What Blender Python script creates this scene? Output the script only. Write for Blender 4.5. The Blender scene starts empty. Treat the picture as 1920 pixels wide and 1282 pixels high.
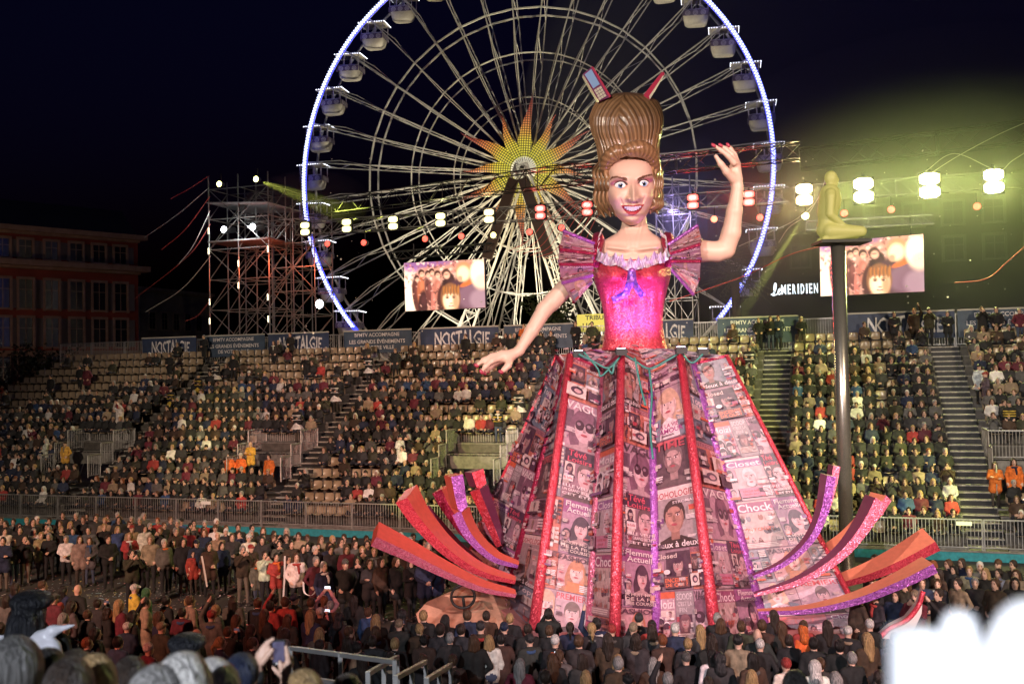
import bpy, math, random
import numpy as np
from mathutils import Vector, Matrix, Euler
random.seed(7); np.random.seed(7)
SC = bpy.context.scene
COL = SC.collection

# ------------------------------------------------------------------ camera
F = 1850.0; CAMH = 7.0; PIT = math.atan(49 / 1850.0); ROLL = 0.0205
_r0 = np.array([1, 0, 0.]); _f0 = np.array([0, math.cos(PIT), math.sin(PIT)]); _u0 = np.array([0, -math.sin(PIT), math.cos(PIT)])
RT = _r0 * math.cos(ROLL) - _u0 * math.sin(ROLL); UP = _u0 * math.cos(ROLL) + _r0 * math.sin(ROLL)
CAM = np.array([0, 0, CAMH])
cd = bpy.data.cameras.new('camera'); cam = bpy.data.objects.new('camera', cd); COL.objects.link(cam)
cd.sensor_width = 36; cd.lens = F / 1920 * 36; cd.clip_end = 3000; cd.clip_start = .05
cd.dof.use_dof = True; cd.dof.focus_distance = 28; cd.dof.aperture_fstop = 1.9
M = Matrix.Identity(4)
for i in range(3):
    M[i][0] = RT[i]; M[i][1] = UP[i]; M[i][2] = -_f0[i]; M[i][3] = CAM[i]
cam.matrix_world = M
SC.camera = cam

# ------------------------------------------------------------------ world and view
w = bpy.data.worlds.new('World'); SC.world = w; w.use_nodes = True
nt = w.node_tree; bg = nt.nodes['Background']
sk = nt.nodes.new('ShaderNodeTexSky'); sk.sky_type = 'NISHITA'; sk.sun_disc = False
sk.ozone_density = 5; sk.sun_elevation = math.radians(-3); sk.sun_rotation = math.radians(200)
nt.links.new(sk.outputs[0], bg.inputs[0]); bg.inputs[1].default_value = 0.15
SC.view_settings.view_transform = 'Standard'; SC.view_settings.look = 'None'
SC.view_settings.exposure = 0; SC.view_settings.gamma = 1
SC.render.engine = 'CYCLES'
SC.cycles.use_denoising = True; SC.cycles.max_bounces = 5; SC.cycles.volume_bounces = 0
SC.cycles.diffuse_bounces = 2; SC.cycles.glossy_bounces = 2; SC.cycles.transparent_max_bounces = 8
SC.cycles.sample_clamp_indirect = 3; SC.cycles.caustics_reflective = False; SC.cycles.caustics_refractive = False
SC.cycles.volume_step_rate = 4

# ------------------------------------------------------------------ pixel -> place
def ray(px, py): return _f0 + RT * ((px - 960) / F) + UP * ((641 - py) / F)
def atY(px, py, Y):
    d = ray(px, py); return CAM + d * (Y / d[1])
def atZ(px, py, z=0.):
    d = ray(px, py); return CAM + d * ((z - CAMH) / d[2])
def onplane(px, py, p0, n):
    d = ray(px, py); n = np.asarray(n, float); return CAM + d * (((np.asarray(p0) - CAM) @ n) / (d @ n))
def proj(P):
    P = np.asarray(P, float) - CAM; z = P @ _f0
    return 960 + F * (P @ RT) / z, 641 - F * (P @ UP) / z

# ------------------------------------------------------------------ lamps of the show (stands opposite, masts behind the camera)
def lamp(name, kind, loc, power, color, target=None, angle=30, blend=.4, size=.15):
    l = bpy.data.lights.new(name, kind); o = bpy.data.objects.new(name, l); COL.objects.link(o)
    o.location = loc; l.energy = power; l.color = color
    if kind == 'SPOT':
        l.spot_size = math.radians(angle); l.spot_blend = blend; l.shadow_soft_size = size
    elif kind == 'POINT': l.shadow_soft_size = size
    if target is not None:
        o.rotation_euler = (Vector(target) - Vector(loc)).to_track_quat('-Z', 'Y').to_euler()
    return o
sn = lamp('moon', 'SUN', (0, 0, 60), .018, (.75, .82, 1)); sn.data.angle = .1
sn.rotation_euler = Vector((.35, .8, -.5)).to_track_quat('-Z', 'Y').to_euler()
WARM = (1, .86, .74); PINK = (1, .66, .62); RED = (1, .22, .13); YEL = (.95, 1, .25); CREAM = (1, .9, .68)
# front profile spots on the float
lamp('profile_spot', 'SPOT', (-13, -9, 17), 50000, WARM, (3.6, 26, 8.6), 28, .35)
lamp('profile_spot', 'SPOT', (15, -9, 17), 56000, PINK, (3.9, 25, 5.2), 27, .35)
# washes on the stand and the square
lamp('wash_light', 'SPOT', (-24, -6, 19), 54000, (1, .78, .58), (-10, 47, 3.5), 44, .8, .5)
lamp('wash_light', 'SPOT', (26, -4, 19), 44000, (1, .8, .55), (12, 42, 4.0), 44, .8, .5)
lamp('wash_light', 'SPOT', (-20, 2, 14), 19000, RED, (-9, 33, 0), 46, .7, .5)
lamp('wash_light', 'SPOT', (18, 0, 15), 3000, (1, .45, .3), (6, 22, 0), 50, .7, .5)
# yellow moving heads on the stand
lamp('moving_head', 'SPOT', (34, 8, 15), 105000, (.92, 1, .26), (13.2, 37.5, 2.9), 11, .35)
lamp('moving_head', 'SPOT', (20, 4, 17), 60000, (.9, 1, .25), (12.5, 46, 6.5), 11, .5)
lamp('moving_head', 'SPOT', (-26, 6, 15), 60000, (.95, 1, .25), (-2.2, 43.5, 3.2), 9, .4)
lamp('moving_head', 'SPOT', (-10, 2, 15), 36000, (.95, 1, .3), (-15.0, 50, 5.0), 5, .4)
lamp('moving_head', 'SPOT', (10, 0, 16), 36000, (.95, 1, .3), (-14.5, 47, 2.6), 5, .4)
lamp("moving_head", "SPOT", (4, 60, 15), 9000, (.95, 1, .2), (-5, 42, 2.5), 22, .5)
lamp("follow_spot_light", "SPOT", (-5, -9, 11), 14000, (.86, .9, 1), (.2, 3, 5.2), 50, .6, .1)
# floodlights at the foot of the big wheel
lamp('wheel_flood', 'SPOT', (-7, 70, 1.5), 25000, CREAM, (1.5, 78, 26), 80, .8)
lamp('wheel_flood', 'SPOT', (10, 68, 1.5), 25000, CREAM, (1.5, 78, 26), 80, .8)
lamp('wheel_flood', 'SPOT', (1.5, 66, 1.5), 16000, (1, .82, .42), (1.5, 78, 22), 34, .8)
lamp('facade_fill', 'SPOT', (-60, 62, 9), 5000, (1, .5, .3), (-44, 100, 14), 80, .8, .3)  # unseen fill lamp, added to lift the red facade
# ------------------------------------------------------------------ geometry helpers (V: (n,3) array, Fc: list of index tuples)
def V3(*a): return np.array(a, float)
def nrm(v):
    v = np.asarray(v, float); return v / (np.linalg.norm(v) + 1e-12)
class Geo:
    def __init__(s): s.v = []; s.f = []; s.m = []; s.c = []; s.n = 0
    def add(s, V, Fc, mat=0, col=None):
        V = np.asarray(V, float).reshape(-1, 3); b = s.n
        s.v.append(V); s.n += len(V)
        s.f.extend([tuple(i + b for i in f) for f in Fc]); s.m.extend([mat] * len(Fc)); s.c.extend([col] * len(Fc))
        return s
    def box(s, c, size, mat=0, R=None, col=None):
        h = np.asarray(size, float) / 2
        V = np.array([[x, y, z] for z in (-1, 1) for y in (-1, 1) for x in (-1, 1)]) * h
        if R is not None: V = V @ np.asarray(R).T
        return s.add(V + np.asarray(c, float), BOXF, mat, col)
    def beam(s, a, b, w, h=None, mat=0, up=(0, 0, 1), col=None):
        a = np.asarray(a, float); b = np.asarray(b, float); h = h or w; d = nrm(b - a)
        x = np.cross(d, up)
        if np.linalg.norm(x) < 1e-4: x = np.cross(d, (1, 0, 0))
        x = nrm(x); y = np.cross(x, d)
        V = [p + x * w / 2 * i + y * h / 2 * j for p in (a, b) for j in (-1, 1) for i in (-1, 1)]
        return s.add(V, BOXF, mat, col)
    def tube(s, path, rad, n=6, mat=0, col=None, cap=True):
        P = np.asarray(path, float); m = len(P); r = np.broadcast_to(np.asarray(rad, float), (m,))
        T = np.gradient(P, axis=0); T /= np.linalg.norm(T, axis=1)[:, None] + 1e-12
        u = np.cross(T[0], (0.123, .31, .94)); u = nrm(u); rings = []
        for i in range(m):
            u = nrm(u - T[i] * (u @ T[i])); v = np.cross(T[i], u)
            a = np.arange(n) * 2 * math.pi / n
            rings.append(P[i] + r[i] * (np.cos(a)[:, None] * u + np.sin(a)[:, None] * v))
        Fc = [(i * n + j, i * n + (j + 1) % n, (i + 1) * n + (j + 1) % n, (i + 1) * n + j) for i in range(m - 1) for j in range(n)]
        if cap: Fc += [tuple(range(n))[::-1], tuple((m - 1) * n + j for j in range(n))]
        return s.add(np.concatenate(rings), Fc, mat, col)
    def sphere(s, c, r, n=10, m=7, mat=0, col=None):
        r = np.broadcast_to(np.asarray(r, float), (3,)); V = []
        for i in range(m + 1):
            t = math.pi * i / m
            for j in range(n):
                a = 2 * math.pi * j / n; V.append((math.sin(t) * math.cos(a), math.sin(t) * math.sin(a), math.cos(t)))
        Fc = [(i * n + j, (i + 1) * n + j, (i + 1) * n + (j + 1) % n, i * n + (j + 1) % n) for i in range(m) for j in range(n)]
        return s.add(np.array(V) * r + np.asarray(c, float), Fc, mat, col)
    def grid(s, V, nu, nv, mat=0, wrap=False, col=None):
        Fc = [(i * nu + j, i * nu + (j + 1) % nu, (i + 1) * nu + (j + 1) % nu, (i + 1) * nu + j) for i in range(nv - 1) for j in range(nu if wrap else nu - 1)]
        return s.add(V, Fc, mat, col)
    def prism(s, P, d, mat=0, col=None):
        P = np.asarray(P, float); n = len(P); d = np.asarray(d, float)
        Fc = [tuple(range(n)), tuple(range(2 * n - 1, n - 1, -1))] + [(i, i + n, (i + 1) % n + n, (i + 1) % n) for i in range(n)]
        return s.add(np.concatenate([P, P + d]), Fc, mat, col)
    def V(s): return np.concatenate(s.v) if s.v else np.zeros((0, 3))
BOXF = [(0, 2, 3, 1), (4, 5, 7, 6), (0, 1, 5, 4), (2, 6, 7, 3), (0, 4, 6, 2), (1, 3, 7, 5)]

def mkmesh(name, g, mats, smooth=False):
    me = bpy.data.meshes.new(name); me.from_pydata(g.V().tolist(), [], g.f)
    for m in mats: me.materials.append(m)
    if len(mats) > 1: me.polygons.foreach_set('material_index', np.array(g.m, np.int32))
    if any(c is not None for c in g.c):
        ca = me.color_attributes.new('Col', 'FLOAT_COLOR', 'CORNER')
        cnt = np.empty(len(me.polygons), np.int32); me.polygons.foreach_get('loop_total', cnt)
        cc = np.array([(tuple(c) + (1,))[:4] if c is not None else (.5, .5, .5, 1) for c in g.c], np.float32)
        ca.data.foreach_set('color', np.repeat(cc, cnt, axis=0).ravel())
    if smooth: me.shade_smooth()
    me.update(); return me
def link(name, me, parent=None, loc=None, rot=None, scale=None):
    o = bpy.data.objects.new(name, me); COL.objects.link(o)
    if parent is not None:
        o.parent = parent
        if parent.type == 'EMPTY' and parent.get('_w'):
            o.matrix_parent_inverse = Matrix.Translation(-Vector(parent.location))
    if loc is not None: o.location = loc
    if rot is not None: o.rotation_euler = rot
    if scale is not None: o.scale = (scale,) * 3 if np.isscalar(scale) else scale
    return o
def obj(name, g, mats, parent=None, smooth=False, kind=None, **k):
    if not isinstance(mats, (list, tuple)): mats = [mats]
    o = link(name, mkmesh(name, g, mats, smooth), parent, **k)
    if kind: o['kind'] = kind
    return o
def tag(o, label, cat, group=None):
    o['label'] = label; o['category'] = cat
    if group: o['group'] = group
    return o
def thing(name, label, cat, loc=(0, 0, 0), rotz=0, group=None, world=False):
    o = bpy.data.objects.new(name, None); COL.objects.link(o); o.location = loc; o.rotation_euler = (0, 0, rotz)
    o.empty_display_size = .2
    if world: o['_w'] = 1
    return tag(o, label, cat, group)
def dup(o, parent=None):
    c = o.copy(); COL.objects.link(c)
    if parent is not None: c.parent = parent
    for ch in list(o.children): dup(ch, c)
    return c

# ------------------------------------------------------------------ materials
def mat(name, col=(.5, .5, .5), rough=.6, metal=0., emit=None, es=0., spec=None, src=None, noise=0, nscale=8., bump=0., coat=0.):
    m = bpy.data.materials.new(name); m.use_nodes = True; n = m.node_tree.nodes; L = m.node_tree.links; b = n['Principled BSDF']
    b.inputs['Base Color'].default_value = (*col, 1); b.inputs['Roughness'].default_value = rough; b.inputs['Metallic'].default_value = metal
    if spec is not None: b.inputs['Specular IOR Level'].default_value = spec
    if coat: b.inputs['Coat Weight'].default_value = coat
    out = None
    if src == 'col':
        a = n.new('ShaderNodeVertexColor'); a.layer_name = 'Col'; out = a.outputs[0]
    elif src == 'obj':
        a = n.new('ShaderNodeObjectInfo'); out = a.outputs['Color']
    if noise or bump:
        t = n.new('ShaderNodeTexNoise'); t.inputs['Scale'].default_value = nscale; t.inputs['Detail'].default_value = 5
        tc = n.new('ShaderNodeTexCoord'); L.new(tc.outputs['Object'], t.inputs['Vector'])
        if noise:
            mx = n.new('ShaderNodeMixRGB'); mx.blend_type = 'MULTIPLY'; mx.inputs[0].default_value = 1
            r = n.new('ShaderNodeMapRange'); r.inputs[1].default_value = .3; r.inputs[2].default_value = .7; r.inputs[3].default_value = 1 - noise; r.inputs[4].default_value = 1 + noise * .4
            L.new(t.outputs[0], r.inputs[0]); L.new(r.outputs[0], mx.inputs[2])
            if out is not None: L.new(out, mx.inputs[1])
            else: mx.inputs[1].default_value = (*col, 1)
            out = mx.outputs[0]
        if bump:
            bp = n.new('ShaderNodeBump'); bp.inputs['Strength'].default_value = bump; bp.inputs['Distance'].default_value = .05
            L.new(t.outputs[0], bp.inputs['Height']); L.new(bp.outputs[0], b.inputs['Normal'])
    if out is not None: L.new(out, b.inputs['Base Color'])
    if emit is not None:
        b.inputs['Emission Color'].default_value = (*emit, 1); b.inputs['Emission Strength'].default_value = es
        if src == 'col' and emit == 'col': pass
    return m
def mat_emit_col(name, es):
    m = bpy.data.materials.new(name); m.use_nodes = True; n = m.node_tree.nodes; L = m.node_tree.links; b = n['Principled BSDF']
    a = n.new('ShaderNodeVertexColor'); a.layer_name = 'Col'
    b.inputs['Base Color'].default_value = (.02, .02, .02, 1)
    L.new(a.outputs[0], b.inputs['Emission Color']); b.inputs['Emission Strength'].default_value = es
    return m
def glitter(name, col, scale=55., col2=None):
    m = bpy.data.materials.new(name); m.use_nodes = True; n = m.node_tree.nodes; L = m.node_tree.links; b = n['Principled BSDF']
    tc = n.new('ShaderNodeTexCoord'); v = n.new('ShaderNodeTexVoronoi'); v.inputs['Scale'].default_value = scale
    L.new(tc.outputs['Object'], v.inputs['Vector'])
    sub = n.new('ShaderNodeVectorMath'); sub.operation = 'SUBTRACT'; sub.inputs[1].default_value = (.5, .5, .5); L.new(v.outputs['Color'], sub.inputs[0])
    sc = n.new('ShaderNodeVectorMath'); sc.operation = 'SCALE'; sc.inputs['Scale'].default_value = .75; L.new(sub.outputs[0], sc.inputs[0])
    g = n.new('ShaderNodeNewGeometry'); ad = n.new('ShaderNodeVectorMath'); ad.operation = 'ADD'; L.new(g.outputs['Normal'], ad.inputs[0]); L.new(sc.outputs[0], ad.inputs[1])
    no = n.new('ShaderNodeVectorMath'); no.operation = 'NORMALIZE'; L.new(ad.outputs[0], no.inputs[0]); L.new(no.outputs[0], b.inputs['Normal'])
    mx = n.new('ShaderNodeMixRGB'); mx.inputs[1].default_value = (*col, 1); mx.inputs[2].default_value = (*(col2 or col), 1)
    sx = n.new('ShaderNodeSeparateColor'); L.new(v.outputs['Color'], sx.inputs[0]); L.new(sx.outputs[0], mx.inputs[0]); L.new(mx.outputs[0], b.inputs['Base Color'])
    b.inputs['Metallic'].default_value = .5; b.inputs['Roughness'].default_value = .38
    return m
M_ = {}
M_['steel'] = mat('galvanised_steel', (.42, .41, .4), .45, .7, noise=.3, nscale=3)
M_['dsteel'] = mat('dark_steel', (.03, .03, .032), .5, .5)
M_['black'] = mat('black_paint', (.015, .015, .016), .5)
M_['alu'] = mat('aluminium', (.5, .5, .48), .35, .8)
M_['wheel'] = mat('white_wheel_paint', (.72, .69, .62), .45, noise=.15, nscale=2)
M_['skin'] = mat('skin', (.56, .35, .26), .5)
M_['top'] = mat('jacket_cloth', rough=.85, src='obj', noise=.45, nscale=9, bump=.5)
M_['hair'] = mat('hair', rough=.45, src='obj', noise=.7, nscale=60, bump=.9)
def _stretch(m, v):
    n = m.node_tree.nodes; L = m.node_tree.links; t = next(x for x in n if x.type == 'TEX_NOISE'); tc = next(x for x in n if x.type == 'TEX_COORD'); mp = n.new('ShaderNodeMapping'); mp.inputs['Scale'].default_value = v
    L.new(tc.outputs['Object'], mp.inputs['Vector']); L.new(mp.outputs[0], t.inputs['Vector'])
_stretch(M_['hair'], (1, 1, .12))
M_['shoe'] = mat('shoe_leather', (.03, .028, .027), .5)
M_['col'] = mat('coloured', rough=.7, src='col')
def mat_trouser():
    m = mat('trouser_cloth', (.04, .045, .06), .85); n = m.node_tree.nodes; L = m.node_tree.links
    oi = n.new('ShaderNodeObjectInfo'); r = n.new('ShaderNodeValToRGB'); e = r.color_ramp.elements; r.color_ramp.interpolation = 'CONSTANT'
    for p, c in ((0, (.012, .012, .014)), (.35, (.03, .04, .075)), (.6, (.05, .065, .11)), (.75, (.045, .035, .028)), (.88, (.12, .1, .08))):
        x = e[0] if p == 0 else e.new(p); x.position = p; x.color = (*c, 1)
    while len(e) > 5: e.remove(e[1])
    L.new(oi.outputs['Random'], r.inputs[0]); L.new(r.outputs[0], n['Principled BSDF'].inputs['Base Color'])
    return m
M_['trouser'] = mat_trouser()

# ------------------------------------------------------------------ signed distance -> mesh (smooth union, surface nets)
def _seg(P, a, b, ra, rb):
    a = np.asarray(a, np.float32); b = np.asarray(b, np.float32); ab = b - a
    t = np.clip(((P - a) @ ab) / (ab @ ab + 1e-9), 0, 1)
    return np.linalg.norm(P - a - t[:, None] * ab, axis=1) - (ra + (rb - ra) * t)
def _ell(P, c, r, R=None):
    q = P - np.asarray(c, np.float32)
    if R is not None: q = q @ np.asarray(R, np.float32)
    r = np.asarray(r, np.float32); k0 = np.linalg.norm(q / r, axis=1); k1 = np.linalg.norm(q / (r * r), axis=1)
    return k0 * (k0 - 1) / (k1 + 1e-9)
def prim_d(P, p):
    if p[0] == 'c': return _seg(P, *p[1:5])
    if p[0] == 'e': return _ell(P, p[1], p[2], p[3] if len(p) > 3 and p[3] is not None else None)
def smin(a, b, k):
    h = np.clip(.5 + .5 * (b - a) / k, 0, 1); return b + (a - b) * h - k * h * (1 - h)
def sdf_geo(prims, voxel, k=.03, subs=(), tags=None, relax=0):
    lo = np.full(3, 1e9); hi = -lo
    for p in prims:
        if p[0] == 'c':
            for q, r in ((p[1], p[3]), (p[2], p[4])):
                lo = np.minimum(lo, np.asarray(q) - r); hi = np.maximum(hi, np.asarray(q) + r)
        else: lo = np.minimum(lo, np.asarray(p[1]) - np.max(p[2])); hi = np.maximum(hi, np.asarray(p[1]) + np.max(p[2]))
    lo -= voxel * 2.5; hi += voxel * 2.5
    n = np.ceil((hi - lo) / voxel).astype(int) + 1
    gx, gy, gz = [lo[i] + voxel * np.arange(n[i]) for i in range(3)]
    P = np.stack(np.meshgrid(gx, gy, gz, indexing='ij'), -1).reshape(-1, 3).astype(np.float32)
    d = None
    for p in prims:
        q = prim_d(P, p); d = q if d is None else smin(d, q, k)
    for p in subs: d = np.maximum(d, -prim_d(P, p))
    D = d.reshape(n); S = D < 0
    acc = np.zeros((*(n - 1), 3), np.float32); cnt = np.zeros(n - 1, np.float32)
    corners = [(i, j, l) for i in (0, 1) for j in (0, 1) for l in (0, 1)]
    def sl(A, c): return A[c[0]:c[0] + n[0] - 1, c[1]:c[1] + n[1] - 1, c[2]:c[2] + n[2] - 1]
    for ax in range(3):
        for c in corners:
            if c[ax]: continue
            c2 = list(c); c2[ax] = 1
            a = sl(D, c); b = sl(D, c2); x = (a < 0) != (b < 0)
            t = np.where(x, a / np.where(a == b, 1, a - b), 0)
            for q in range(3): acc[..., q] += np.where(x, (t if q == ax else c[q]), 0)
            cnt += x
    act = cnt > 0; idx = np.full(n - 1, -1, int); idx[act] = np.arange(act.sum())
    cell = np.argwhere(act); V = (cell + acc[act] / cnt[act][:, None]) * voxel + lo
    quads = []
    for ax in range(3):
        o1, o2 = [(1, 2), (2, 0), (0, 1)][ax]
        A = S; sa = [slice(1, n[i] - 1) for i in range(3)]; sb = list(sa)
        sa[ax] = slice(0, n[ax] - 1); sb[ax] = slice(1, n[ax])
        a = A[tuple(sa)]; b = A[tuple(sb)]
        E = np.argwhere(a != b); 
        if not len(E): continue
        off = np.ones(3, int); off[ax] = 0; E = E + off
        flip = A[tuple(E.T)]
        e1 = np.zeros(3, int); e1[o1] = 1; e2 = np.zeros(3, int); e2[o2] = 1
        q = np.stack([idx[tuple((E - e1 - e2).T)], idx[tuple((E - e2).T)], idx[tuple(E.T)], idx[tuple((E - e1).T)]], 1)
        q = np.where(flip[:, None], q, q[:, ::-1]); quads.append(q)
    Q = np.concatenate(quads)
    for _ in range(relax):
        s = np.zeros_like(V); c = np.zeros(len(V))
        for i in range(4):
            np.add.at(s, Q[:, i], V[Q[:, (i + 1) % 4]]); np.add.at(c, Q[:, i], 1)
            np.add.at(s, Q[:, i], V[Q[:, (i + 3) % 4]]); np.add.at(c, Q[:, i], 1)
        V = V * .5 + .5 * s / c[:, None]
    m = np.zeros(len(Q), int)
    if tags is not None:
        Cc = V[Q].mean(1).astype(np.float32); best = None
        for p, t in zip(prims, tags):
            q = prim_d(Cc, p)
            if best is None: best = q.copy(); m[:] = t
            else:
                u = q < best; m[u] = t; best = np.where(u, q, best)
    return V, Q, m
def geo_from(V, Q, m=None):
    g = Geo(); g.v = [V]; g.n = len(V); g.f = [tuple(int(x) for x in q) for q in Q]
    g.m = [int(x) for x in m] if m is not None else [0] * len(Q); g.c = [None] * len(Q); return g
def catmull(P, n=8):
    P = np.asarray(P, float); P = np.vstack([2 * P[0] - P[1], P, 2 * P[-1] - P[-2]]); out = []
    for i in range(1, len(P) - 2):
        p0, p1, p2, p3 = P[i - 1:i + 3]
        for t in np.linspace(0, 1, n, endpoint=False):
            out.append(.5 * ((2 * p1) + (-p0 + p2) * t + (2 * p0 - 5 * p1 + 4 * p2 - p3) * t * t + (-p0 + 3 * p1 - 3 * p2 + p3) * t ** 3))
    out.append(P[-2]); return np.array(out)
# ------------------------------------------------------------------ lettering (built-in font -> triangles, unit box)
_txt = {}
def text2d(s):
    if s not in _txt:
        c = bpy.data.curves.new('t', 'FONT'); c.body = s; c.offset = .016; c.resolution_u = 2; c.fill_mode = 'FRONT'
        o = bpy.data.objects.new('t', c); COL.objects.link(o)
        me = o.to_mesh(); v = np.array([tuple(x.co) for x in me.vertices]); f = [tuple(p.vertices) for p in me.polygons]
        o.to_mesh_clear(); bpy.data.objects.remove(o); bpy.data.curves.remove(c)
        mn = v.min(0); mx = v.max(0); v = (v - mn) / np.maximum(mx - mn, 1e-6); _txt[s] = (v[:, :2], f)
    return _txt[s]
# ================================================================== THE PLACE
TH = math.atan(1850 / 5605.0); E1 = V3(math.cos(TH), -math.sin(TH), 0); E2 = V3(math.sin(TH), math.cos(TH), 0); SO = V3(0, 39, 0); EZ = V3(0, 0, 1)
def S(s, d, z=0.): return SO + E1 * s + E2 * d + EZ * z
RS = np.stack([E1, E2, EZ], 1)                       # stand frame as rotation
ROTS = math.atan2(E1[1], E1[0])
NROW = 17; RD = .765; RH = .447
def row_d(k): return .9 + RD * k
def row_z(k): return .45 + RH * k
VOM = [-26.1, -15.2, -4.8, 5.9, 17.6]               # tunnels through the lower rows
VW = 2.9; AW = 1.25
def sleft(k): return -36.5 + max(0, k - 10) * .4
SRIGHT = 25.0

# ground
def mat_ground():
    m = mat('asphalt_with_litter', (.05, .048, .046), .85); n = m.node_tree.nodes; L = m.node_tree.links; b = n['Principled BSDF']
    tc = n.new('ShaderNodeTexCoord'); a = n.new('ShaderNodeTexNoise'); a.inputs['Scale'].default_value = .6; a.inputs['Detail'].default_value = 8
    v = n.new('ShaderNodeTexVoronoi'); v.inputs['Scale'].default_value = 9; L.new(tc.outputs['Object'], v.inputs['Vector']); L.new(tc.outputs['Object'], a.inputs['Vector'])
    r = n.new('ShaderNodeValToRGB'); r.color_ramp.elements[0].position = .3; r.color_ramp.elements[0].color = (.03, .028, .027, 1); r.color_ramp.elements[1].position = .7; r.color_ramp.elements[1].color = (.075, .07, .066, 1)
    L.new(a.outputs[0], r.inputs[0]); L.new(r.outputs[0], b.inputs['Base Color'])
    bp = n.new('ShaderNodeBump'); bp.inputs['Strength'].default_value = .3; L.new(v.outputs['Distance'], bp.inputs['Height']); L.new(bp.outputs[0], b.inputs['Normal'])
    return m
g = Geo(); g.add([(-900, -300, 0), (900, -300, 0), (900, 1500, 0), (-900, 1500, 0)], [(0, 1, 2, 3)])
o = obj('ground', g, mat_ground()); o['kind'] = 'structure'; o['label'] = 'dark asphalt square strewn with confetti'
# confetti and paper litter on the square
g = Geo(); PAL = [(.8, .78, .75), (.75, .3, .3), (.7, .6, .2), (.75, .7, .72), (.3, .5, .6)]
for i in range(9000):
    if random.random() < .6: p = V3(random.uniform(-26, 4), random.uniform(22, 36.5), 0)
    else: p = V3(random.uniform(-14, 16), random.uniform(12, 33), 0)
    if (p - SO) @ E2 > -1: continue
    a = random.random() * 6.3; s = random.uniform(.008, .022); l = s * random.choice((1, 1, 1.5, 4))
    u = V3(math.cos(a), math.sin(a), random.uniform(-.2, .2)) * l; w_ = V3(-math.sin(a), math.cos(a), random.uniform(-.2, .2)) * s
    p[2] = .016 + random.random() * .01
    g.add([p - u - w_, p + u - w_, p + u + w_, p - u + w_], [(0, 1, 2, 3)], 0, random.choice(PAL))
o = obj('confetti', g, M_['col']); o['kind'] = 'stuff'; o['label'] = 'paper confetti scattered over the asphalt square'

# ------------------------------------------------------------------ grandstand
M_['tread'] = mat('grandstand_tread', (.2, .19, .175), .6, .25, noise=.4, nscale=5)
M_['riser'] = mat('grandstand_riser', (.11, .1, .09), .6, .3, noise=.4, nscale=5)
M_['step'] = mat('aisle_step_plywood', (.4, .37, .32), .45, .1, noise=.35, nscale=6)
M_['teal'] = mat('teal_sheet', (.02, .25, .3), .6, noise=.3)
st = thing('grandstand', 'long tiered steel grandstand with plastic seats facing the square', 'grandstand', S(0, 0), world=True)
def spans(k):
    """stretches of seating in row k between tunnels and aisles"""
    out = []; a = sleft(k)
    for v in VOM:
        if v > 10:                                   # the last aisle runs before its tunnel
            out.append((a, v - AW)); a = v + VW if 3 <= k < 7 else v; continue
        b = v if 3 <= k < 7 else v + VW
        if b > a: out.append((a, b))
        a = v + VW + AW
    out.append((a, SRIGHT)); return out
for k in range(NROW):
    for a, b in spans(k):
        c = (a + b) / 2; g = Geo()
        g.box(S(c, row_d(k), row_z(k) - .03), (b - a, RD + .02, .06), 0, RS)
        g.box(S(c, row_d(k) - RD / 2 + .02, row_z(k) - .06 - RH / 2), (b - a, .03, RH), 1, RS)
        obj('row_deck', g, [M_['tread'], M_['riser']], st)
for v in VOM:
    for k in range(2 * NROW):
        if k % 2 == 0 and k == 0: continue
        g = Geo(); d = row_d(k / 2) - RD / 4; z = row_z((k - 1) / 2); ac = v + VW + AW / 2 if v < 10 else v - AW / 2
        g.box(S(ac, d, z - .025), (AW - .02, RD / 2 + .06, .05), 0, RS)
        g.box(S(ac, d - RD / 4 + .03, z - .05 - RH / 4), (AW - .02, .02, RH / 2), 1, RS)
        obj('aisle_step', g, [M_['step'], M_['dsteel']], st)
# tunnels: side walls, landing behind, ceiling slab
for v in VOM:
    g = Geo()
    g.box(S(v + VW / 2, row_d(6) + .35, row_z(6) - .03), (VW, 1.1, .06), 0, RS)
    g.box(S(v + VW / 2, row_d(5) + .15, row_z(6) - .35), (VW, .05, .58), 0, RS)
    obj('tunnel_lintel', g, M_['tread'], st)
    g = Geo(); g.box(S(v + VW / 2, row_d(4.2), row_z(2.3)), (VW, 2.6, .06), 0, RS); obj('tunnel_floor', g, M_['tread'], st)
    for s_ in (v - .02, v + VW + .02):
        g = Geo(); P = [S(s_, row_d(2) + .4, row_z(2)), S(s_, row_d(6), row_z(2)), S(s_, row_d(6), row_z(6) - .1), S(s_, row_d(2) + .4, row_z(2.4))]
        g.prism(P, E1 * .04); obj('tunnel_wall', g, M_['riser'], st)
g = Geo(); g.box(S((sleft(0) + SRIGHT) / 2, .42, .17), (SRIGHT - sleft(0), .04, .3), 0, RS); obj('teal_skirt', g, M_['teal'], st)
g = Geo(); g.box(S((sleft(0) + SRIGHT) / 2, .62, .36), (SRIGHT - sleft(0), .5, .06), 0, RS); obj('front_walkway', g, M_['tread'], st)
g = Geo(); g.box(S((sleft(16) + SRIGHT) / 2, row_d(16) + .46, row_z(16) - .55), (SRIGHT - sleft(16), .03, 1.1), 0, RS); obj('back_board', g, M_['riser'], st)
# scaffolding under the top edge
g = Geo()
for s in np.arange(-36, 25, 2.5):
    g.beam(S(s, row_d(16) + .42, 0), S(s, row_d(16) + .42, row_z(16)), .06)
    g.beam(S(s, row_d(16) + .42, .3), S(s + 2.5, row_d(16) + .42, row_z(16) - .6), .05)
o = obj('back_scaffold', g, M_['steel'], st); o['kind'] = 'stuff'

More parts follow.
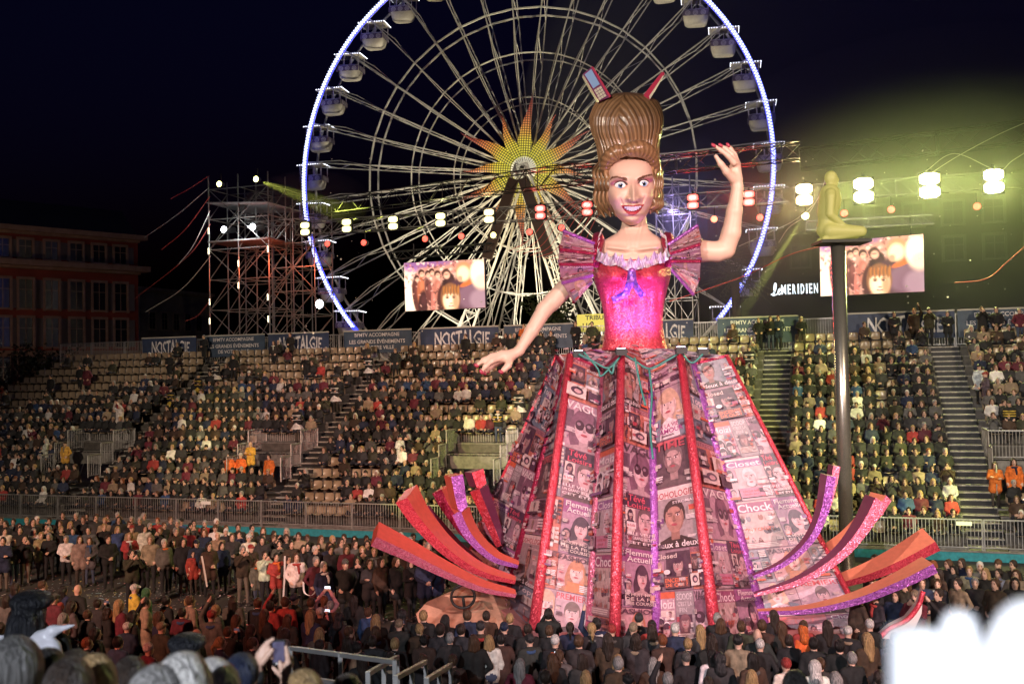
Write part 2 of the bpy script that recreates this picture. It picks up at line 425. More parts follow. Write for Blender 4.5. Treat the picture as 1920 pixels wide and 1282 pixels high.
def fence_panel(L, H, parent, pitch=.12, post=.045, bar=.02, mt='steel', plate=False):
    """a barrier panel in local coordinates (x along, z up), parts under parent"""
    m = M_[mt]
    g = Geo(); g.box((0, 0, H - post / 2), (L, post, post)); obj('top_rail', g, m, parent)
    g = Geo(); g.box((0, 0, .1), (L - .01, post * .8, post * .8)); obj('bottom_rail', g, m, parent)
    for x in (-L / 2 + post / 2, L / 2 - post / 2):
        g = Geo(); g.box((x, 0, (H - post) / 2), (post, post, H - post)); obj('post', g, m, parent)
    g = Geo()
    for x in np.arange(-L / 2 + pitch, L / 2 - pitch / 2, pitch): g.box((x, 0, (H - .1 - post) / 2 + .1), (bar, bar, H - .1 - post))
    o = obj('bar', g, m, parent); o['kind'] = 'stuff'
    if plate:
        g = Geo(); g.box((L * .3, -.03, H - .14), (.42, .012, .13)); obj('label_plate', g, M_['plate'], parent)
M_['plate'] = mat('white_plate', (.7, .7, .68), .5)
proto = None; FL = 2.2; i = 0
for s in np.arange(-36, 25, FL):
    t = thing('crowd_barrier', 'grey steel bar barrier along the front of the grandstand', 'barrier', S(s + FL / 2, .45, .39), ROTS, 'front barriers of the grandstand')
    if proto is None: fence_panel(FL - .02, 1.08, t); proto = t
    else:
        for ch in list(proto.children): dup(ch, t)
    if i % 7 == 2:
        g = Geo(); g.box((.5, -.035, .92), (.5, .012, .14)); obj('label_plate', g, M_['plate'], t)
        t['label'] = 'grey steel bar barrier with a white plate on its rail'
    i += 1
# railings round each tunnel
def rail_panel(a, b, z0a, H, parent, name='railing_panel'):
    a = np.asarray(a, float); b = np.asarray(b, float); d = b - a; L = np.linalg.norm(d[:2])
    m = M_['steel']; g = Geo()
    g.beam(a + EZ * H, b + EZ * H, .05); g.beam(a + EZ * .1, b + EZ * .1, .035)
    g.beam(a, a + EZ * H, .05); g.beam(b, b + EZ * H, .05)
    n = max(2, int(L / .12))
    for i in range(1, n):
        p = a + d * i / n; g.beam(p + EZ * .1, p + EZ * H, .02)
    return obj(name, g, m, parent)
for i, v in enumerate(VOM):
    t = thing('tunnel_railing', ['stepped grey railing round the grandstand entrance beside a yellow-coated steward', 'stepped grey railing round the grandstand entrance behind orange-jacketed stewards',
              'stepped grey railing round the grandstand entrance beside the giant skirt', 'stepped grey railing round an entrance hidden behind the giant figure', 'grey railing above the tunnel with the green exit sign'][i], 'railing', S(v + VW / 2, row_d(3)), 0, 'tunnel railings of the grandstand', world=True)
    z6 = row_z(6)
    rail_panel(S(v, row_d(6) + .85, z6), S(v + VW, row_d(6) + .85, z6), 0, 1.1, t)
    rail_panel(S(v, row_d(5), z6), S(v, row_d(6) + .8, z6), 0, 1.1, t)
    rail_panel(S(v + VW, row_d(5), z6), S(v + VW, row_d(6) + .8, z6), 0, 1.1, t)
    for q, (ka, kb) in enumerate(((3.8, 5), (2.6, 3.8))):
        for s_ in (v, v + VW):
            zz = row_z(kb) ; rail_panel(S(s_, row_d(ka), zz - .15), S(s_, row_d(kb) - .06, zz - .15), 0, 1.1, t)
    if i == 4:
        rail_panel(S(v, row_d(5) - .05, z6), S(v + VW, row_d(5) - .05, z6), 0, 1.1, t)
# exit sign over the tunnel at the end of the stand
ex = thing('exit_sign', 'small lit white and green exit sign over the tunnel', 'sign', S(VOM[4] + 1.9, row_d(5) - .2, row_z(6) - .45), ROTS)
g = Geo(); g.box((0, 0, 0), (.62, .06, .28)); obj('sign_box', g, mat('exit_white', (.6, .65, .6), .5, emit=(.75, 1, .8), es=.5), ex)
g = Geo(); g.box((.02, -.035, -.01), (.1, .01, .15)); g.box((.02, -.035, .09), (.06, .01, .05)); g.box((.09, -.036, .0), (.08, .01, .03)); g.box((-.14, -.035, 0), (.12, .01, .03)); obj('running_figure', g, mat('exit_green', (0, .3, .1), emit=(.05, .8, .3), es=.7), ex)

# ------------------------------------------------------------------ back fence and banners
DB = row_d(16) + .55; ZB = row_z(16)
bf = []
proto = None
for s in np.arange(-35, 25, 2.5):
    t = thing('back_fence_panel', 'tall grey bar fence behind the top row of the grandstand', 'fence', S(s + 1.25, DB + .08, ZB), ROTS, 'back fence of the grandstand')
    if proto is None: fence_panel(2.48, 1.55, t, .12); proto = t
    else:
        for ch in list(proto.children): dup(ch, t)
def s_at(px, d, z):   # stand coordinate of a pixel on the vertical plane at depth d
    p = onplane(px, 600, S(0, d), E2); return (p - SO) @ E1
M_['banner'] = mat('banner_blue', (.035, .055, .12), .55, noise=.25, nscale=3, bump=.25)
M_['banner2'] = mat('banner_grey_blue', (.05, .08, .13), .55, noise=.25, nscale=3, bump=.25)
M_['btext'] = mat('banner_letter', (.8, .78, .8), .6, noise=.3, nscale=9)
M_['hem'] = mat('banner_hem', (.5, .48, .42), .6)
def put_text(g, s, c, w_, h, ux, uy, un, off=.006, mat=0, col=None, style=None):
    v, f = text2d(s); P = []
    for x, y in v:
        xx = x - .5; yy = y - .5
        if style == 'jag':
            k = xx * 2; yy = yy * (1.12 - .28 * abs(k)) + .05 * math.sin(k * 5); xx = xx + .015 * math.sin(y * 9)
        P.append(np.asarray(c) + ux * xx * w_ + uy * yy * h + un * off)
    g.add(P, f, mat, col)
def banner(px0, px1, kind, label):
    s0, s1 = s_at(px0, DB, 0), s_at(px1, DB, 0); L = s1 - s0; H = 1.28; c = S((s0 + s1) / 2, DB - .02, ZB + .42)
    t = thing('banner', label, 'banner', c, 0, 'sponsor banners on the back fence', world=True)
    n = 24; rows = []
    for j in range(5):
        for i in range(n + 1):
            x = s0 + L * i / n; wob = .02 * math.sin(i * 1.9 + j) + .015 * math.sin(i * .7 + px0)
            rows.append(S(x, DB - .04 + wob * .6, ZB + .42 + H * j / 4 - (.03 * math.sin(i / n * math.pi) if j == 4 else 0)))
    g = Geo(); g.grid(rows, n + 1, 5); obj('sheet', g, M_['banner' if kind == 'N' else 'banner2'], t, smooth=True)
    g = Geo()
    if kind == 'N':
        put_text(g, 'NOSTALGIE', S((s0 + s1) / 2 + L * .04, DB - .09, ZB + .42 + .66), L * .7, .85, E1, EZ, -E2, .02, style='jag')
    else:
        for q, (tx, ww) in enumerate((('BFMTV ACCOMPAGNE', .66), ('LES GRANDS ÉVÉNEMENTS', .82), ('DE VOTRE VILLE', .5))):
            put_text(g, tx, S((s0 + s1) / 2, DB - .09, ZB + .42 + 1.03 - q * .36), L * ww, .21 if 'É' not in tx else .27, E1, EZ, -E2, .02)
    obj('lettering', g, M_['btext'], t)
    g = Geo(); g.beam(S(s0, DB - .06, ZB + .42 + H), S(s1, DB - .06, ZB + .42 + H), .05, .07); obj('hem', g, M_['hem'], t)
for a, b, k, lb in ((267, 368, 'N', 'blue banner lettered NOSTALGIE at the dark end of the stand'), (382, 497, 'B', 'grey-blue three-line banner below the lit scaffold tower'),
        (503, 617, 'N', 'blue banner lettered NOSTALGIE at the foot of the scaffold tower'), (645, 772, 'B', 'grey-blue three-line banner under the lowest gondola'),
        (788, 935, 'N', 'blue banner lettered NOSTALGIE below the video screen'), (945, 1075, 'B', 'grey-blue three-line banner behind the giant figure\'s lowered arm'),
        (1160, 1300, 'N', 'dark banner lettered NOSTALGIE behind the giant figure\'s waist'), (1345, 1497, 'B', 'grey-blue three-line banner under the hotel sign'),
        (1588, 1790, 'N', 'blue banner lettered NOSTALGIE under the video screen beside the statue column'), (1795, 1985, 'B', 'grey-blue three-line banner at the end of the stand beyond the aisle')):
    banner(a, b, k, lb)
# yellow stand sign
s0 = s_at(1082, DB + 1.2, 0); s1 = s_at(1165, DB + 1.2, 0); t = thing('stand_sign', 'yellow sign with black capital lettering above the back fence', 'sign', S((s0 + s1) / 2, DB + 1.2, ZB), 0, None, world=True)
g = Geo(); g.box(S((s0 + s1) / 2, DB + 1.2, ZB + 1.75), (s1 - s0, .06, .95), 0, RS); obj('panel', g, mat('yellow_sign', (.75, .72, .1), .5, emit=(.9, .85, .2), es=.25), t)
g = Geo(); put_text(g, 'TRIBUNE', S((s0 + s1) / 2, DB + 1.16, ZB + 2.03), 1.5, .24, E1, EZ, -E2); put_text(g, 'HO', S(s0 + .62, DB + 1.16, ZB + 1.55), .6, .4, E1, EZ, -E2); put_text(g, 'EE', S(s0 + 1.95, DB + 1.16, ZB + 1.55), .6, .4, E1, EZ, -E2); obj('lettering', g, M_['black'], t)
g = Geo()
for s in (s0 + .1, s1 - .1): g.beam(S(s, DB + 1.25, ZB - 5), S(s, DB + 1.25, ZB + 2.2), .05)
obj('sign_post', g, M_['steel'], t)

# ------------------------------------------------------------------ seats
M_['seat'] = mat('beige_plastic_seat', (.33, .255, .17), .28, coat=.2)
M_['seat2'] = mat('grey_blue_plastic_seat', (.1, .14, .2), .3)
def seat_geo():
    g = Geo(); prof = [(-.2, .40), (-.21, .43), (-.05, .415), (.10, .42), (.155, .47), (.185, .6), (.2, .72), (.205, .77), (.17, .785)]
    xs = [-.215, -.17, 0, .17, .215]; rows = []
    for q, (y, z) in enumerate(prof):
        for x in xs:
            e = (abs(x) / .215) ** 4; rows.append((x * (1 if q not in (0, 7, 8) else .86), y - (.05 * e if z > .5 else 0), z + (.035 * e if z < .5 else 0)))
    g.grid(rows, len(xs), len(prof))
    return g
SEATG = seat_geo(); SEATME = mkmesh('seat_shell', SEATG, [M_['seat']], True)
SEATG2 = Geo(); SEATG2.box((0, .12, .2), (.05, .05, .42)); SEATG2.box((0, 0, .39), (.3, .2, .03)); BRME = mkmesh('seat_bracket', SEATG2, [M_['dsteel']])
def occupied(k, s, px, py):
    if px < 930:
        if px < 330 and k >= 12 - (330 - px) / 90.: return random.random() < (.75 if k < 13 - (330 - px) / 60. else .06)
        if k >= 14: return random.random() < .05
        if k >= 12: return random.random() < .4
    elif px > 1240:
        if k >= 16 : return random.random() < .15
        if k >= 15: return random.random() < (.2 if px < 1650 else .5)
        if k >= 14: return random.random() < .6
    if 575 < px < 640 and k <= 3: return False
    if 800 < px < 960 and k in (8, 9) : return random.random() < .35
    if 660 < px < 770 and k == 3 : return random.random() < .4
    return random.random() < .96
SEATED = []; EMPTY = []
for k in range(NROW):
    for a, b in spans(k):
        n = int((b - a) / .5)
        for i in range(n):
            s = a + (b - a - n * .5) / 2 + .25 + i * .5
            p = S(s, row_d(k) + .05, row_z(k)); px, py = proj(p + EZ * .9)
            if px < -40 or px > 1960: continue
            (SEATED if occupied(k, s, px, py) else EMPTY).append((k, s, px, py))
def hidden_by_float(px, py): return 1060 < px < 1360 and py > 640 or (px > 1000 - (py - 900) * .35 and px < 1430 and py > 800)
vis = [e for e in EMPTY if not hidden_by_float(e[2], e[3])]
random.shuffle(vis); vis.sort(key=lambda e: e[0] // 3 + (e[2] < 150))
SEATIND = vis[:295]; ids = set(map(id, SEATIND))
for k, s, px, py in SEATIND:
    blk = 'on the top tiers below the scaffold tower' if px < 560 else 'on the top tiers below the big wheel' if px < 1000 else 'on the top tiers beside the statue column'
    if k < 12: blk = 'left free among the spectators'
    o = link('stadium_seat', SEATME, None, S(s, row_d(k) + .05, row_z(k)), (0, 0, ROTS)); tag(o, 'empty glossy beige plastic seat ' + blk, 'seat', 'stadium seats ' + blk)
    link('bracket', BRME, o)
g = Geo(); SV = SEATG.V()
for e in SEATED + [e for e in EMPTY if id(e) not in ids]:
    k, s, px, py = e
    g.add(SV @ RS.T + S(s, row_d(k) + .05, row_z(k)), SEATG.f)
o = obj('other_stadium_seats', g, M_['seat'], None, True); o['kind'] = 'stuff'; o['label'] = 'beige plastic seats under and among the spectators'
# ================================================================== BEHIND THE STAND
# ------------------------------------------------------------------ big wheel
WY = -0.2133; WC = V3(1.4876, 78, 22.466); WR = 18.93
WE = V3(math.cos(WY), math.sin(WY), 0); WN = V3(-math.sin(WY), math.cos(WY), 0)
def W(r, deg, n=0.): a = math.radians(deg); return WC + WE * r * math.cos(a) + EZ * r * math.sin(a) + WN * n
wh = thing('ferris_wheel', 'giant white ferris wheel outlined with blue-white bulbs and a sunburst hub', 'ferris wheel', (WC[0], WC[1], 0), world=True)
M_['led'] = mat('blue_white_bulbs', (.8, .8, .9), .4, emit=(.66, .72, 1), es=2.6)
M_['ledw'] = mat('white_bulbs', (.9, .9, .9), .4, emit=(.85, .88, 1), es=3.5)
M_['ledb'] = mat('led_strip_halo_blue', (.3, .3, .8), .4, emit=(.05, .07, 1), es=1.7)  # deep blue paints the bulbs' halo onto the widened rim strip
NB = 2.0
for n_, nm in ((0, 'front_rim'), (NB, 'back_rim')):
    g = Geo(); P = [W(WR if n_ == 0 else WR - .1, a, n_) for a in np.arange(0, 361, 5)]; g.tube(P, .13 if n_ == 0 else .1, 6, cap=False)
    obj(nm, g, M_['wheel'], wh, True)
g = Geo(); P = [W(WR, a, -.13) for a in np.arange(-40, 221, 2.5)]; g.tube(P, .19, 6); obj('led_strip', g, M_['ledb'], wh, True)
g = Geo()
for a in np.arange(-40, 219, .7): g.sphere(W(WR + .07, a, -.3), .085, 6, 4); g.sphere(W(WR - .08, a + .35, -.3), .08, 6, 4)
o = obj('rim_bulb', g, M_['led'], wh); o['kind'] = 'stuff'
for i in range(36):
    a = 3.8 + 10 * i; g = Geo()
    A0, A1, B0, B1 = W(1.1, a, -.3), W(WR - .15, a, 0), W(1.1, a, NB + .3), W(WR - .25, a, NB)
    g.beam(A0, A1, .085); g.beam(B0, B1, .085); m = 9
    for q in range(m):
        p = A0 + (A1 - A0) * q / m; r = B0 + (B1 - B0) * (q + 1) / m; p2 = A0 + (A1 - A0) * (q + 1) / m; r0 = B0 + (B1 - B0) * q / m
        g.beam(p if q % 2 else r0, r if q % 2 else p2, .04)
    # side lattice in the plane of the wheel
    u = nrm(np.cross(WN, A1 - A0)) * .28
    g.beam(W(WR * .7, a, 0), W(WR * .84, a, 0) + u, .06); g.beam(W(WR * .84, a, 0) + u, A1, .07); g.beam(W(WR * .7, a, 0), W(WR * .5, a, 0) - u * .7, .06); g.beam(W(WR * .5, a, 0) - u * .7, A0, .06)
    obj('spoke', g, M_['wheel'], wh)
for fr, rr in ((.7, .06), (.51, .045), (.32, .04)):
    for n_ in (0, NB):
        g = Geo()
        for i in range(36): g.beam(W(WR * fr, 3.8 + 10 * i, n_), W(WR * fr, 13.8 + 10 * i, n_), rr * 2)
        obj('tie_ring', g, M_['wheel'], wh)
# hub with sunburst
g = Geo(); g.tube([W(0, 0, -1.2), W(0, 0, NB + 1.2)], .75, 16); obj('axle', g, M_['wheel'], wh)
def mat_sun():
    m = mat_emit_col('sunburst_bulbs', 1.0); n = m.node_tree.nodes; L = m.node_tree.links; b = n['Principled BSDF']
    tc = n.new('ShaderNodeTexCoord'); vm = n.new('ShaderNodeUVMap')
    sp = n.new('ShaderNodeSeparateXYZ'); L.new(tc.outputs['UV'], sp.inputs[0])
    outs = []
    for ax in (0, 1):
        s = n.new('ShaderNodeMath'); s.operation = 'SINE'; mu = n.new('ShaderNodeMath'); mu.operation = 'MULTIPLY'; mu.inputs[1].default_value = 2 * math.pi / .19
        L.new(sp.outputs[ax], mu.inputs[0]); L.new(mu.outputs[0], s.inputs[0]); r = n.new('ShaderNodeMapRange'); r.inputs[1].default_value = -.7; r.inputs[2].default_value = .1; r.inputs[3].default_value = .18; r.inputs[4].default_value = 1; L.new(s.outputs[0], r.inputs[0]); outs.append(r)
    x = n.new('ShaderNodeMath'); x.operation = 'MULTIPLY'; L.new(outs[0].outputs[0], x.inputs[0]); L.new(outs[1].outputs[0], x.inputs[1])
    y = n.new('ShaderNodeMath'); y.operation = 'MULTIPLY'; y.inputs[1].default_value = 1.5; L.new(x.outputs[0], y.inputs[0]); L.new(y.outputs[0], b.inputs['Emission Strength'])
    return m
M_['sun'] = mat_sun()
def sun_col(r):
    stops = [(0.9, (.55, .5, .06)), (2.2, (.62, .5, .05)), (2.9, (.62, .3, .05)), (3.8, (.55, .17, .05)), (4.6, (.3, .05, .025)), (6, (.16, .02, .02))]
    for (a, c), (b, d) in zip(stops, stops[1:]):
        if r <= b: t = max(0, (r - a) / (b - a)); return tuple(x + (y - x) * t for x, y in zip(c, d))
    return stops[-1][1]
for i in range(12):
    a0 = 85 + 30 * i; Lr = (6.0 if i % 2 == 0 else 4.9); g = Geo(); nr, nw = 26, 9; rows = []; uv = []
    sgn = 1 if i % 4 < 2 else -1
    for q in range(nr):
        t = q / (nr - 1); r = .9 + (Lr - .9) * t
        half = (r * math.tan(math.radians(15.2)) if r < 2.0 else .6 * (1 - (r - 2.0) / (Lr - 2.0)) ** 1.15 * (1.0 if i % 2 == 0 else .8) + .01)
        sway = sgn * .28 * math.sin(t * math.pi * 1.7) * t
        for j in range(nw):
            x = (j / (nw - 1) * 2 - 1) * half + sway; rad = math.radians(a0)
            er = WE * math.cos(rad) + EZ * math.sin(rad); et = -WE * math.sin(rad) + EZ * math.cos(rad)
            rows.append(WC + er * r + et * x + WN * (-1.3 + .05 * (i % 2) - .12 * (1 - (2 * j / (nw - 1) - 1) ** 2))); uv.append((x, r))
    for q in range(nr - 1):
        c = sun_col(.9 + (Lr - .9) * (q + .5) / (nr - 1))
        b = [(q * nw + j, q * nw + j + 1, (q + 1) * nw + j + 1, (q + 1) * nw + j) for j in range(nw - 1)]
        if q == 0: g.add(rows, b, 0, c)
        else: g.f.extend(b); g.m.extend([0] * len(b)); g.c.extend([c] * len(b))
    o = obj('sun_ray', g, M_['sun'], wh, True); ul = o.data.uv_layers.new(name='UVMap')
    li = np.empty(len(o.data.loops), np.int32); o.data.loops.foreach_get('vertex_index', li); ul.data.foreach_set('uv', np.array(uv)[li].ravel())
g = Geo()
for i in range(32):
    a = i * 11.25; g.add([W(.3, a - 3.4, -1.5), W(.3, a + 3.4, -1.5), W(1.02, a + 3.8, -1.46), W(1.02, a - 3.8, -1.46)], [(0, 1, 2, 3)])
obj('hub_stripe', g, mat('hub_white', (.8, .78, .7), emit=(1, .92, .7), es=.45), wh)
g = Geo(); g.tube([W(0, 0, -1.3), W(0, 0, -1.6)], .33, 12); obj('hub_cap', g, M_['dsteel'], wh)
def lattice(a, b, w_, parent, name, m, n=14, ch=.09, up=(0, 1, 0)):
    a = np.asarray(a, float); b = np.asarray(b, float); d = nrm(b - a); x = nrm(np.cross(d, up)); y = np.cross(x, d); g = Geo()
    C4 = [x * i * w_ / 2 + y * j * w_ / 2 for i, j in ((-1, -1), (1, -1), (1, 1), (-1, 1))]
    for c in C4: g.beam(a + c, b + c, ch)
    for q in range(n):
        p, r = a + (b - a) * q / n, a + (b - a) * (q + 1) / n
        for i in range(4):
            c, e = C4[i], C4[(i + 1) % 4]
            g.beam(p + (c if q % 2 else e), r + (e if q % 2 else c), ch * .55)
            if q % 2 == 0: g.beam(p + c, p + e, ch * .55)
    return obj(name, g, m, parent)
for nn in (-2.4, NB + 2.4):
    for sx in (-7.4, 7.4):
        lattice(WC + WN * nn, V3(WC[0], WC[1], 0) + WE * sx + WN * nn * 2.6, .95, wh, 'support_leg', M_['wheel'], 20, .11)
    for sx in ((-4.6, 4.6) if nn > 0 else ()):
        lattice(WC + WN * nn - EZ * 1.5 + WE * sx * .1, V3(WC[0], WC[1], 0) + WE * sx * 2.4 + WN * nn * 1.4, .7, wh, 'support_leg', M_['wheel'], 20, .08)
M_['brown'] = mat('brown_cover', (.03, .014, .009), .5)
for sx in (-1, 1):
    g = Geo(); A = WC + WN * -3.3; B = V3(WC[0], WC[1], 0) + WE * 7.4 * sx + WN * -2.4 * 2.6 - WN * .9
    g.beam(A + (B - A) * .05, A + (B - A) * .32, .8, .3, up=tuple(WN)); obj('leg_cover', g, M_['brown'], wh)
# gondolas
M_['gcream'] = mat('gondola_cream', (.72, .66, .55), .5, noise=.12)
M_['gpurple'] = mat('gondola_purple', (.12, .08, .16), .45)
M_['gfrill'] = mat('gondola_frill', (.6, .54, .6), .45)
def gondola_parts():
    out = []
    g = Geo(); rows = []
    for (hw, hd, z) in ((.98, .68, -1.02), (1.0, .7, -1.22), (.94, .66, -1.62), (.84, .58, -1.98), (.7, .45, -2.1)):
        for i in range(16):
            a = 2 * math.pi * i / 16 + .2; c, s = math.cos(a), math.sin(a); p = 4
            k = (abs(c) ** p + abs(s) ** p) ** (-1 / p); rows.append((hw * c * k, hd * s * k, z))
    g.grid(rows, 16, 5, wrap=True); g.add(rows[-16:], [tuple(range(16))[::-1]]); out.append(('tub', g, M_['gcream'], True))
    g = Geo()
    for f in range(4):
        L = 1.9 if f % 2 == 0 else 1.3; R = np.array(Matrix.Rotation(f * math.pi / 2, 3, 'Z')); dd = -.715 if f % 2 == 0 else -1.015
        g.box(R @ np.array((0, dd, -1.26)), (L, .03, .42), 0, R)
    out.append(('band', g, M_['gpurple'], False))
    g = Geo(); sf = 1
    for f in range(4):
        L = 1.9 if f % 2 == 0 else 1.3; R = np.array(Matrix.Rotation(f * math.pi / 2, 3, 'Z')); dd = -.74 if f % 2 == 0 else -1.04
        for i in range(3):
            x0 = (i - 1) * L * .31
            for rr, r1 in ((.2, .145), (.1, .05)):
                for q in range(12):
                    a, b = q * math.pi / 6, (q + 1) * math.pi / 6
                    P = [R @ np.array((x0 + r * math.cos(t), dd, -1.28 + r * math.sin(t))) for r, t in ((rr, a), (rr, b), (r1, b), (r1, a))]; g.add(P, [(0, 1, 2, 3)])
    out.append(('ornament', g, M_['gfrill'], False))
    g = Geo()
    for x in (-.93, -.33, .33, .93):
        for y in (-.64, .64): g.beam((x, y, -1.05), (x * 1.02, y, -.1), .05)
    for y in (-.64, .64): g.beam((-.95, y, -.98), (.95, y, -.98), .05)
    g.beam((0, 0, -1.2), (0, 0, .05), .07); g.beam((-.5, 0, -1.3), (.5, 0, -1.3), .3, .25)
    out.append(('post', g, M_['gfrill'], False))
    g = Geo(); P = [(-1.12, -.82), (1.12, -.82), (1.12, .82), (-1.12, .82)]
    g.add([(x, y, -.14) for x, y in P] + [(x * .92, y * .9, .0) for x, y in P] + [(x * .3, y * .3, .12) for x, y in P], [(3, 2, 1, 0), (0, 1, 5, 4), (1, 2, 6, 5), (2, 3, 7, 6), (3, 0, 4, 7), (4, 5, 9, 8), (5, 6, 10, 9), (6, 7, 11, 10), (7, 4, 8, 11), (8, 9, 10, 11)])
    out.append(('roof', g, M_['gcream'], False))
    g = Geo()
    for f in range(4):
        L, dd = (2.2, -.83) if f % 2 == 0 else (1.6, -1.13); R = np.array(Matrix.Rotation(f * math.pi / 2, 3, 'Z'))
        for x in np.arange(-L / 2, L / 2 + .01, .2): g.sphere(R @ np.array((x, dd, -.1)), .04, 5, 3)
    out.append(('roof_bulb', g, M_['ledw'], False))
    return out
GP = [(nm, mkmesh(nm, g, [m], sm), nm in ('roof_bulb', 'ornament')) for nm, g, m, sm in gondola_parts()]
for i in range(36):
    a = 3.8 + 10 * i; p = W(WR - .25, a, NB / 2); px, py = proj(p)
    if py < -70 or py > 660: continue
    tub = None
    gd = bpy.data.objects.new('gondola', None); COL.objects.link(gd); gd.parent = wh; gd.matrix_parent_inverse = Matrix.Translation(-Vector(wh.location))
    gd.location = p; gd.rotation_euler = (random.uniform(-.03, .03), random.uniform(-.04, .04), WY)
    for nm, me, stf in GP:
        o = link(nm, me, gd)
        if stf: o['kind'] = 'stuff'

# ------------------------------------------------------------------ scaffold and truss builders
M_['truss'] = mat('truss_aluminium', (.24, .24, .22), .4, .6)
M_['dtruss'] = mat('black_truss', (.012, .012, .013), .5, .3)
def truss(a, b, w_, label, mt='truss', seg=None, name='lighting_truss', group=None):
    a = np.asarray(a, float); b = np.asarray(b, float); d = nrm(b - a); x = nrm(np.cross(d, (0, 0, 1))); y = np.cross(x, d)
    L = np.linalg.norm(b - a); n = seg or int(L / (w_ * 1.05)); t = thing(name, label, 'truss', (a + b) / 2, 0, group, world=True)
    C4 = [x * i * w_ / 2 + y * j * w_ / 2 for i, j in ((-1, -1), (1, -1), (1, 1), (-1, 1))]
    for c in C4:
        g = Geo(); g.beam(a + c, b + c, .055); obj('chord', g, M_[mt], t)
    g = Geo()
    for q in range(n):
        p, r = a + (b - a) * q / n, a + (b - a) * (q + 1) / n
        for i in range(4):
            c, e = C4[i], C4[(i + 1) % 4]; g.beam(p + (c if q % 2 else e), r + (e if q % 2 else c), .032)
            if q % 6 == 0: g.beam(p + c, p + e, .04)
    o = obj('brace', g, M_[mt], t); o['kind'] = 'stuff'; return t
DT = 17.5
def onD(px, py, d=DT): return onplane(px, py, S(0, d), E2)
truss(onD(560, 430), onD(960, 402), .8, 'aluminium lighting truss carrying yellow-white twin lamps before the wheel', 'truss')
truss(onD(960, 402), onD(1480, 366), .8, 'aluminium lighting truss carrying red twin lamps behind the giant figure', 'truss')
truss(onD(1490, 365), onD(1990, 331), .8, 'aluminium lighting truss carrying glaring yellow lamps behind the statue', 'truss')
truss(atY(585, 392, 64), atY(1085, 326, 50), .95, 'heavy black truss crossing in front of the sunburst hub', 'dtruss')
truss(atY(1080, 326, 50), atY(1500, 283, 47), .8, 'black truss behind the raised hand of the giant figure', 'dtruss')
truss(onD(1500, 300, 20), onD(1990, 240, 20), 1.1, 'dim black roof truss high behind the glaring yellow lamps', 'dtruss')
truss(onD(1512, 424, 16), onD(1750, 411, 16), .45, 'slim aluminium truss over the video screen beside the statue', 'truss')
truss(onD(735, 480, 16), onD(925, 463, 16), .45, 'slim dim truss over the video screen in front of the wheel', 'dtruss')

# ------------------------------------------------------------------ lamps on the trusses
M_['core'] = mat('red_lamp_core', (.8, .6, .6), emit=(1, .5, .45), es=2.2)
def blinder(px, py, col, es, label, group, d=DT - .75, pt=None, scl=1.):
    p = onD(px, py, d); t = thing('blinder_lamp', label, 'stage lamp', p, ROTS, group); t.scale = (scl, 1, scl)
    g = Geo(); g.box((0, .12, 0), (.66, .22, .86)); g.box((0, .12, .5), (.1, .1, .16)); obj('housing', g, M_['black'], t)
    m = mat('lens_glow', (.8, .8, .8), .4, emit=col, es=es)
    for z in (-.21, .21):
        g = Geo(); P = []
        for i in range(12):
            a = 2 * math.pi * i / 12; c, s = math.cos(a), math.sin(a); k = (abs(c) ** 6 + abs(s) ** 6) ** (-1 / 6); P.append((.29 * c * k, -.0, z + .18 * s * k))
        g.prism(P, (0, -.05, 0)); ln = obj('lens', g, m, t)
        if col[1] < .5:
            g = Geo(); g.prism([(x * .62, -.055, z + (zz - z) * .6) for x, _, zz in P], (0, -.01, 0)); obj('lamp_core', g, M_['core'], ln)
    if pt: lamp('blinder_light', 'SPOT', p - E2 * .25, pt, col if col[1] < .85 or pt < 3000 else (.88, 1, .3), p - E2 * 10 - EZ * 2.5, 172, .3, .3)
YW = (1, .95, .5); RW = (1, .05, .04)
for px, py in ((572, 429), (650, 423), (737, 418), (826, 412)): blinder(px, py, (1, .93, .38), 2.4, 'yellow-white twin-cell stage lamp on the truss in front of the wheel', 'yellow-white lamps before the wheel', pt=400)
blinder(917, 405, (1, .78, .34), 2.6, 'warm white twin-cell stage lamp beside the wheel\'s support legs', 'lamps before the wheel hub', pt=400)
blinder(1013, 398, RW, 2.0, 'red twin-cell stage lamp below the sunburst hub', 'red lamps', pt=500)
blinder(1101, 391, RW, 2.0, 'red twin-cell stage lamp beside the giant figure\'s curls', 'red lamps', pt=500)
blinder(1299, 378, RW, 2.0, 'red twin-cell stage lamp between the giant head and raised forearm', 'red lamps', pt=700)
blinder(1404, 372, RW, 2.0, 'red twin-cell stage lamp beside the raised forearm', 'red lamps', pt=700)
blinder(1508, 365, (1, .7, .32), 14, 'glaring orange-white stage lamp beside the statue\'s back', 'glaring lamps', pt=2200, scl=1.4)
blinder(1619, 357, (1, .97, .45), 22, 'glaring yellow stage lamp just past the statue\'s chest', 'glaring lamps', pt=4200, scl=1.6)
blinder(1743, 348, (1, .97, .45), 22, 'glaring yellow stage lamp above the video screen', 'glaring lamps', pt=4200, scl=1.6)
blinder(1863, 340, (1, .97, .5), 20, 'glaring yellow stage lamp past the end of the video screen', 'glaring lamps', pt=3600, scl=1.5)
def par(px, py, col, es, label, d=DT - .6, r=.2, group='small round lamps', name='round_spotlight'):
    p = onD(px, py, d); t = thing(name, label, 'stage lamp', p, ROTS, group)
    g = Geo(); g.tube([(0, .42, .03), (0, .1, 0), (0, 0, 0)], [r * .7, r, r * 1.05], 12); g.beam((0, .2, 0), (0, .2, .7), .05); obj('housing', g, M_['black'], t)
    g = Geo(); g.sphere((0, -.01, 0), (r * .92, r * .35, r * .92), 12, 8); obj('lens', g, mat('lens_glow', (.8, .8, .8), .4, emit=col, es=es), t); return p
RD_ = (1, .035, .015)
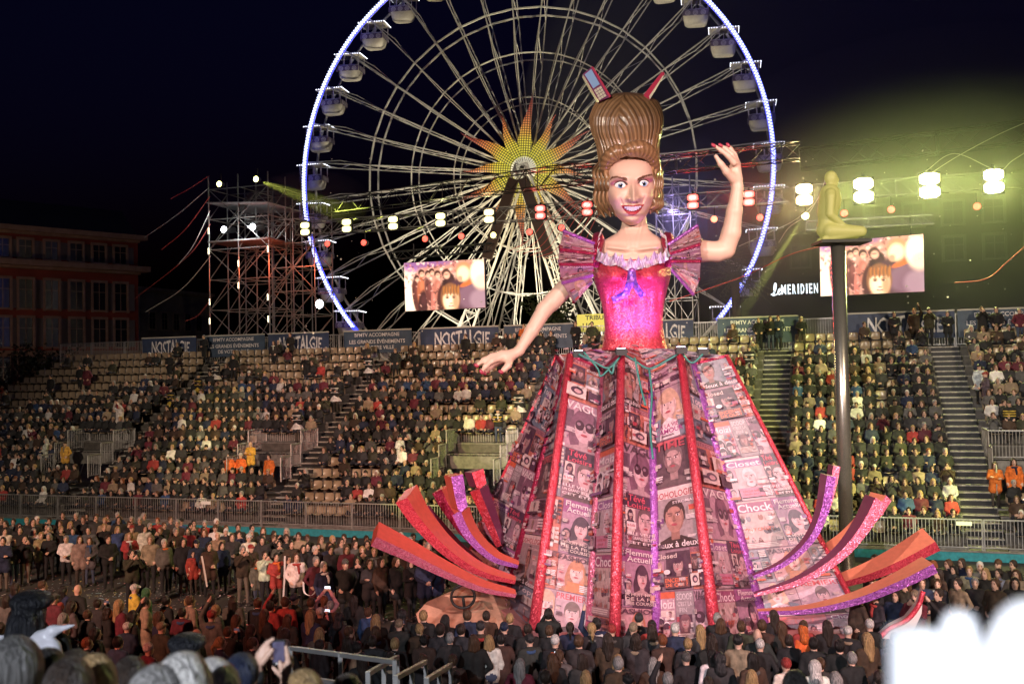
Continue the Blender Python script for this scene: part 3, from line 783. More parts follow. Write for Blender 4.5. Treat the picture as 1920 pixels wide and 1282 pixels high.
for px, py in ((614, 457), (682, 455), (797, 448), (865, 443)): par(px, py, RD_, 2.0, 'small red-orange round spotlight hanging before the wheel', group='small red lamps before the wheel')
par(925, 441, (1, .85, .3), 2.6, 'small yellow round spotlight beside the wheel legs')
par(993, 435, RD_, 2.0, 'small red-orange round spotlight below the sunburst'); par(1053, 427, RD_, 2.0, 'small red-orange round spotlight above the pleated sleeve')
par(1339, 411, (1, .22, .1), 2.6, 'small red round spotlight beside the raised forearm'); par(1425, 408, RD_, 2.0, 'small red round spotlight before the gondolas')
par(1583, 400, RD_, 2.0, 'small red round spotlight at the statue\'s chest'); par(1671, 393, RD_, 2.0, 'small red round spotlight above the video screen\'s middle'); par(1832, 387, RD_, 2.0, 'small red round spotlight past the video screen')
p = par(1510, 405, (1, 1, .45), 10, 'yellow beam spotlight pointing down behind the statue')
lamp('beam_spot', 'SPOT', p - E2 * .3, 30000, (.9, 1, .2), onD(1418, 545, DT - 2), 7, .2, .05)
p = par(599, 570, (.9, .95, 1), 16, 'single cold white floodlight beside the lower gondolas', d=19, r=.3)

# ------------------------------------------------------------------ video screens
def blob(g, cx, cy, rx, ry, col, M4, n=14, lift=0., wob=.0, rot=0.):
    P = []
    for i in range(n):
        a = 2 * math.pi * i / n; r = 1 + wob * math.sin(a * 3 + cx * 9); x, y = rx * r * math.cos(a), ry * r * math.sin(a)
        P.append(M4(cx + x * math.cos(rot) - y * math.sin(rot), cy + x * math.sin(rot) + y * math.cos(rot), lift))
    g.add(P, [tuple(range(n))], 0, col)
def make_picture(NX=160, NY=90):
    """the relayed picture: a boy's selfie before a warm, overexposed crowd; soft painted shapes"""
    r = random.Random(5); X, Y = np.meshgrid((np.arange(NX) + .5) / NX, (np.arange(NY) + .5) / NY); I = np.zeros((NY, NX, 3)) + np.array((.8, .36, .24))
    def dab(cx, cy, rx, ry, col, soft=.25, rot=0., k=1.):
        nonlocal I
        dx, dy = (X - cx) * 1.78, Y - cy; c, s_ = math.cos(rot), math.sin(rot); e = np.sqrt(((dx * c + dy * s_) / (rx * 1.78)) ** 2 + ((-dx * s_ + dy * c) / ry) ** 2)
        a = np.clip((1 + soft - e) / (2 * soft), 0, 1); a = (a * a * (3 - 2 * a) * k)[..., None]; I = I * (1 - a) + np.array(col) * a
    dab(.05, .3, .13, .6, (1.5, 1.1, .8), .4); dab(.1, .92, .1, .12, (.5, .2, .5), .5); dab(.3, .98, .3, .1, (.4, .15, .35), .4)
    for q in range(240):
        v = r.choice(((1.3, .8, .6), (.25, .06, .05), (.9, .3, .22), (1.2, .6, .45), (.5, .12, .1))); dab(r.random(), r.uniform(.45, 1), r.uniform(.006, .022), r.uniform(.015, .04), v, .4, r.random() * 3, .75)
    for bx, by, w_, h_, cc in ((.15, .3, .05, .38, (.16, .04, .03)), (.21, .42, .05, .3, (.62, .16, .07)), (.23, .12, .06, .3, (.08, .02, .02)), (.31, .35, .045, .34, (.2, .05, .04)), (.36, .2, .03, .3, (.7, .2, .14)), (.42, .4, .05, .24, (.66, .2, .13)), (.47, .25, .06, .3, (.1, .025, .02)), (.56, .55, .08, .2, (.05, .015, .015))):
        dab(bx, by, w_, h_, cc, .2, r.uniform(-.15, .15)); dab(bx + .012, by + h_ * .3, w_ * .5, h_ * .35, tuple(v * 1.9 for v in cc), .5, 0, .6)
        for q in range(7): dab(bx + r.uniform(-w_, w_), by + r.uniform(-h_, h_ * .8), .008, .03, (1.1, .5, .36) if r.random() < .5 else (.06, .02, .02), .5, r.random() * 3, .6)
    for hx, hy, rr in ((.16, .66, .028), (.22, .76, .035), (.3, .74, .032), (.35, .78, .03), (.42, .72, .036), (.53, .72, .048)):
        dab(hx, hy + .02, rr * 1.1, rr * 2.0, (.1, .03, .02), .2); dab(hx + .006, hy - .02, rr * .8, rr * 1.5, (1.2, .6, .38), .35); dab(hx, hy - .0, rr * .6, rr * .3, (.4, .12, .08), .5, 0, .7)
    dab(.72, .3, .2, .34, (.12, .04, .05), .15); dab(.85, .25, .2, .26, (.3, .14, .18), .25); dab(.93, .18, .12, .2, (.5, .28, .32), .3)
    dab(.79, .52, .1, .05, (.95, .2, .05), .3, .35); dab(.75, .76, .1, .2, (.8, .35, .15), .2); dab(.74, .72, .075, .15, (1.5, 1.05, .6), .35); dab(.7, .62, .03, .06, (.9, .45, .25), .5); dab(.93, .72, .1, .26, (1.7, 1.35, .9), .3); dab(.97, .55, .1, .16, (1.4, .9, .6), .5)
    dab(.575, .24, .122, .3, (.36, .13, .05), .1); dab(.578, .2, .098, .24, (1.25, .78, .42), .16); dab(.55, .2, .05, .18, (1.5, 1.1, .68), .6, 0, .8); dab(.64, .16, .035, .18, (.75, .34, .15), .6, 0, .8)
    for q in range(18): x = .48 + q * .0115; dab(x, .39 - .02 * math.sin(q * 1.7), .012, .09, (.3 + .16 * (q % 3), .1 + .05 * (q % 3), .04), .4, r.uniform(-.12, .12), .9)
    for ex_ in (.535, .615): dab(ex_, .245, .024, .02, (.55, .25, .13), .5); dab(ex_, .24, .012, .016, (.16, .05, .03), .4); dab(ex_, .275, .026, .008, (.4, .16, .07), .5)
    dab(.578, .17, .012, .06, (1.5, 1.05, .66), .6); dab(.58, .125, .022, .012, (.62, .28, .16), .5); dab(.578, .07, .034, .016, (.62, .2, .14), .4); dab(.578, .078, .022, .006, (1.2, .9, .75), .5)
    return np.maximum(I, .012)
PICT = make_picture()
def screen(c, d, label):
    TL, TR, BR, BL = [onD(x, y, d) for x, y in c]
    n = -E2
    def M4(x, y, l=0.):
        x = min(max(x, .004), .996); y = min(max(y, .006), .994)
        return (BL * (1 - x) + BR * x) * (1 - y) + (TL * (1 - x) + TR * x) * y + n * (.02 + l * .004)
    t = thing('video_screen', label, 'screen', (BL + BR) / 2, 0, 'video screens', world=True)
    g = Geo(); g.add([BL, BR, TR, TL] + [q + E2 * .25 for q in (BL, BR, TR, TL)], [(0, 1, 2, 3), (7, 6, 5, 4), (0, 4, 5, 1), (1, 5, 6, 2), (2, 6, 7, 3), (3, 7, 4, 0)]); obj('cabinet', g, M_['black'], t)
    g = Geo(); NY, NX = PICT.shape[:2]
    VV = [M4(i / NX, j / NY) for j in range(NY + 1) for i in range(NX + 1)]; g.add(VV, [])
    for j in range(NY):
        for i in range(NX): k = j * (NX + 1) + i; g.f.append((k, k + 1, k + NX + 2, k + NX + 1)); g.m.append(0); g.c.append(tuple(PICT[j, i]))
    obj('picture', g, M_['screen'], t)
    g = Geo()
    for q in (TL + (TR - TL) * .12, TL + (TR - TL) * .88): g.beam(q + E2 * .1, q + E2 * .1 + EZ * 1.1, .05)
    obj('hanger', g, M_['dsteel'], t)
M_['screen'] = mat_emit_col('led_picture', 1.3)
screen([(757, 493), (908, 485), (911, 577), (760, 584)], 15.8, 'lit video screen showing a selfie, hanging in front of the ferris wheel')
screen([(1536, 455), (1732, 438), (1734, 547), (1538, 556)], 15.8, 'lit video screen showing a selfie, hanging behind the statue column')

# ------------------------------------------------------------------ scaffold tower with follow spots
def scaffold(name, label, px0, px1, pybase, pytop, d, nx, nd, depth, bay, tilt=0):
    A = onD(px0, pybase, d); B = onD(px1, pybase, d); wv = (B - A); wv[2] = 0; top = onD((px0 + px1) / 2, pytop, d)[2]
    t = thing(name, label, 'scaffold', ((A + B) / 2 * V3(1, 1, 0)), 0, None, world=True)
    A = A * V3(1, 1, 0)
    def Q(i, j, z): return A + wv * (i / (nx - 1)) + E2 * depth * (j / max(1, nd - 1)) + EZ * z
    for i in range(nx):
        for j in range(nd):
            g = Geo(); g.tube([Q(i, j, 0), Q(i, j, top)], .045, 6); obj('pole', g, M_['truss'], t)
    zs = list(np.arange(1.2, top + .1, bay))
    for z in zs:
        g = Geo()
        for j in range(nd): g.beam(Q(0, j, z), Q(nx - 1, j, z), .05)
        for i in range(nx): g.beam(Q(i, 0, z + .05), Q(i, nd - 1, z + .05), .05)
        obj('ledger', g, M_['truss'], t)
    g = Geo()
    for k, z in enumerate(zs[:-1]):
        for i in range(nx - 1):
            for j in range(nd):
                a, b = (i, i + 1) if (k + i + j) % 2 else (i + 1, i); g.beam(Q(a, j, z), Q(b, j, z + bay), .04)
        for j in range(nd - 1):
            for i in range(nx): g.beam(Q(i, j, z), Q(i, j + 1, z + bay), .04)
    o = obj('brace', g, M_['truss'], t); o['kind'] = 'stuff'
    return t, Q, top
tw, TQ, ttop = scaffold('scaffold_tower', 'tall scaffold tower with a roofed lamp deck beside the wheel', 394, 506, 612, 326, 18.5, 3, 3, 4.2, 2.0)
dz = onD(450, 450, 18.5)[2]
g = Geo(); g.box(TQ(1, 1, dz), (4.6, 4.4, .1), 0, RS); obj('deck', g, M_['tread'], tw)
g = Geo(); c = TQ(1, 1, dz + 2.45); g.box(c, (4.6, 4.6, .06), 0, RS @ np.array(Matrix.Rotation(.06, 3, 'Y'))); obj('roof_sheet', g, M_['steel'], tw)
tw2, TQ2, _ = scaffold('scaffold_tower', 'lower dim scaffold bay joined to the lamp tower', 512, 592, 612, 372, 20.5, 3, 2, 2.4, 1.6)
tw3, TQ3, _ = scaffold('scaffold_tower', 'slim scaffold tower hidden behind the giant figure\'s shoulder', 1235, 1300, 612, 330, 19.5, 3, 2, 2.4, 1.6)
for (px, py), lb in (((411, 345), 'yellow moving head on the outer tower post'), ((480, 336), 'yellow moving head throwing a beam from the tower top')):
    p = par(px, py, (1, 1, .3), 9, lb, d=18.2)
    if px > 450: lamp('beam_spot', 'SPOT', p - E2 * .3, 26000, (.9, 1, .15), onD(600, 382, 17.6), 13, .5, .05)
def followspot(px, py, label):
    p = onD(px, py, 18.9); t = thing('follow_spot', label, 'stage lamp', p, ROTS, 'follow spots on the tower deck')
    g = Geo(); g.tube([(0, 1.1, .1), (0, .3, 0), (0, 0, -.02)], [.2, .26, .27], 12); obj('barrel', g, M_['black'], t)
    g = Geo(); g.sphere((0, -.02, -.02), (.22, .06, .22), 12, 7); obj('lens', g, mat('lens_glow', (.8, .8, .8), .4, emit=(.92, .95, 1), es=12), t)
    g = Geo(); g.beam((0, .5, -.2), (0, .5, -.75), .06); g.beam((-.3, .5, -.75), (.3, .5, -.75), .05); g.beam((0, .2, -.75), (0, .8, -.75), .05); obj('stand', g, M_['black'], t)
    lamp('follow_light', 'SPOT', p - E2 * .2, 1500, (.9, .95, 1), p - E2 * 10 - EZ * 3, 120, .9, .2)
followspot(420, 430, 'white follow spot on the outer half of the tower deck'); followspot(474, 425, 'white follow spot on the inner half of the tower deck')
M_['tubelight'] = mat('tube_light', (.9, .85, .7), emit=(1, .9, .6), es=3)
for px, py, lb in ((391, 433, 'beside the deck'), (391, 471, 'just below the deck'), (393, 566, 'low on the outer post'), (393, 602, 'lowest on the outer post'), (447, 494, 'high on the middle post'), (447, 535, 'halfway down the middle post'), (502, 467, 'high on the inner post'), (502, 557, 'low on the inner post'), (503, 598, 'lowest on the inner post')):
    p = onD(px, py, 18.35); g = Geo(); g.tube([p - EZ * .2, p + EZ * .2], .04, 6); o = obj('tube_light', g, M_['tubelight']); tag(o, 'short glowing tube light ' + lb + ' of the scaffold tower', 'lamp', 'tube lights on the tower')
lamp('tower_glow', 'POINT', onD(505, 490, 17.8), 500, (1, .15, .06), size=.2)
lamp('tower_glow', 'POINT', onD(440, 435, 17.5), 220, (.9, .95, 1), size=.2)
lamp('rig_glow', 'POINT', onD(1262, 400, 18.2), 420, (.45, .35, 1), size=.3)

# ------------------------------------------------------------------ hotel sign and dark facades
M_['neon'] = mat('lit_letter', (.8, .85, .9), emit=(.8, .93, 1), es=2.6)
pl = onD(1490, 542, 60); t = thing('hotel_sign', 'lit white LE MERIDIEN sign on a dark building behind the stand', 'sign', pl, ROTS, None)
sc = (onD(1535, 540, 60) - onD(1445, 540, 60)) @ E1
xs = np.linspace(0, 1, 9); x0 = -sc * .28; word = 'MERIDIEN'; wid = [1.25, .8, .9, .35, .95, .35, .8, 1.0]; tot = sum(wid) + .45 * 7; k = sc * .76 / tot; x = x0
for ch, wd in zip(word, wid):
    g = Geo(); put_text(g, ch, (x + wd * k / 2, 0, .0), wd * k, .92, V3(1, 0, 0), EZ, V3(0, -1, 0)); g2 = Geo()
    v = g.V(); n_ = len(v); f = list(g.f); g2.add(np.vstack([v, v + V3(0, -.15, 0)]), [tuple(i + n_ for i in q) for q in f] + f); obj('letter', g2, M_['neon'], t); x += (wd + .45) * k
g = Geo(); L0 = -sc * .5; P = catmull([(L0 - .1, 0, -.55), (L0 + .45, 0, -.35), (L0 + .75, 0, .5), (L0 + .6, 0, .8), (L0 + .42, 0, .35), (L0 + .35, 0, -.3), (L0 + .2, 0, -.62), (L0 + .55, 0, -.6), (L0 + .95, 0, -.45), (L0 + 1.1, 0, -.05), (L0 + 1.35, 0, .12), (L0 + 1.3, 0, -.12), (L0 + 1.05, 0, -.3), (L0 + 1.2, 0, -.55), (L0 + 1.65, 0, -.35)], 5); P = (P - V3(L0, 0, 0)) * V3(.6, 1, .8) + V3(L0 + .05, 0, 0); g.tube(P, .06, 5); obj('letter', g, M_['neon'], t, True)
def facade(name, label, A, B, ztop, rows, cols, mwall, cat='building', mwin=None, depth=12, cornices=(), roof=None, shut=None, mfr='stone'):
    """a building front from A to B (ground points), windows as parts"""
    A = np.asarray(A, float) * V3(1, 1, 0); B = np.asarray(B, float) * V3(1, 1, 0); u = nrm(B - A); n = V3(u[1], -u[0], 0); 
    if n @ (CAM - A) < 0: n = -n
    L = np.linalg.norm(B - A); R = np.stack([u, -n, EZ], 1); t = thing(name, label, cat, (A + B) / 2, 0, None, world=True)
    g = Geo(); g.box((A + B) / 2 - n * depth / 2 + EZ * ztop / 2, (L, depth, ztop), 0, R); obj('wall', g, mwall, t)
    for z, h, o_ in cornices:
        g = Geo(); g.box((A + B) / 2 + n * (o_ / 2 - .1) + EZ * z, (L + o_, o_ + .2, h), 0, R); g.box((A + B) / 2 + n * (o_ / 4) + EZ * (z - h * .75), (L, o_ / 2, h * .5), 0, R); obj('cornice', g, M_['stone'], t)
    if roof:
        g = Geo(); P = [A + n * .3 + EZ * ztop, B + n * .3 + EZ * ztop, B - n * 4 + EZ * (ztop + roof), A - n * 4 + EZ * (ztop + roof), A - n * depth + EZ * ztop, B - n * depth + EZ * ztop]
        g.add(P, [(0, 1, 2, 3), (3, 2, 5, 4), (0, 3, 4), (1, 5, 2)]); obj('roof', g, M_['slate'], t)
    for (z0, z1, ww) in rows:
        for x in cols:
            if x < 1 or x > L - 1: continue
            c = A + u * x + EZ * (z0 + z1) / 2; h = z1 - z0
            g = Geo()
            for sx in (-1, 1): g.box(c + u * sx * (ww / 2 + .12) + n * .06, (.24, .16, h + .5), 0, R)
            g.box(c + n * .06 + EZ * (h / 2 + .13), (ww, .16, .26), 0, R); g.box(c + n * .1 - EZ * (h / 2 + .1), (ww + .5, .3, .16), 0, R)
            wn = obj('window', g, M_[mfr], t)
            g = Geo(); g.box(c + n * .012, (ww, .03, h), 0, R); obj('pane', g, mwin, wn)
            g = Geo(); g.box(c + n * .03, (.07, .05, h), 0, R); g.box(c + n * .03 + EZ * h * .15, (ww, .045, .06), 0, R); obj('glazing_bar', g, M_[mfr], wn)
            if shut:
                for sx in (-1, 1): g = Geo(); g.box(c + u * sx * (ww / 2 + .24 + ww * .25) + n * .05, (ww * .48, .08, h), 0, R); obj('shutter', g, M_['shutter'], wn)
    return t
M_['redwall'] = mat('red_plaster', (.3, .075, .045), .85, noise=.3, nscale=.6)
M_['stone'] = mat('pale_stone', (.38, .31, .22), .8, noise=.25, nscale=1.5)
M_['slate'] = mat('slate_roof', (.06, .06, .06), .7)
M_['shutter'] = mat('grey_shutter', (.16, .17, .16), .7)
M_['pane'] = mat('dark_window_glass', (.02, .025, .03), .12)
M_['palewall'] = mat('pale_plaster', (.3, .27, .2), .85, noise=.3, nscale=.5)
M_['darkwall'] = mat('dark_facade', (.025, .023, .021), .85, noise=.3, nscale=.5)
BC = atY(258, 447, 108); ub = nrm(V3(-.695, -.719, 0)); A0 = BC * V3(1, 1, 0); B0 = A0 + ub * 48
def t_at(px):
    d = ray(px, 560); k = np.linalg.solve(np.array([[d[0], -ub[0]], [d[1], -ub[1]]]), (A0 - CAM)[:2]); return k[1]
cols = [t_at(x) for x in (226, 186, 143, 97, 48, 5)]; dx = cols[-1] - cols[-2]; cols += [cols[-1] + dx * (i + 1) for i in range(4)]
zc = BC[2]
facade('red_building', 'dim red plastered building with stone cornices and tall shuttered windows', A0, B0, zc, [(zc - 2.9, zc - 1.1, 1.25), (zc - 8.0, zc - 5.1, 1.3), (zc - 11.9, zc - 9.0, 1.3), (zc - 15.8, zc - 12.9, 1.3)], cols, M_['redwall'], mwin=M_['pane'],
       cornices=((zc - .05, .5, 1.2), (zc - 3.5, .55, 1.5), (zc - 12.45, .3, .4)), roof=3.5, shut=True)
facade('pale_building', 'dim pale building half hidden behind the scaffold tower', atY(262, 600, 135), atY(395, 600, 150), 19, [(13.5, 15.8, 1.2), (9, 11.6, 1.2)], [2.5 + 2.6 * i for i in range(5)], M_['palewall'], mwin=M_['pane'], cornices=((19, .4, .6),))
facade('hotel_building', 'dark hotel front behind the stand under its lit sign', onD(1330, 560, 62), onD(1990, 560, 62), 24, [(19.5, 21.5, 1.6), (16.2, 18.2, 1.6)], [2 + 3.4 * i for i in range(14)], M_['darkwall'], mwin=M_['pane'], mfr='slate')

# ------------------------------------------------------------------ palm and trees
M_['frond'] = mat('palm_frond', (.09, .1, .03), .6); M_['bark'] = mat('bark', (.12, .085, .05), .9, noise=.4); M_['leaf'] = mat('tree_leaf', (.04, .06, .02), .6)
def palm(px, py, Y, h, label):
    b = atY(px, py, Y); top = V3(b[0], b[1], b[2]); t = thing('palm_tree', label, 'palm tree', (b[0], b[1], 0), 0, None, world=True)
    g = Geo(); g.tube([(b[0], b[1], 0), (b[0] + .1, b[1], top[2] * .5), top], [.4, .3, .28], 10); obj('trunk', g, M_['bark'], t, True)
    g = Geo(); rnd = random.Random(5)
    for i in range(46):
        a = i * 2.4; el = rnd.uniform(-.5, 1.3); L = rnd.uniform(1.7, 2.5); d = V3(math.cos(a) * math.cos(el), math.sin(a) * math.cos(el), math.sin(el))
        P = [top + d * L * q / 6 - EZ * (.5 * (q / 6) ** 2 * L * .35) for q in range(7)]; g.tube(P, [.03] * 6 + [.01], 4)
        side = nrm(np.cross(d, EZ + .01))
        for q in range(2, 7):
            for s_ in (-1, 1):
                for w_ in (.5, .9):
                    tip = P[q] + (side * s_ * w_ + d * .6) * .55 - EZ * .2; g.add([P[q], P[q] + d * .07, tip], [(0, 1, 2)])
    o = obj('crown', g, M_['frond'], t)
palm(1378, 522, 66, 3, 'dim fan palm between the bodice and the gondolas')
def tree(px, pytop, Y, r, hgt, label, n=1600, seed=1, mt='leaf'):
    p = atY(px, pytop, Y); z = p[2]; t = thing('broadleaf_tree', label, 'tree', (p[0], p[1], 0), 0, None, world=True); rnd = random.Random(seed)
    g = Geo(); g.tube([(p[0], p[1], 0), (p[0] + .1, p[1], z - hgt * .6), (p[0], p[1], z - hgt * .2)], [.25, .18, .05], 7)
    for i in range(6):
        a = i * 1.1; g.tube([(p[0], p[1], z - hgt * .7), (p[0] + r * .6 * math.cos(a), p[1] + r * .6 * math.sin(a), z - hgt * .35)], [.1, .03], 5)
    obj('trunk', g, M_['bark'], t, True); g = Geo()
    cl = [(p + V3(rnd.uniform(-r, r) * .75, rnd.uniform(-r, r) * .75, -hgt * .5 + rnd.uniform(-.5, .42) * hgt), rnd.uniform(.25, .5) * r) for _ in range(16)]
    for i in range(n):
        c, rr = cl[i % 16]; v = nrm(V3(rnd.gauss(0, 1), rnd.gauss(0, 1), rnd.gauss(0, 1))) * rr * rnd.random() ** .4; q = c + v
        a = nrm(V3(rnd.gauss(0, 1), rnd.gauss(0, 1), rnd.gauss(0, 1))); b = nrm(np.cross(a, (rnd.random(), .3, rnd.random()))); s_ = rnd.uniform(.12, .24)
        g.add([q, q + (a + b * .5) * s_, q + a * 1.8 * s_, q + (a - b * .5) * s_], [(0, 1, 2, 3)])
    obj('crown', g, M_[mt], t)
tree(22, 628, 70, 3.0, 6, 'dark leafy tree before the red building', seed=2)
tree(85, 650, 74, 2.6, 5, 'low dark tree between the red building and the stand', seed=3)
tree(1030, 552, 62, 1.6, 3.5, 'small tree behind the fence by the lowered arm', seed=4, n=900)

# ------------------------------------------------------------------ statue on its column
cb = atZ(1589, 1072, 0.0); CY = cb[1]; ctop = atY(1571, 458, CY)
t = thing('column_statue', 'pale resin kneeling figure sitting on its heels atop a tall steel column', 'statue', (cb[0], cb[1], 0), 0, None, world=True)
M_['poles'] = mat('polished_steel', (.6, .57, .5), .27, .85, noise=.1)
g = Geo(); g.tube([(cb[0], cb[1], 0), (cb[0], cb[1], ctop[2] - .04)], .235, 28); g.tube([(cb[0], cb[1], 0), (cb[0], cb[1], .06)], .5, 24); obj('column', g, M_['poles'], t, True)
sc_ = CY / F
def ST(px, py, y=0.): p = atY(px, py, CY); return V3(p[0], p[1] + y, p[2])
g = Geo(); c = ST(1577, 455); g.box(c, (1.65, 1.2, .1)); obj('plinth_plate', g, M_['dsteel'], t)
pr = []
def cap(a, b, ra, rb): pr.append(('c', a, b, ra * sc_, rb * sc_))
pr.append(('e', ST(1558, 334), np.array((12, 10.5, 14)) * sc_)); cap(ST(1566, 340), ST(1566, 345), 6, 5); cap(ST(1557, 345), ST(1556, 360), 7, 8); cap(ST(1569, 333), ST(1571, 338), 2.5, 3); cap(ST(1562, 345), ST(1567, 347), 5, 4)
cap(ST(1556, 364), ST(1552, 400), 19, 19); cap(ST(1562, 372), ST(1563, 385), 15, 13); cap(ST(1552, 400), ST(1552, 428), 17, 19); cap(ST(1549, 430), ST(1553, 436), 18, 17)
for y in (-.36, .36):
    cap(ST(1552, 366, y * .8), ST(1551, 372, y), 10, 9); cap(ST(1551, 372, y), ST(1549, 405, y * 1.15), 8.5, 7.5); cap(ST(1549, 405, y * 1.15), ST(1574, 424, y * .9), 7, 5); cap(ST(1574, 424, y * .9), ST(1583, 429, y * .8), 4.5, 3.5)
    for f in range(4): cap(ST(1582, 428, y * .8 + (f - 1.5) * .045), ST(1592, 433, y * .8 + (f - 1.5) * .05), 1.9, 1.5)
    cap(ST(1553, 434, y * .55), ST(1609, 436, y * .8), 15, 10); cap(ST(1609, 437, y * .8), ST(1556, 447, y * .7), 8.5, 6.5); cap(ST(1556, 447, y * .7), ST(1540, 449, y * .7), 5.5, 4)
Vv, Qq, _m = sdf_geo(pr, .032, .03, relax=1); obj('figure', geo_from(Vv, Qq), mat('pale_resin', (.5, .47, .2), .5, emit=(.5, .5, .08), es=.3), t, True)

# ------------------------------------------------------------------ paper streamers caught in the rigging
M_['strw'] = mat('white_streamer', (.75, .72, .68), .6); M_['strr'] = mat('red_streamer', (.65, .12, .1), .6)
def streamer(pts, d, m, label, r=.022):
    P = catmull([onD(x, y, d) + E2 * (.15 * math.sin(i)) for i, (x, y) in enumerate(pts)], 8); g = Geo(); g.tube(P, r, 4); o = obj('paper_streamer', g, M_[m]); tag(o, label, 'streamer', 'paper streamers in the rigging')
streamer([(1960, 262), (1900, 300), (1870, 318), (1790, 288), (1735, 322)], 14, 'strw', 'white streamer looping down to the glaring lamp above the screen')
streamer([(1960, 215), (1880, 248), (1800, 290), (1745, 325)], 14.5, 'strw', 'white streamer hanging across the dark roof truss')
streamer([(1940, 445), (1890, 490), (1850, 522), (1790, 530)], 12, 'strr', 'red streamer drooping past the end of the video screen')
streamer([(1255, 565), (1330, 540), (1400, 515), (1480, 478), (1540, 462)], 12, 'strr', 'red streamer stretched from the sleeve to the statue plinth')
streamer([(1385, 462), (1440, 436), (1490, 412), (1532, 375), (1548, 335)], 10, 'strw', 'white streamer snagged on the statue\'s neck')
streamer([(1460, 455), (1480, 425), (1515, 400), (1545, 350)], 10, 'strw', 'second white streamer trailing behind the statue')
for i, (a, b, c) in enumerate((((392, 330), (350, 355), (318, 372)), ((392, 352), (330, 402), (268, 445)), ((394, 368), (345, 430), (300, 468)), ((394, 395), (360, 460), (330, 498)), ((395, 420), (350, 480), (250, 560)), ((395, 480), (340, 540), (270, 585)), ((396, 560), (370, 590), (345, 602)))):
    streamer([a, b, c], 18 - i * .3, 'strw' if i % 2 else 'strr', ('white' if i % 2 else 'reddish') + ' streamer trailing from ' + ['the tower top', 'just under the tower top', 'the tower above the roof sheet', 'the tower at the deck', 'the tower below the deck', 'midway down the tower', 'the tower foot'][i], .016)
for i in range(8):
    x = 1015 + i * 13; streamer([(x + 50, 380 - i * 3), (x + 10, 410), (x - 25, 450 + i * 4), (x - 60, 470 + i * 3)], 14 - i * .2, 'strr', 'red streamer slanting before the wheel legs', .018)
g = Geo(); rnd = random.Random(9)
for i in range(170):
    p = atY(rnd.uniform(560, 1900), rnd.uniform(280, 640), rnd.uniform(33, 50)); s_ = rnd.uniform(.015, .035); a = nrm(V3(rnd.gauss(0, 1), rnd.gauss(0, 1), rnd.gauss(0, 1))); b = nrm(np.cross(a, (.2, .9, .3)))
    g.add([p - a * s_ - b * s_, p + a * s_ - b * s_, p + a * s_ + b * s_, p - a * s_ + b * s_], [(0, 1, 2, 3)])
o = obj('falling_confetti', g, M_['strw']); o['kind'] = 'stuff'; o['label'] = 'white confetti drifting in the air before the rig'
# ================================================================== THE CARNIVAL QUEEN FLOAT
FY = 26.2
def Q(px, py, Y=FY): return atY(px, py, Y)
PX = FY / F                                            # metres per pixel at the figure
qb = atY(1230, 1180, 26)
fl = thing('carnival_float', 'giant smiling carnival queen in a red bodice and a skirt of magazine covers', 'carnival float', (qb[0], 26, 0), world=True)
M_['gred'] = glitter('red_glitter', (.62, .03, .07), 55, (.85, .12, .16))
M_['gdred'] = glitter('dark_red_glitter', (.32, .015, .05), 55, (.45, .03, .1))
M_['gpur'] = glitter('purple_glitter', (.3, .05, .36), 55, (.55, .2, .62))
M_['gpink'] = glitter('pink_glitter', (.8, .12, .25), 55, (.9, .3, .42))
M_['print'] = mat('magazine_print', rough=.42, src='col', noise=.26, nscale=11, bump=.1)
def _tint(m, c):
    n = m.node_tree.nodes; L = m.node_tree.links; mx = n.new('ShaderNodeMixRGB'); mx.blend_type = 'MULTIPLY'; mx.inputs[0].default_value = 1; mx.inputs[2].default_value = (*c, 1)
    src = n['Principled BSDF'].inputs['Base Color'].links[0].from_socket; L.new(src, mx.inputs[1]); L.new(mx.outputs[0], n['Principled BSDF'].inputs['Base Color'])
_tint(M_['print'], (1, .76, .83))
M_['qskin'] = mat('painted_skin', (.76, .5, .4), .45, noise=.05, nscale=2)
M_['plain'] = mat('red_satin', (.6, .09, .06), .5, noise=.15)
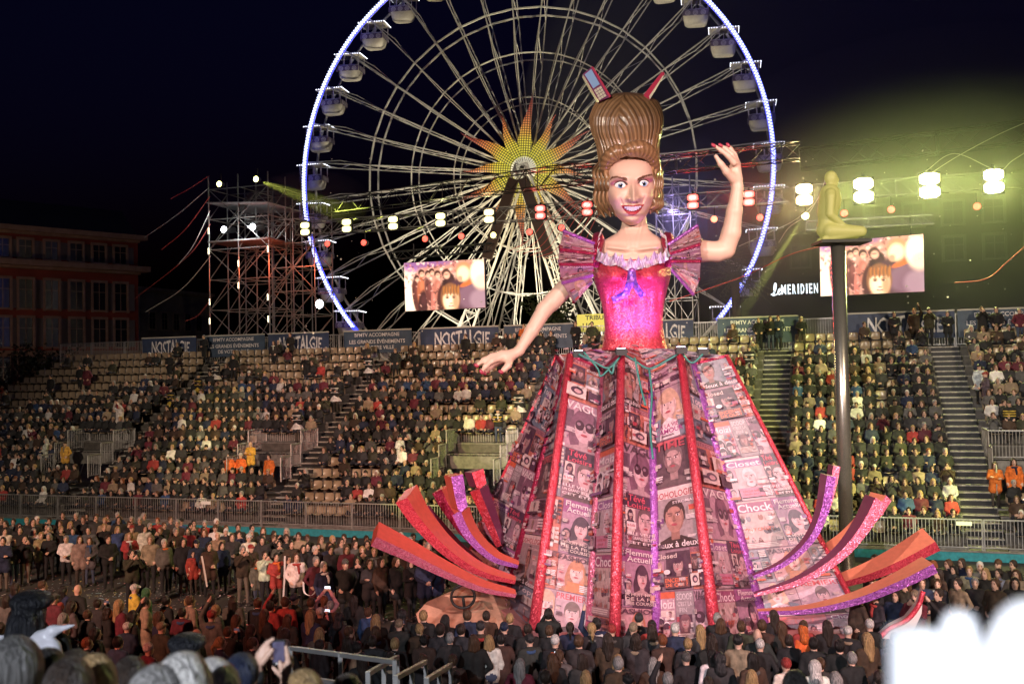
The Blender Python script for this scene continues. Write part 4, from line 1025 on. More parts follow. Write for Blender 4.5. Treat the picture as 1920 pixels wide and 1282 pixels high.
# ---- printing kit: shapes in a unit square, laid on a panel
def lerp4(c, x, y): return (c[3] * (1 - x) + c[2] * x) * (1 - y) + (c[0] * (1 - x) + c[1] * x) * y
class Sheet:
    """flat print on the quad TL,TR,BR,BL; each layer a little proud of the one below"""
    def __init__(s, quad, aspect):
        s.q = [np.asarray(p, float) for p in quad]; s.g = Geo(); s.n = nrm(np.cross(s.q[1] - s.q[3], s.q[0] - s.q[2])); s.a = aspect; s.k = 0
        if s.n @ (CAM - s.q[0]) < 0: s.n = -s.n
    def M(s, x, y, l): return lerp4(s.q, min(max(x, 0), 1), min(max(y, 0), 1)) + s.n * (.012 + .0022 * l)
    def rect(s, x0, y0, x1, y1, col, l=None):
        if x1 - x0 < .5 and y1 - y0 < .5: return s.poly([(x0, y0), (x1, y0), (x1, y1), (x0, y1)], col, l)
        if l is None: s.k += 1; l = s.k
        s.g.grid([s.M(x0 + (x1 - x0) * i / 3, y0 + (y1 - y0) * j / 3, l) for j in range(4) for i in range(4)], 4, 4, 0, False, col)
    def poly(s, P, col, l=None):
        if l is None: s.k += 1; l = s.k
        if max(p[0] for p in P) <= 0 or min(p[0] for p in P) >= 1 or min(p[1] for p in P) >= 1 or max(p[1] for p in P) <= 0: return
        s.g.add([s.M(x, y, l) for x, y in P], [tuple(range(len(P)))], 0, col)
    def oval(s, cx, cy, rx, ry, col, n=16, l=None, a0=0, a1=360, rot=0):
        rr = math.radians(rot); P = []
        for i in range(n):
            a = math.radians(a0 + (a1 - a0) * i / (n if a1 - a0 == 360 else n - 1)); x, y = rx * math.cos(a), ry * math.sin(a)
            P.append((cx + (x * math.cos(rr) - y * math.sin(rr)), cy + (x * math.sin(rr) + y * math.cos(rr))))
        s.poly(P, col, l)
    def text(s, t, cx, cy, w_, h, col):
        s.k += 1; v, f = text2d(t); s.g.add([s.M(cx + (x - .5) * w_, cy + (y - .5) * h, s.k) for x, y in v], f, 0, col)
    def lines(s, x0, y1, x1, n, lh, col, jit=.25):
        s.k += 1
        for i in range(n):
            w_ = (x1 - x0) * (1 - jit * random.random()); s.rect(x0, y1 - i * lh * 1.6 - lh, x0 + w_, y1 - i * lh * 1.6, col, s.k)
    def face(s, cx, cy, r, skin, hair, style='', dark=(.07, .03, .05)):
        """a generic printed portrait; r = half face height"""
        rx = r * .72 / s.a
        sh = tuple(v * .72 for v in skin); hl = tuple(min(1, v * 1.18) for v in skin)
        if 'long' in style: s.oval(cx, cy - r * .35, rx * 1.55, r * 1.75, hair, 20)
        if 'wave' in style:
            for sx in (-1, 1): s.oval(cx + sx * rx * 1.15, cy - r * .8, rx * .6, r * 1.0, tuple(v * (.8 if sx < 0 else 1.15) for v in hair), 12)
        s.poly([(cx - rx * 2.6, cy - r * 2.5), (cx - rx * 2.0, cy - r * 1.65), (cx - rx * .6, cy - r * 1.25), (cx + rx * .6, cy - r * 1.25), (cx + rx * 2.0, cy - r * 1.65), (cx + rx * 2.6, cy - r * 2.5)], dark if 'suit' in style or 'crop' in style else sh if 'bare' in style else tuple(v * .8 for v in hair))
        s.poly([(cx - rx * .45, cy - r * 1.5), (cx - rx * .45, cy - r * .7), (cx + rx * .45, cy - r * .7), (cx + rx * .45, cy - r * 1.5)], sh)
        if 'suit' in style: s.poly([(cx - rx * .5, cy - r * 1.3), (cx, cy - r * 2.2), (cx + rx * .5, cy - r * 1.3)], (.8, .7, .7))
        if 'scarf' in style: s.poly([(cx - rx * 1.6, cy - r * 2.5), (cx - rx * 1.2, cy - r * 1.05), (cx + rx * 1.1, cy - r * 1.05), (cx + rx * 1.2, cy - r * 2.5)], (.62, .2, .08))
        s.oval(cx, cy + r * .22, rx * 1.2, r * 1.0, hair, 18)
        s.oval(cx, cy - r * .04, rx, r, skin, 22); s.oval(cx + rx * .42, cy - r * .1, rx * .5, r * .8, sh, 14, rot=0); s.oval(cx + rx * .2, cy - r * .08, rx * .62, r * .8, skin, 14)
        s.oval(cx - rx * .45, cy - r * .25, rx * .3, r * .22, hl, 10)
        if 'bald' not in style: s.oval(cx, cy + r * .66, rx * .98, r * .42, hair, 14); s.oval(cx, cy + r * .42, rx * .7, r * .3, skin, 14) if 'short' in style else s.poly([(cx - rx, cy + r * .2), (cx - rx * .75, cy + r * .75), (cx + rx * .1, cy + r * .7), (cx - rx * .45, cy + r * .5)], hair)
        if 'glass' in style:
            for sx in (-1, 1): s.oval(cx + sx * rx * .5, cy + r * .12, rx * .46, r * .36, dark, 16); s.oval(cx + sx * rx * .5 - rx * .1, cy + r * .2, rx * .2, r * .12, (.3, .2, .26), 8)
            s.rect(cx - rx * .1, cy + r * .16, cx + rx * .1, cy + r * .22, dark)
        else:
            for sx in (-1, 1):
                if 'wink' in style and sx < 0: s.rect(cx - rx * .62, cy + r * .1, cx - rx * .2, cy + r * .14, dark)
                else: s.oval(cx + sx * rx * .42, cy + r * .12, rx * .2, r * .075, (.85, .75, .74), 10); s.oval(cx + sx * rx * .42, cy + r * .12, rx * .1, r * .075, dark, 8)
                s.poly([(cx + sx * rx * .16, cy + r * .26), (cx + sx * rx * .7, cy + r * .32), (cx + sx * rx * .72, cy + r * .25), (cx + sx * rx * .16, cy + r * .21)], dark if 'short' in style or 'suit' in style else hair)
        s.poly([(cx - rx * .06, cy + r * .1), (cx - rx * .17, cy - r * .27), (cx + rx * .17, cy - r * .27), (cx + rx * .08, cy + r * .1)], sh)
        s.oval(cx, cy - r * .27, rx * .17, r * .05, tuple(v * .5 for v in skin), 8)
        if 'beard' in style: s.oval(cx, cy - r * .68, rx * .8, r * .42, (.6, .52, .55), 14); s.oval(cx, cy - r * .42, rx * .5, r * .12, (.6, .52, .55), 10)
        if 'stub' in style: s.oval(cx, cy - r * .68, rx * .74, r * .34, tuple(v * .55 for v in skin), 14); s.oval(cx, cy - r * .4, rx * .42, r * .07, tuple(v * .5 for v in skin), 10)
        s.oval(cx, cy - r * .52, rx * .33, r * .09, (.42, .1, .13), 10)
MV = (.42, .25, .32); PLUM = (.09, .045, .075); MAU = (.3, .17, .24); GRY = (.24, .22, .26); ORG = (.58, .13, .07); CRM = (.66, .56, .52); WHT = (.78, .7, .71); PUR = (.22, .09, .25); RDT = (.5, .07, .1); BLU = (.17, .21, .27); SK1 = (.6, .4, .42); SK2 = (.42, .26, .26)
def cover(sh, kind, rnd):
    R = sh.rect; T = sh.text
    def inset(x0, y0, x1, y1, st='short'):
        R(x0, y0, x1, y1, rnd.choice((CRM, GRY, MV, (.5, .35, .4)))); h = y1 - y0; w_ = x1 - x0; r = min(h * .3, w_ * .36 * sh.a)
        sh.face((x0 + x1) / 2, y0 + h * .55, r, rnd.choice((SK1, SK2, (.66, .5, .5))), rnd.choice((PLUM, (.2, .1, .1), (.45, .3, .25))), st)
        R(x0, y0 - .02, x1, y0 + h * .14, rnd.choice((PUR, WHT, ORG, PLUM)))
    if kind == 'vagu':
        R(0, 0, 1, 1, (.46, .29, .36)); R(0, .3, .3, .8, (.16, .09, .13)); sh.face(.62, .48, .3, (.62, .43, .47), (.2, .1, .15), 'long bare glass'); T('VAGU', .52, .9, .9, .17, (.1, .06, .08) if rnd.random() < .3 else WHT); sh.lines(.03, .42, .4, 5, .012, (.75, .65, .68)); R(.0, .0, .16, .06, WHT)
    elif kind == 'flemme':
        R(0, 0, 1, 1, (.4, .24, .33)); R(0, .76, 1, 1, (.33, .12, .27)); sh.face(.6, .5, .17, SK1, PLUM, 'long wave bare'); T('Flemme', .5, .92, .84, .1, WHT); T('Actuelle', .56, .81, .86, .1, WHT); R(.3, .0, .85, .2, PLUM); sh.face(.18, .35, .09, SK2, PLUM, 'short')
        for q in range(3): T(('A HUIT MOIS', 'DE LA FIN', 'DES COURSES')[q], .5, .2 - q * .075, .86, .055, CRM)
    elif kind == 'teve':
        R(0, 0, 1, 1, (.32, .19, .24)); R(0, .74, 1, 1, PLUM); sh.face(.68, .5, .24, SK1, (.16, .1, .11), 'short'); T('Tévé', .38, .92, .56, .13, (.62, .1, .16)); T('Loisirs', .46, .79, .74, .1, (.62, .1, .16)); R(.03, .46, .34, .72, CRM); sh.face(.18, .6, .07, SK2, PLUM, 'long'); R(.03, .33, .32, .45, WHT); T('la folle', .17, .39, .24, .05, RDT)
        for q in range(3): T(('ELLE ET LUI', 'LE GRAND SOIR', 'C\'EST SUR'), .5, .2, .8, .05, CRM) if False else T(('ELLE VEUT', 'UN GRAND SECRET', 'CET ÉTÉ')[q], .46, .24 - q * .08, .84, .058, WHT)
    elif kind == 'closet':
        R(0, 0, 1, 1, (.5, .38, .4)); R(0, .78, 1, .95, (.3, .13, .3)); T('Closet', .55, .86, .84, .13, WHT); R(0, .95, 1, 1, CRM); sh.face(.6, .52, .2, SK1, (.6, .52, .55), 'short beard'); inset(.02, .5, .3, .76, 'long'); R(.28, .06, .8, .28, (.5, .2, .3)); T('CACHE BIEN', .54, .2, .4, .045, RDT); T('SON JEU !', .54, .12, .34, .045, RDT); R(.82, .06, .97, .28, WHT); sh.k += 1
        for q in range(6): R(.84, .08 + q * .033, .95, .095 + q * .033, PLUM, sh.k)
        inset(.02, .06, .25, .3); sh.oval(.06, .94, .07, .05, ORG)
    elif kind == 'chock':
        R(0, 0, 1, 1, (.5, .38, .36)); R(0, .76, 1, .97, (.3, .08, .17)); T('Chock', .55, .86, .86, .17, WHT); sh.k += 6; b = sh.k
        for q in range(26):
            x, y = rnd.uniform(.04, .96), .2 + .5 * (q // 9) / 2 + rnd.uniform(-.03, .03); sh.k = b; sh.oval(x, y - .07, .06, .07, rnd.choice((PLUM, GRY, (.3, .12, .1), CRM)), 8, b); sh.oval(x, y, .028, .035, rnd.choice((SK1, SK2)), 8, b + 1)
        sh.k = b + 3; T('ON Y CROIT !', .5, .4, .66, .07, ORG); R(0, 0, 1, .13, (.35, .2, .22)); sh.lines(.04, .11, .9, 3, .02, CRM)
    elif kind == 'moizi':
        R(0, 0, 1, 1, (.46, .3, .36)); R(0, .88, 1, 1, ORG); T('Moizi', .5, .78, .9, .17, WHT); R(.05, .55, .95, .66, CRM); inset(.52, .5, .95, .66)
        for x, y, st in ((.28, .38, 'long'), (.3, .15, 'long'), (.68, .28, 'long')): sh.oval(x, y, .2, .17, WHT); sh.face(x, y, .1, SK1, PLUM, st)
        R(.05, .02, .6, .08, PUR)
    elif kind == 'scoop':
        R(0, 0, 1, 1, (.3, .26, .28)); T('SCOOP', .5, .9, .86, .12, (.6, .55, .58)); T('C\'EST LA', .5, .77, .8, .08, (.55, .5, .52)); T('FIN', .4, .66, .4, .08, (.55, .5, .52)); R(.15, .28, .85, .58, PLUM); sh.face(.48, .44, .11, SK2, (.2, .1, .12), 'long'); sh.lines(.06, .24, .95, 5, .02, CRM)
    elif kind == 'enceinte':
        R(0, 0, 1, 1, (.3, .2, .24)); R(.32, .28, 1, .95, (.1, .055, .08)); sh.face(.66, .6, .2, SK2, PLUM, 'long wave'); T('Closed', .36, .84, .6, .12, CRM); inset(.02, .45, .3, .72, 'long'); inset(.02, .15, .3, .4); R(.32, .02, 1, .3, (.14, .07, .08)); T('ENCEINTE', .66, .21, .6, .1, (.8, .2, .1)); T('DE QUI ?', .66, .09, .58, .1, (.8, .2, .1)); sh.oval(.42, .42, .09, .06, WHT)
    elif kind == 'entrecul':
        R(0, 0, 1, 1, (.5, .17, .13)); R(0, .88, 1, 1, (.4, .2, .22)); T('ENTRECUL', .5, .93, .94, .1, (.22, .05, .09)); R(.05, .42, .5, .84, PLUM); sh.face(.2, .68, .08, SK2, (.2, .1, .1), 'short'); sh.face(.38, .66, .08, SK2, (.15, .08, .08), 'long'); T('SOUVENIRS', .76, .78, .42, .07, WHT); inset(.56, .36, .95, .7, 'long'); R(.05, .05, .6, .34, CRM); sh.oval(.34, .2, .18, .09, PLUM); sh.oval(.36, .19, .1, .05, SK1); R(.66, .04, 1, .3, PLUM)
    elif kind == 'fashion':
        R(0, 0, 1, 1, (.5, .31, .33)); sh.face(.55, .55, .26, (.68, .47, .44), (.5, .22, .13), 'long wave scarf'); T('FASHION', .5, .91, .98, .14, (.12, .05, .08)); sh.lines(.66, .22, .98, 4, .03, WHT); sh.lines(.02, .7, .2, 8, .012, CRM)
    elif kind == 'premiere':
        R(0, 0, 1, 1, (.47, .34, .4)); T('PREMIERE', .5, .9, .98, .14, RDT); sh.face(.5, .52, .24, (.62, .45, .46), (.17, .1, .1), 'suit'); sh.lines(.03, .3, .25, 3, .03, PLUM); T('PATT', .74, .06, .4, .08, PLUM)
    elif kind == 'amour':
        R(0, 0, 1, 1, (.38, .26, .3)); sh.face(.5, .64, .25, (.68, .5, .48), (.56, .38, .28), 'long wave'); sh.poly([(.22, 0), (.3, .3), (.5, .4), (.72, .3), (.82, 0)], (.74, .66, .68)); sh.poly([(0, 0), (.04, .36), (.3, .42), (.24, 0)], (.2, .23, .28)); sh.poly([(.78, 0), (.72, .4), (.94, .34), (1, 0)], (.2, .23, .28)); T('A LA VIE', .5, .24, .5, .08, (.4, .08, .2)); T("L'AMOUR", .5, .14, .74, .1, (.36, .06, .24)); sh.lines(.3, .07, .7, 2, .012, PLUM)
    elif kind == 'time':
        R(0, 0, 1, 1, (.55, .13, .15)); R(.06, .05, .94, .95, (.12, .075, .09)); sh.face(.52, .55, .28, (.5, .33, .33), (.2, .14, .15), 'short stub'); T('TIME', .48, .86, .76, .15, (.5, .1, .13)); sh.lines(.08, .24, .3, 3, .03, WHT)
    elif kind == 'goho':
        R(0, 0, 1, 1, (.36, .3, .31)); R(0, .82, 1, 1, (.72, .62, .6)); T('GOHOLOGIES', .5, .88, .95, .11, (.4, .07, .09)); sh.face(.46, .5, .24, (.44, .24, .2), (.08, .05, .05), 'short wink'); T('STROMAE', .7, .73, .5, .045, WHT); T('deux à deux', .5, .06, .86, .1, WHT); sh.lines(.78, .62, .98, 8, .01, CRM)
    elif kind == 'opp':
        R(0, 0, 1, 1, BLU); T('Topp', .6, .86, .7, .2, WHT); inset(.5, .5, .95, .74); inset(.5, .2, .95, .46, 'long'); sh.lines(.05, .72, .45, 10, .02, CRM); sh.face(.3, .2, .1, SK1, PLUM, 'glass')
    elif kind == 'deux':
        R(0, 0, 1, 1, (.24, .25, .29)); sh.face(.35, .62, .28, (.34, .18, .16), (.08, .05, .05), 'short'); T('deux à deux', .55, .1, .86, .14, WHT); inset(.72, .55, .98, .8); inset(.72, .25, .98, .5, 'long')
    elif kind == 'tetu':
        R(0, 0, 1, 1, (.55, .4, .42)); R(0, .6, 1, 1, (.5, .16, .2)); T('TÊTU', .45, .8, .7, .3, (.66, .14, .16)); sh.face(.75, .35, .16, SK1, PLUM, 'short'); T('Closed', .4, .2, .6, .2, WHT)
    if kind == 'strip':  # narrow filler strip
        R(0, 0, 1, 1, rnd.choice(((.42, .28, .33), (.3, .2, .26), (.26, .26, .3), (.45, .16, .13)))); n = rnd.randint(2, 4)
        for q in range(n):
            y0 = q / n + .03; inset(.08, y0 + .05, .6, y0 + .8 / n, rnd.choice(('short', 'long'))); sh.lines(.64, y0 + .8 / n, .97, 4, .1 / n, rnd.choice((CRM, WHT, PLUM)))
    # small print crowding the margins
    for q in range(9):
        x0 = rnd.choice((.02, .02, .7, .78)) + rnd.uniform(0, .04); y0 = rnd.uniform(.06, .66); w_ = rnd.uniform(.12, .22)
        if rnd.random() < .3: sh.rect(x0, y0 - .08, x0 + w_, y0, rnd.choice((WHT, CRM, ORG, PUR, PLUM)))
        sh.lines(x0 + .01, y0 - .005, x0 + w_, rnd.randint(2, 5), rnd.uniform(.007, .014), rnd.choice((WHT, CRM, PLUM, RDT, CRM)))
def panel(TL, TR, BR, BL, rows, name='skirt_panel', base=(.2, .1, .15), seed=0, slant=0.):
    """rows from the top: (height share, [(kind, width share)...])"""
    rnd = random.Random(seed); cs = [TL, TR, BR, BL]; g = Geo(); g.grid([lerp4(cs, i / 6, j / 12) for j in range(13) for i in range(7)], 7, 13, 0, False, base); pn = obj(name, g, M_['print'], fl)
    tot = sum(r[0] for r in rows); y = 1.
    for h, cells in rows:
        y0 = max(0, y - h / tot); x = 0.; tw_ = sum(c[1] for c in cells)
        for kind, ww in cells:
            x1 = x + ww / tw_; gp = .004
            qd = [lerp4(cs, a, b) for a, b in ((x + gp, y - gp * .4), (x1 - gp, y - gp * .4), (x1 - gp, y0 + gp * .4), (x + gp, y0 + gp * .4))]
            wm = np.linalg.norm(qd[2] - qd[3]); hm = np.linalg.norm(qd[0] - qd[3])
            sh = Sheet(qd, wm / max(hm, .01)); cover(sh, kind, rnd); obj('magazine_cover', sh.g, M_['print'], pn); x = x1
        y = y0
    return pn
bot = dict(R0=(858, 1085, 29.13), V0=(948, 1140, 26.44), R1=(1000, 1180, 23.24), V1=(1105, 1200, 22.96), R2=(1152, 1215, 21.53), V2=(1231, 1215, 22.41), R3=(1345, 1215, 21.53), V3=(1440, 1200, 23.6), R4=(1630, 1190, 22.95))
top = dict(R0=(1042, 668, 26.92), V0=(1060, 690, 26.35), R1=(1069, 666, 26.15), V1=(1130, 692, 25.84), R2=(1165, 664, 24.77), V2=(1220, 692, 25.4), R3=(1276, 664, 25.0), V3=(1299, 682, 25.4), R4=(1363, 667, 25.17))
Bv = {k: atY(*v) for k, v in bot.items()}; Tv = {k: atY(*v) for k, v in top.items()}
def pnl(a, b, rows, seed, **k): panel(Tv[a], Tv[b], Bv[b], Bv[a], rows, seed=seed, **k)
pnl('R0', 'V0', [(1.3, [('strip', 1), ('strip', 1)]), (2.0, [('opp', 1), ('strip', .4)]), (2.0, [('enceinte', 1), ('entrecul', 1)]), (2.0, [('moizi', .5), ('scoop', .5), ('vagu', 1)]), (1.9, [('closet', 1), ('teve', 1)]), (1.5, [('chock', 1), ('flemme', .6)]), (1.2, [('fashion', 1), ('premiere', .7)])], 1)
pnl('V0', 'R1', [(1, [('strip', 1)]), (1.5, [('opp', 1)]), (1.5, [('strip', 1)]), (1.8, [('time', 1)]), (1.5, [('strip', 1)]), (2, [('goho', 1)]), (1.3, [('opp', 1)])], 2, base=(.08, .04, .05))
pnl('R1', 'V1', [(2.0, [('entrecul', 1)]), (2.2, [('vagu', 1)]), (2.2, [('strip', .25), ('teve', 1)]), (2.3, [('strip', .4), ('flemme', 1)]), (1.5, [('strip', .45), ('fashion', 1)]), (1.7, [('amour', .5), ('premiere', 1)])], 3)
pnl('V1', 'R2', [(2.2, [('deux', 1)]), (1.7, [('enceinte', 1)]), (2.0, [('moizi', 1)]), (2.2, [('closet', 1)]), (2.4, [('chock', 1)]), (1.0, [('strip', 1)])], 4, base=(.12, .07, .07))
pnl('R2', 'V2', [(2.2, [('goho', .8), ('strip', .6)]), (1.7, [('strip', .25), ('entrecul', 1)]), (2.1, [('vagu', 1)]), (2.2, [('strip', .15), ('teve', 1)]), (2.3, [('strip', .1), ('flemme', 1)]), (1.5, [('fashion', 1)])], 5)
pnl('V2', 'R3', [(1.2, [('strip', 1)]), (2.3, [('amour', 1)]), (2.0, [('time', 1)]), (2.5, [('goho', 1)]), (1.6, [('enceinte', 1), ('entrecul', .4)]), (2.1, [('moizi', 1), ('scoop', .9), ('vagu', .8)])], 6)
pnl('R3', 'V3', [(1.6, [('deux', 1)]), (2, [('opp', 1)]), (1.9, [('entrecul', 1)]), (2, [('vagu', 1)]), (1.8, [('closet', 1), ('teve', .8)]), (2, [('chock', 1), ('flemme', 1)])], 7, base=(.08, .07, .1))
pnl('V3', 'R4', [(1.4, [('deux', 1)]), (1.6, [('enceinte', 1), ('strip', .3)]), (1.8, [('moizi', .6), ('scoop', .5), ('vagu', .4)]), (2.0, [('closet', 1), ('teve', .45)]), (2.2, [('chock', 1), ('flemme', .7)]), (1.5, [('strip', .4), ('fashion', .7), ('strip', .3)]), (1.5, [('amour', .7), ('premiere', .8)]), (1.0, [('tetu', 1), ('chock', .5)])], 8)
# back of the skirt
cx, cy = qb[0], 26.4
backB = [Bv['R4'], V3(8.0, 26.5, .8), V3(6.4, 27.6, .8), V3(6.8, 30.6, .8), V3(4.0, 29.8, .8), V3(2.2, 31.8, .8), V3(.6, 29.8, .8), V3(-1.2, 31.0, .8), Bv['R0']]
backT = [Tv['R4'], V3(5.6, 26.8, 7.2), V3(4.9, 27.0, 6.9), V3(4.9, 28.6, 7.2), V3(3.9, 28.2, 6.9), V3(3.0, 29, 7.2), V3(2.1, 28.1, 6.9), V3(1.6, 28.6, 7.2), Tv['R0']]
for i in range(8): panel(backT[i], backT[i + 1], backB[i + 1], backB[i], [(1.5, [('strip', 1)]), (2, [('vagu', 1)]), (2, [('closet', 1)]), (2, [('chock', 1)])], seed=20 + i)
# glitter ribs
for k, mt, w_ in (('R0', 'gred', .1), ('R1', 'gred', .24), ('V1', 'gpink', .2), ('R2', 'gred', .24), ('V2', 'gpur', .22), ('R3', 'gred', .24), ('V3', 'gpur', .24), ('R4', 'gred', .13), ('V0', 'gdred', .22)):
    g = Geo(); n = nrm(CAM - Bv[k]); a, b = Tv[k] + n * .05, Bv[k] + n * .05; g.tube([a, a * .5 + b * .5, b], [w_ * .42, w_ * .5, w_ * .58], 8); obj('glitter_rib', g, M_[mt], fl, True)
# yoke between waist and skirt
order = ['R0', 'V0', 'R1', 'V1', 'R2', 'V2', 'R3', 'V3', 'R4']
ring = {k: Q(1190 + (top[k][0] - 1205) * .38, 653, 26.2 + (top[k][2] - 26.2) * .62) for k in order}
for i, (a, b) in enumerate(zip(order, order[1:])):
    panel(ring[a], ring[b], Tv[b], Tv[a], [(1, [('strip', 1)])], name='yoke_panel', seed=40 + i, base=(.16, .07, .12))
wr = [Q(1190 + 62 * math.cos(a), 653, 26.2 - .8 * math.sin(a)) for a in np.linspace(math.pi, 2 * math.pi, 9)]
g = Geo(); g.add([ring['R4'], *[backT[i] * .5 + ring['R4'] * .5 for i in (1, 3, 5, 7)], ring['R0']], [(0, 1, 2, 3, 4, 5)], 0, (.2, .09, .14)); obj('yoke_panel', g, M_['print'], fl)
g = Geo()
for a, b in zip(order, order[1:]): g.beam(Tv[a], Tv[b], .07)
obj('skirt_edge', g, M_['gdred'], fl)
# ---- bodice
def interp(tab, y):
    ys = [t[0] for t in tab]; return [float(np.interp(y, ys, [t[i] for t in tab])) for i in range(1, len(tab[0]))]
BT = [(452, 1117, 1254), (468, 1113, 1256), (480, 1111, 1257), (500, 1110, 1258), (520, 1112, 1257), (540, 1118, 1252), (565, 1127, 1246), (590, 1132, 1243), (615, 1134, 1243), (640, 1131, 1247), (656, 1127, 1253)]
def loft(tab, ys, nphi, depth, disp, Yc=FY, p=2.2, full=True):
    rows = []
    for y in ys:
        xl, xr = interp(tab, y)[:2]; hw = (xr - xl) / 2; cx = (xl + xr) / 2
        for i in range(nphi):
            a = 2 * math.pi * i / nphi; c, s = math.cos(a), math.sin(a); k = (abs(c) ** p + abs(s) ** p) ** (-1 / p)
            x = cx + hw * c * k; dy = -hw * depth * s * k * PX; e = disp(x, y, s) if disp else 0
            rows.append(atY(x, y, Yc + dy - e))
    return rows
def bust(x, y, s):
    if s <= 0: return 0
    e = 0
    for bx in (1150, 1220): e += .55 * math.exp(-((x - bx) / 26) ** 2 - ((y - 518) / (26 if y < 518 else 17)) ** 2)
    e -= .1 * math.exp(-((x - 1185) / 7) ** 2 - ((y - 520) / 22) ** 2)
    e += .03 * math.sin(x * .35) * math.exp(-((y - 560) / 26) ** 2) + .05 * math.exp(-((x - 1186) / 5) ** 2) * (1 if 545 < y < 640 else 0)
    return e * min(1, s * 2)
ys = np.linspace(486, 656, 52); g = Geo(); rows = loft(BT, ys, 72, .72, bust)
for i in range(72):   # neckline dips between the cups
    x, _ = proj(rows[i])
g.grid(rows, 72, 52, wrap=True); g.add(rows[-72:], [tuple(range(72))]); obj('bodice', g, M_['gred'], fl, True)
for xs in ((1117, 1121), (1256, 1251)):
    g = Geo(); P = catmull([Q(xs[0], 500, 25.75), Q(xs[0], 470, 25.7), Q(xs[1], 452, 25.95), Q(xs[1], 446, 26.5)], 6); g.tube(P, [.17] * len(P), 8); obj('shoulder_strap', g, M_['gdred'], fl, True)
# ---- chest, neck
CT = [(398, 1168, 1211), (410, 1167, 1212), (420, 1166, 1213), (430, 1163, 1216), (438, 1155, 1224), (445, 1142, 1236), (452, 1130, 1245), (462, 1123, 1250), (480, 1120, 1250), (502, 1120, 1250)]
def collar(x, y, s):
    if s <= 0: return 0
    e = 0
    for sx in (-1, 1):
        yy = 469 + .012 * (x - 1187) * sx * 4 * 0 - abs(x - 1187) * .12
        e += .09 * math.exp(-((y - yy) / 4) ** 2) * (1 if 10 < (x - 1187) * sx < 48 else 0) * .5 * 2
        e -= .05 * math.exp(-((y - yy - 9) / 5) ** 2) * (1 if 8 < (x - 1187) * sx < 45 else 0)
        nx = 1187 + sx * (4 + (472 - y) * .25); e += .05 * math.exp(-((x - nx) / 3.5) ** 2) * (1 if 415 < y < 472 else 0)
    e -= .08 * math.exp(-((x - 1187) / 5) ** 2 - ((y - 470) / 7) ** 2)
    e += .12 * math.exp(-((x - 1155) / 24) ** 2 - ((y - 505) / 16) ** 2) + .12 * math.exp(-((x - 1217) / 24) ** 2 - ((y - 505) / 16) ** 2)
    return e
ys = np.linspace(396, 504, 56); g = Geo(); g.grid(loft(CT, ys, 96, .62, collar, FY - .02), 96, 56, wrap=True); obj('neck_and_chest', g, M_['qskin'], fl, True)
# ---- ruffled neckline
M_['frill'] = mat('frill_paper', rough=.6, src='col')
g = Geo(); path = catmull([Q(1124, 440, 26.0), Q(1119, 456, 25.75), Q(1120, 474, 25.55), Q(1130, 484, 25.35), Q(1158, 489, 25.12), Q(1187, 497, 25.16), Q(1216, 489, 25.12), Q(1243, 482, 25.35), Q(1252, 470, 25.55), Q(1250, 455, 25.75), Q(1240, 443, 26.0)], 22)
rows = []; n = len(path)
for j in range(5):
    for i in range(n):
        t = i / (n - 1); w_ = (j / 4 - .5); up = nrm(V3((t - .5) * -1.1, -.3, 1)); wob = math.sin(i * .55 + .6 * math.sin(i * .21)) * .05 + math.sin(i * .23) * .03
        rows.append(path[i] + up * (.3 + .05 * math.sin(i * .55)) * w_ + V3(math.cos(i * .55) * .05 * w_, -abs(w_) * wob * 2.2 - .04, (wob * .5 if j in (0, 4) else 0)))
for j in range(4):
    for i in range(n - 1):
        t = i / (n - 1); c = (.78, .74, .76) if t < .2 or t > .72 else random.choice(((.5, .4, .46), (.62, .54, .58), (.3, .2, .28), (.45, .3, .36)))
        if j == 0 and i == 0: g.add(rows, [], 0)
        g.f.append((j * n + i, j * n + i + 1, (j + 1) * n + i + 1, (j + 1) * n + i)); g.m.append(0); g.c.append(c)
obj('neck_frill', g, M_['frill'], fl, True)
# ---- bow tails
def ribbon(pts, w_, mt, name, parent=fl, up=(0, -1, 0)):
    P = catmull(pts, 8); g = Geo(); rows = []; T = np.gradient(P, axis=0)
    for i, p in enumerate(P):
        s_ = nrm(np.cross(T[i], up)) * w_ / 2; rows += [p - s_, p + s_ * .0 + V3(0, -.04, 0), p + s_]
    g.grid(rows, 3, len(P)); return obj(name, g, M_[mt], parent, True)
M_['bow'] = glitter('blue_purple_foil', (.12, .06, .42), 14, (.4, .12, .5))
ribbon([Q(1184, 508, 24.7), Q(1180, 530, 24.72), Q(1172, 550, 24.9), Q(1148, 563, 25.05)], .17, 'bow', 'bow_tail'); ribbon([Q(1186, 510, 24.7), Q(1190, 532, 24.75), Q(1206, 556, 24.95)], .16, 'bow', 'bow_tail')
g = Geo(); g.sphere(Q(1185, 508, 24.78), (.09, .07, .08)); obj('bow_knot', g, M_['gpur'], fl, True)
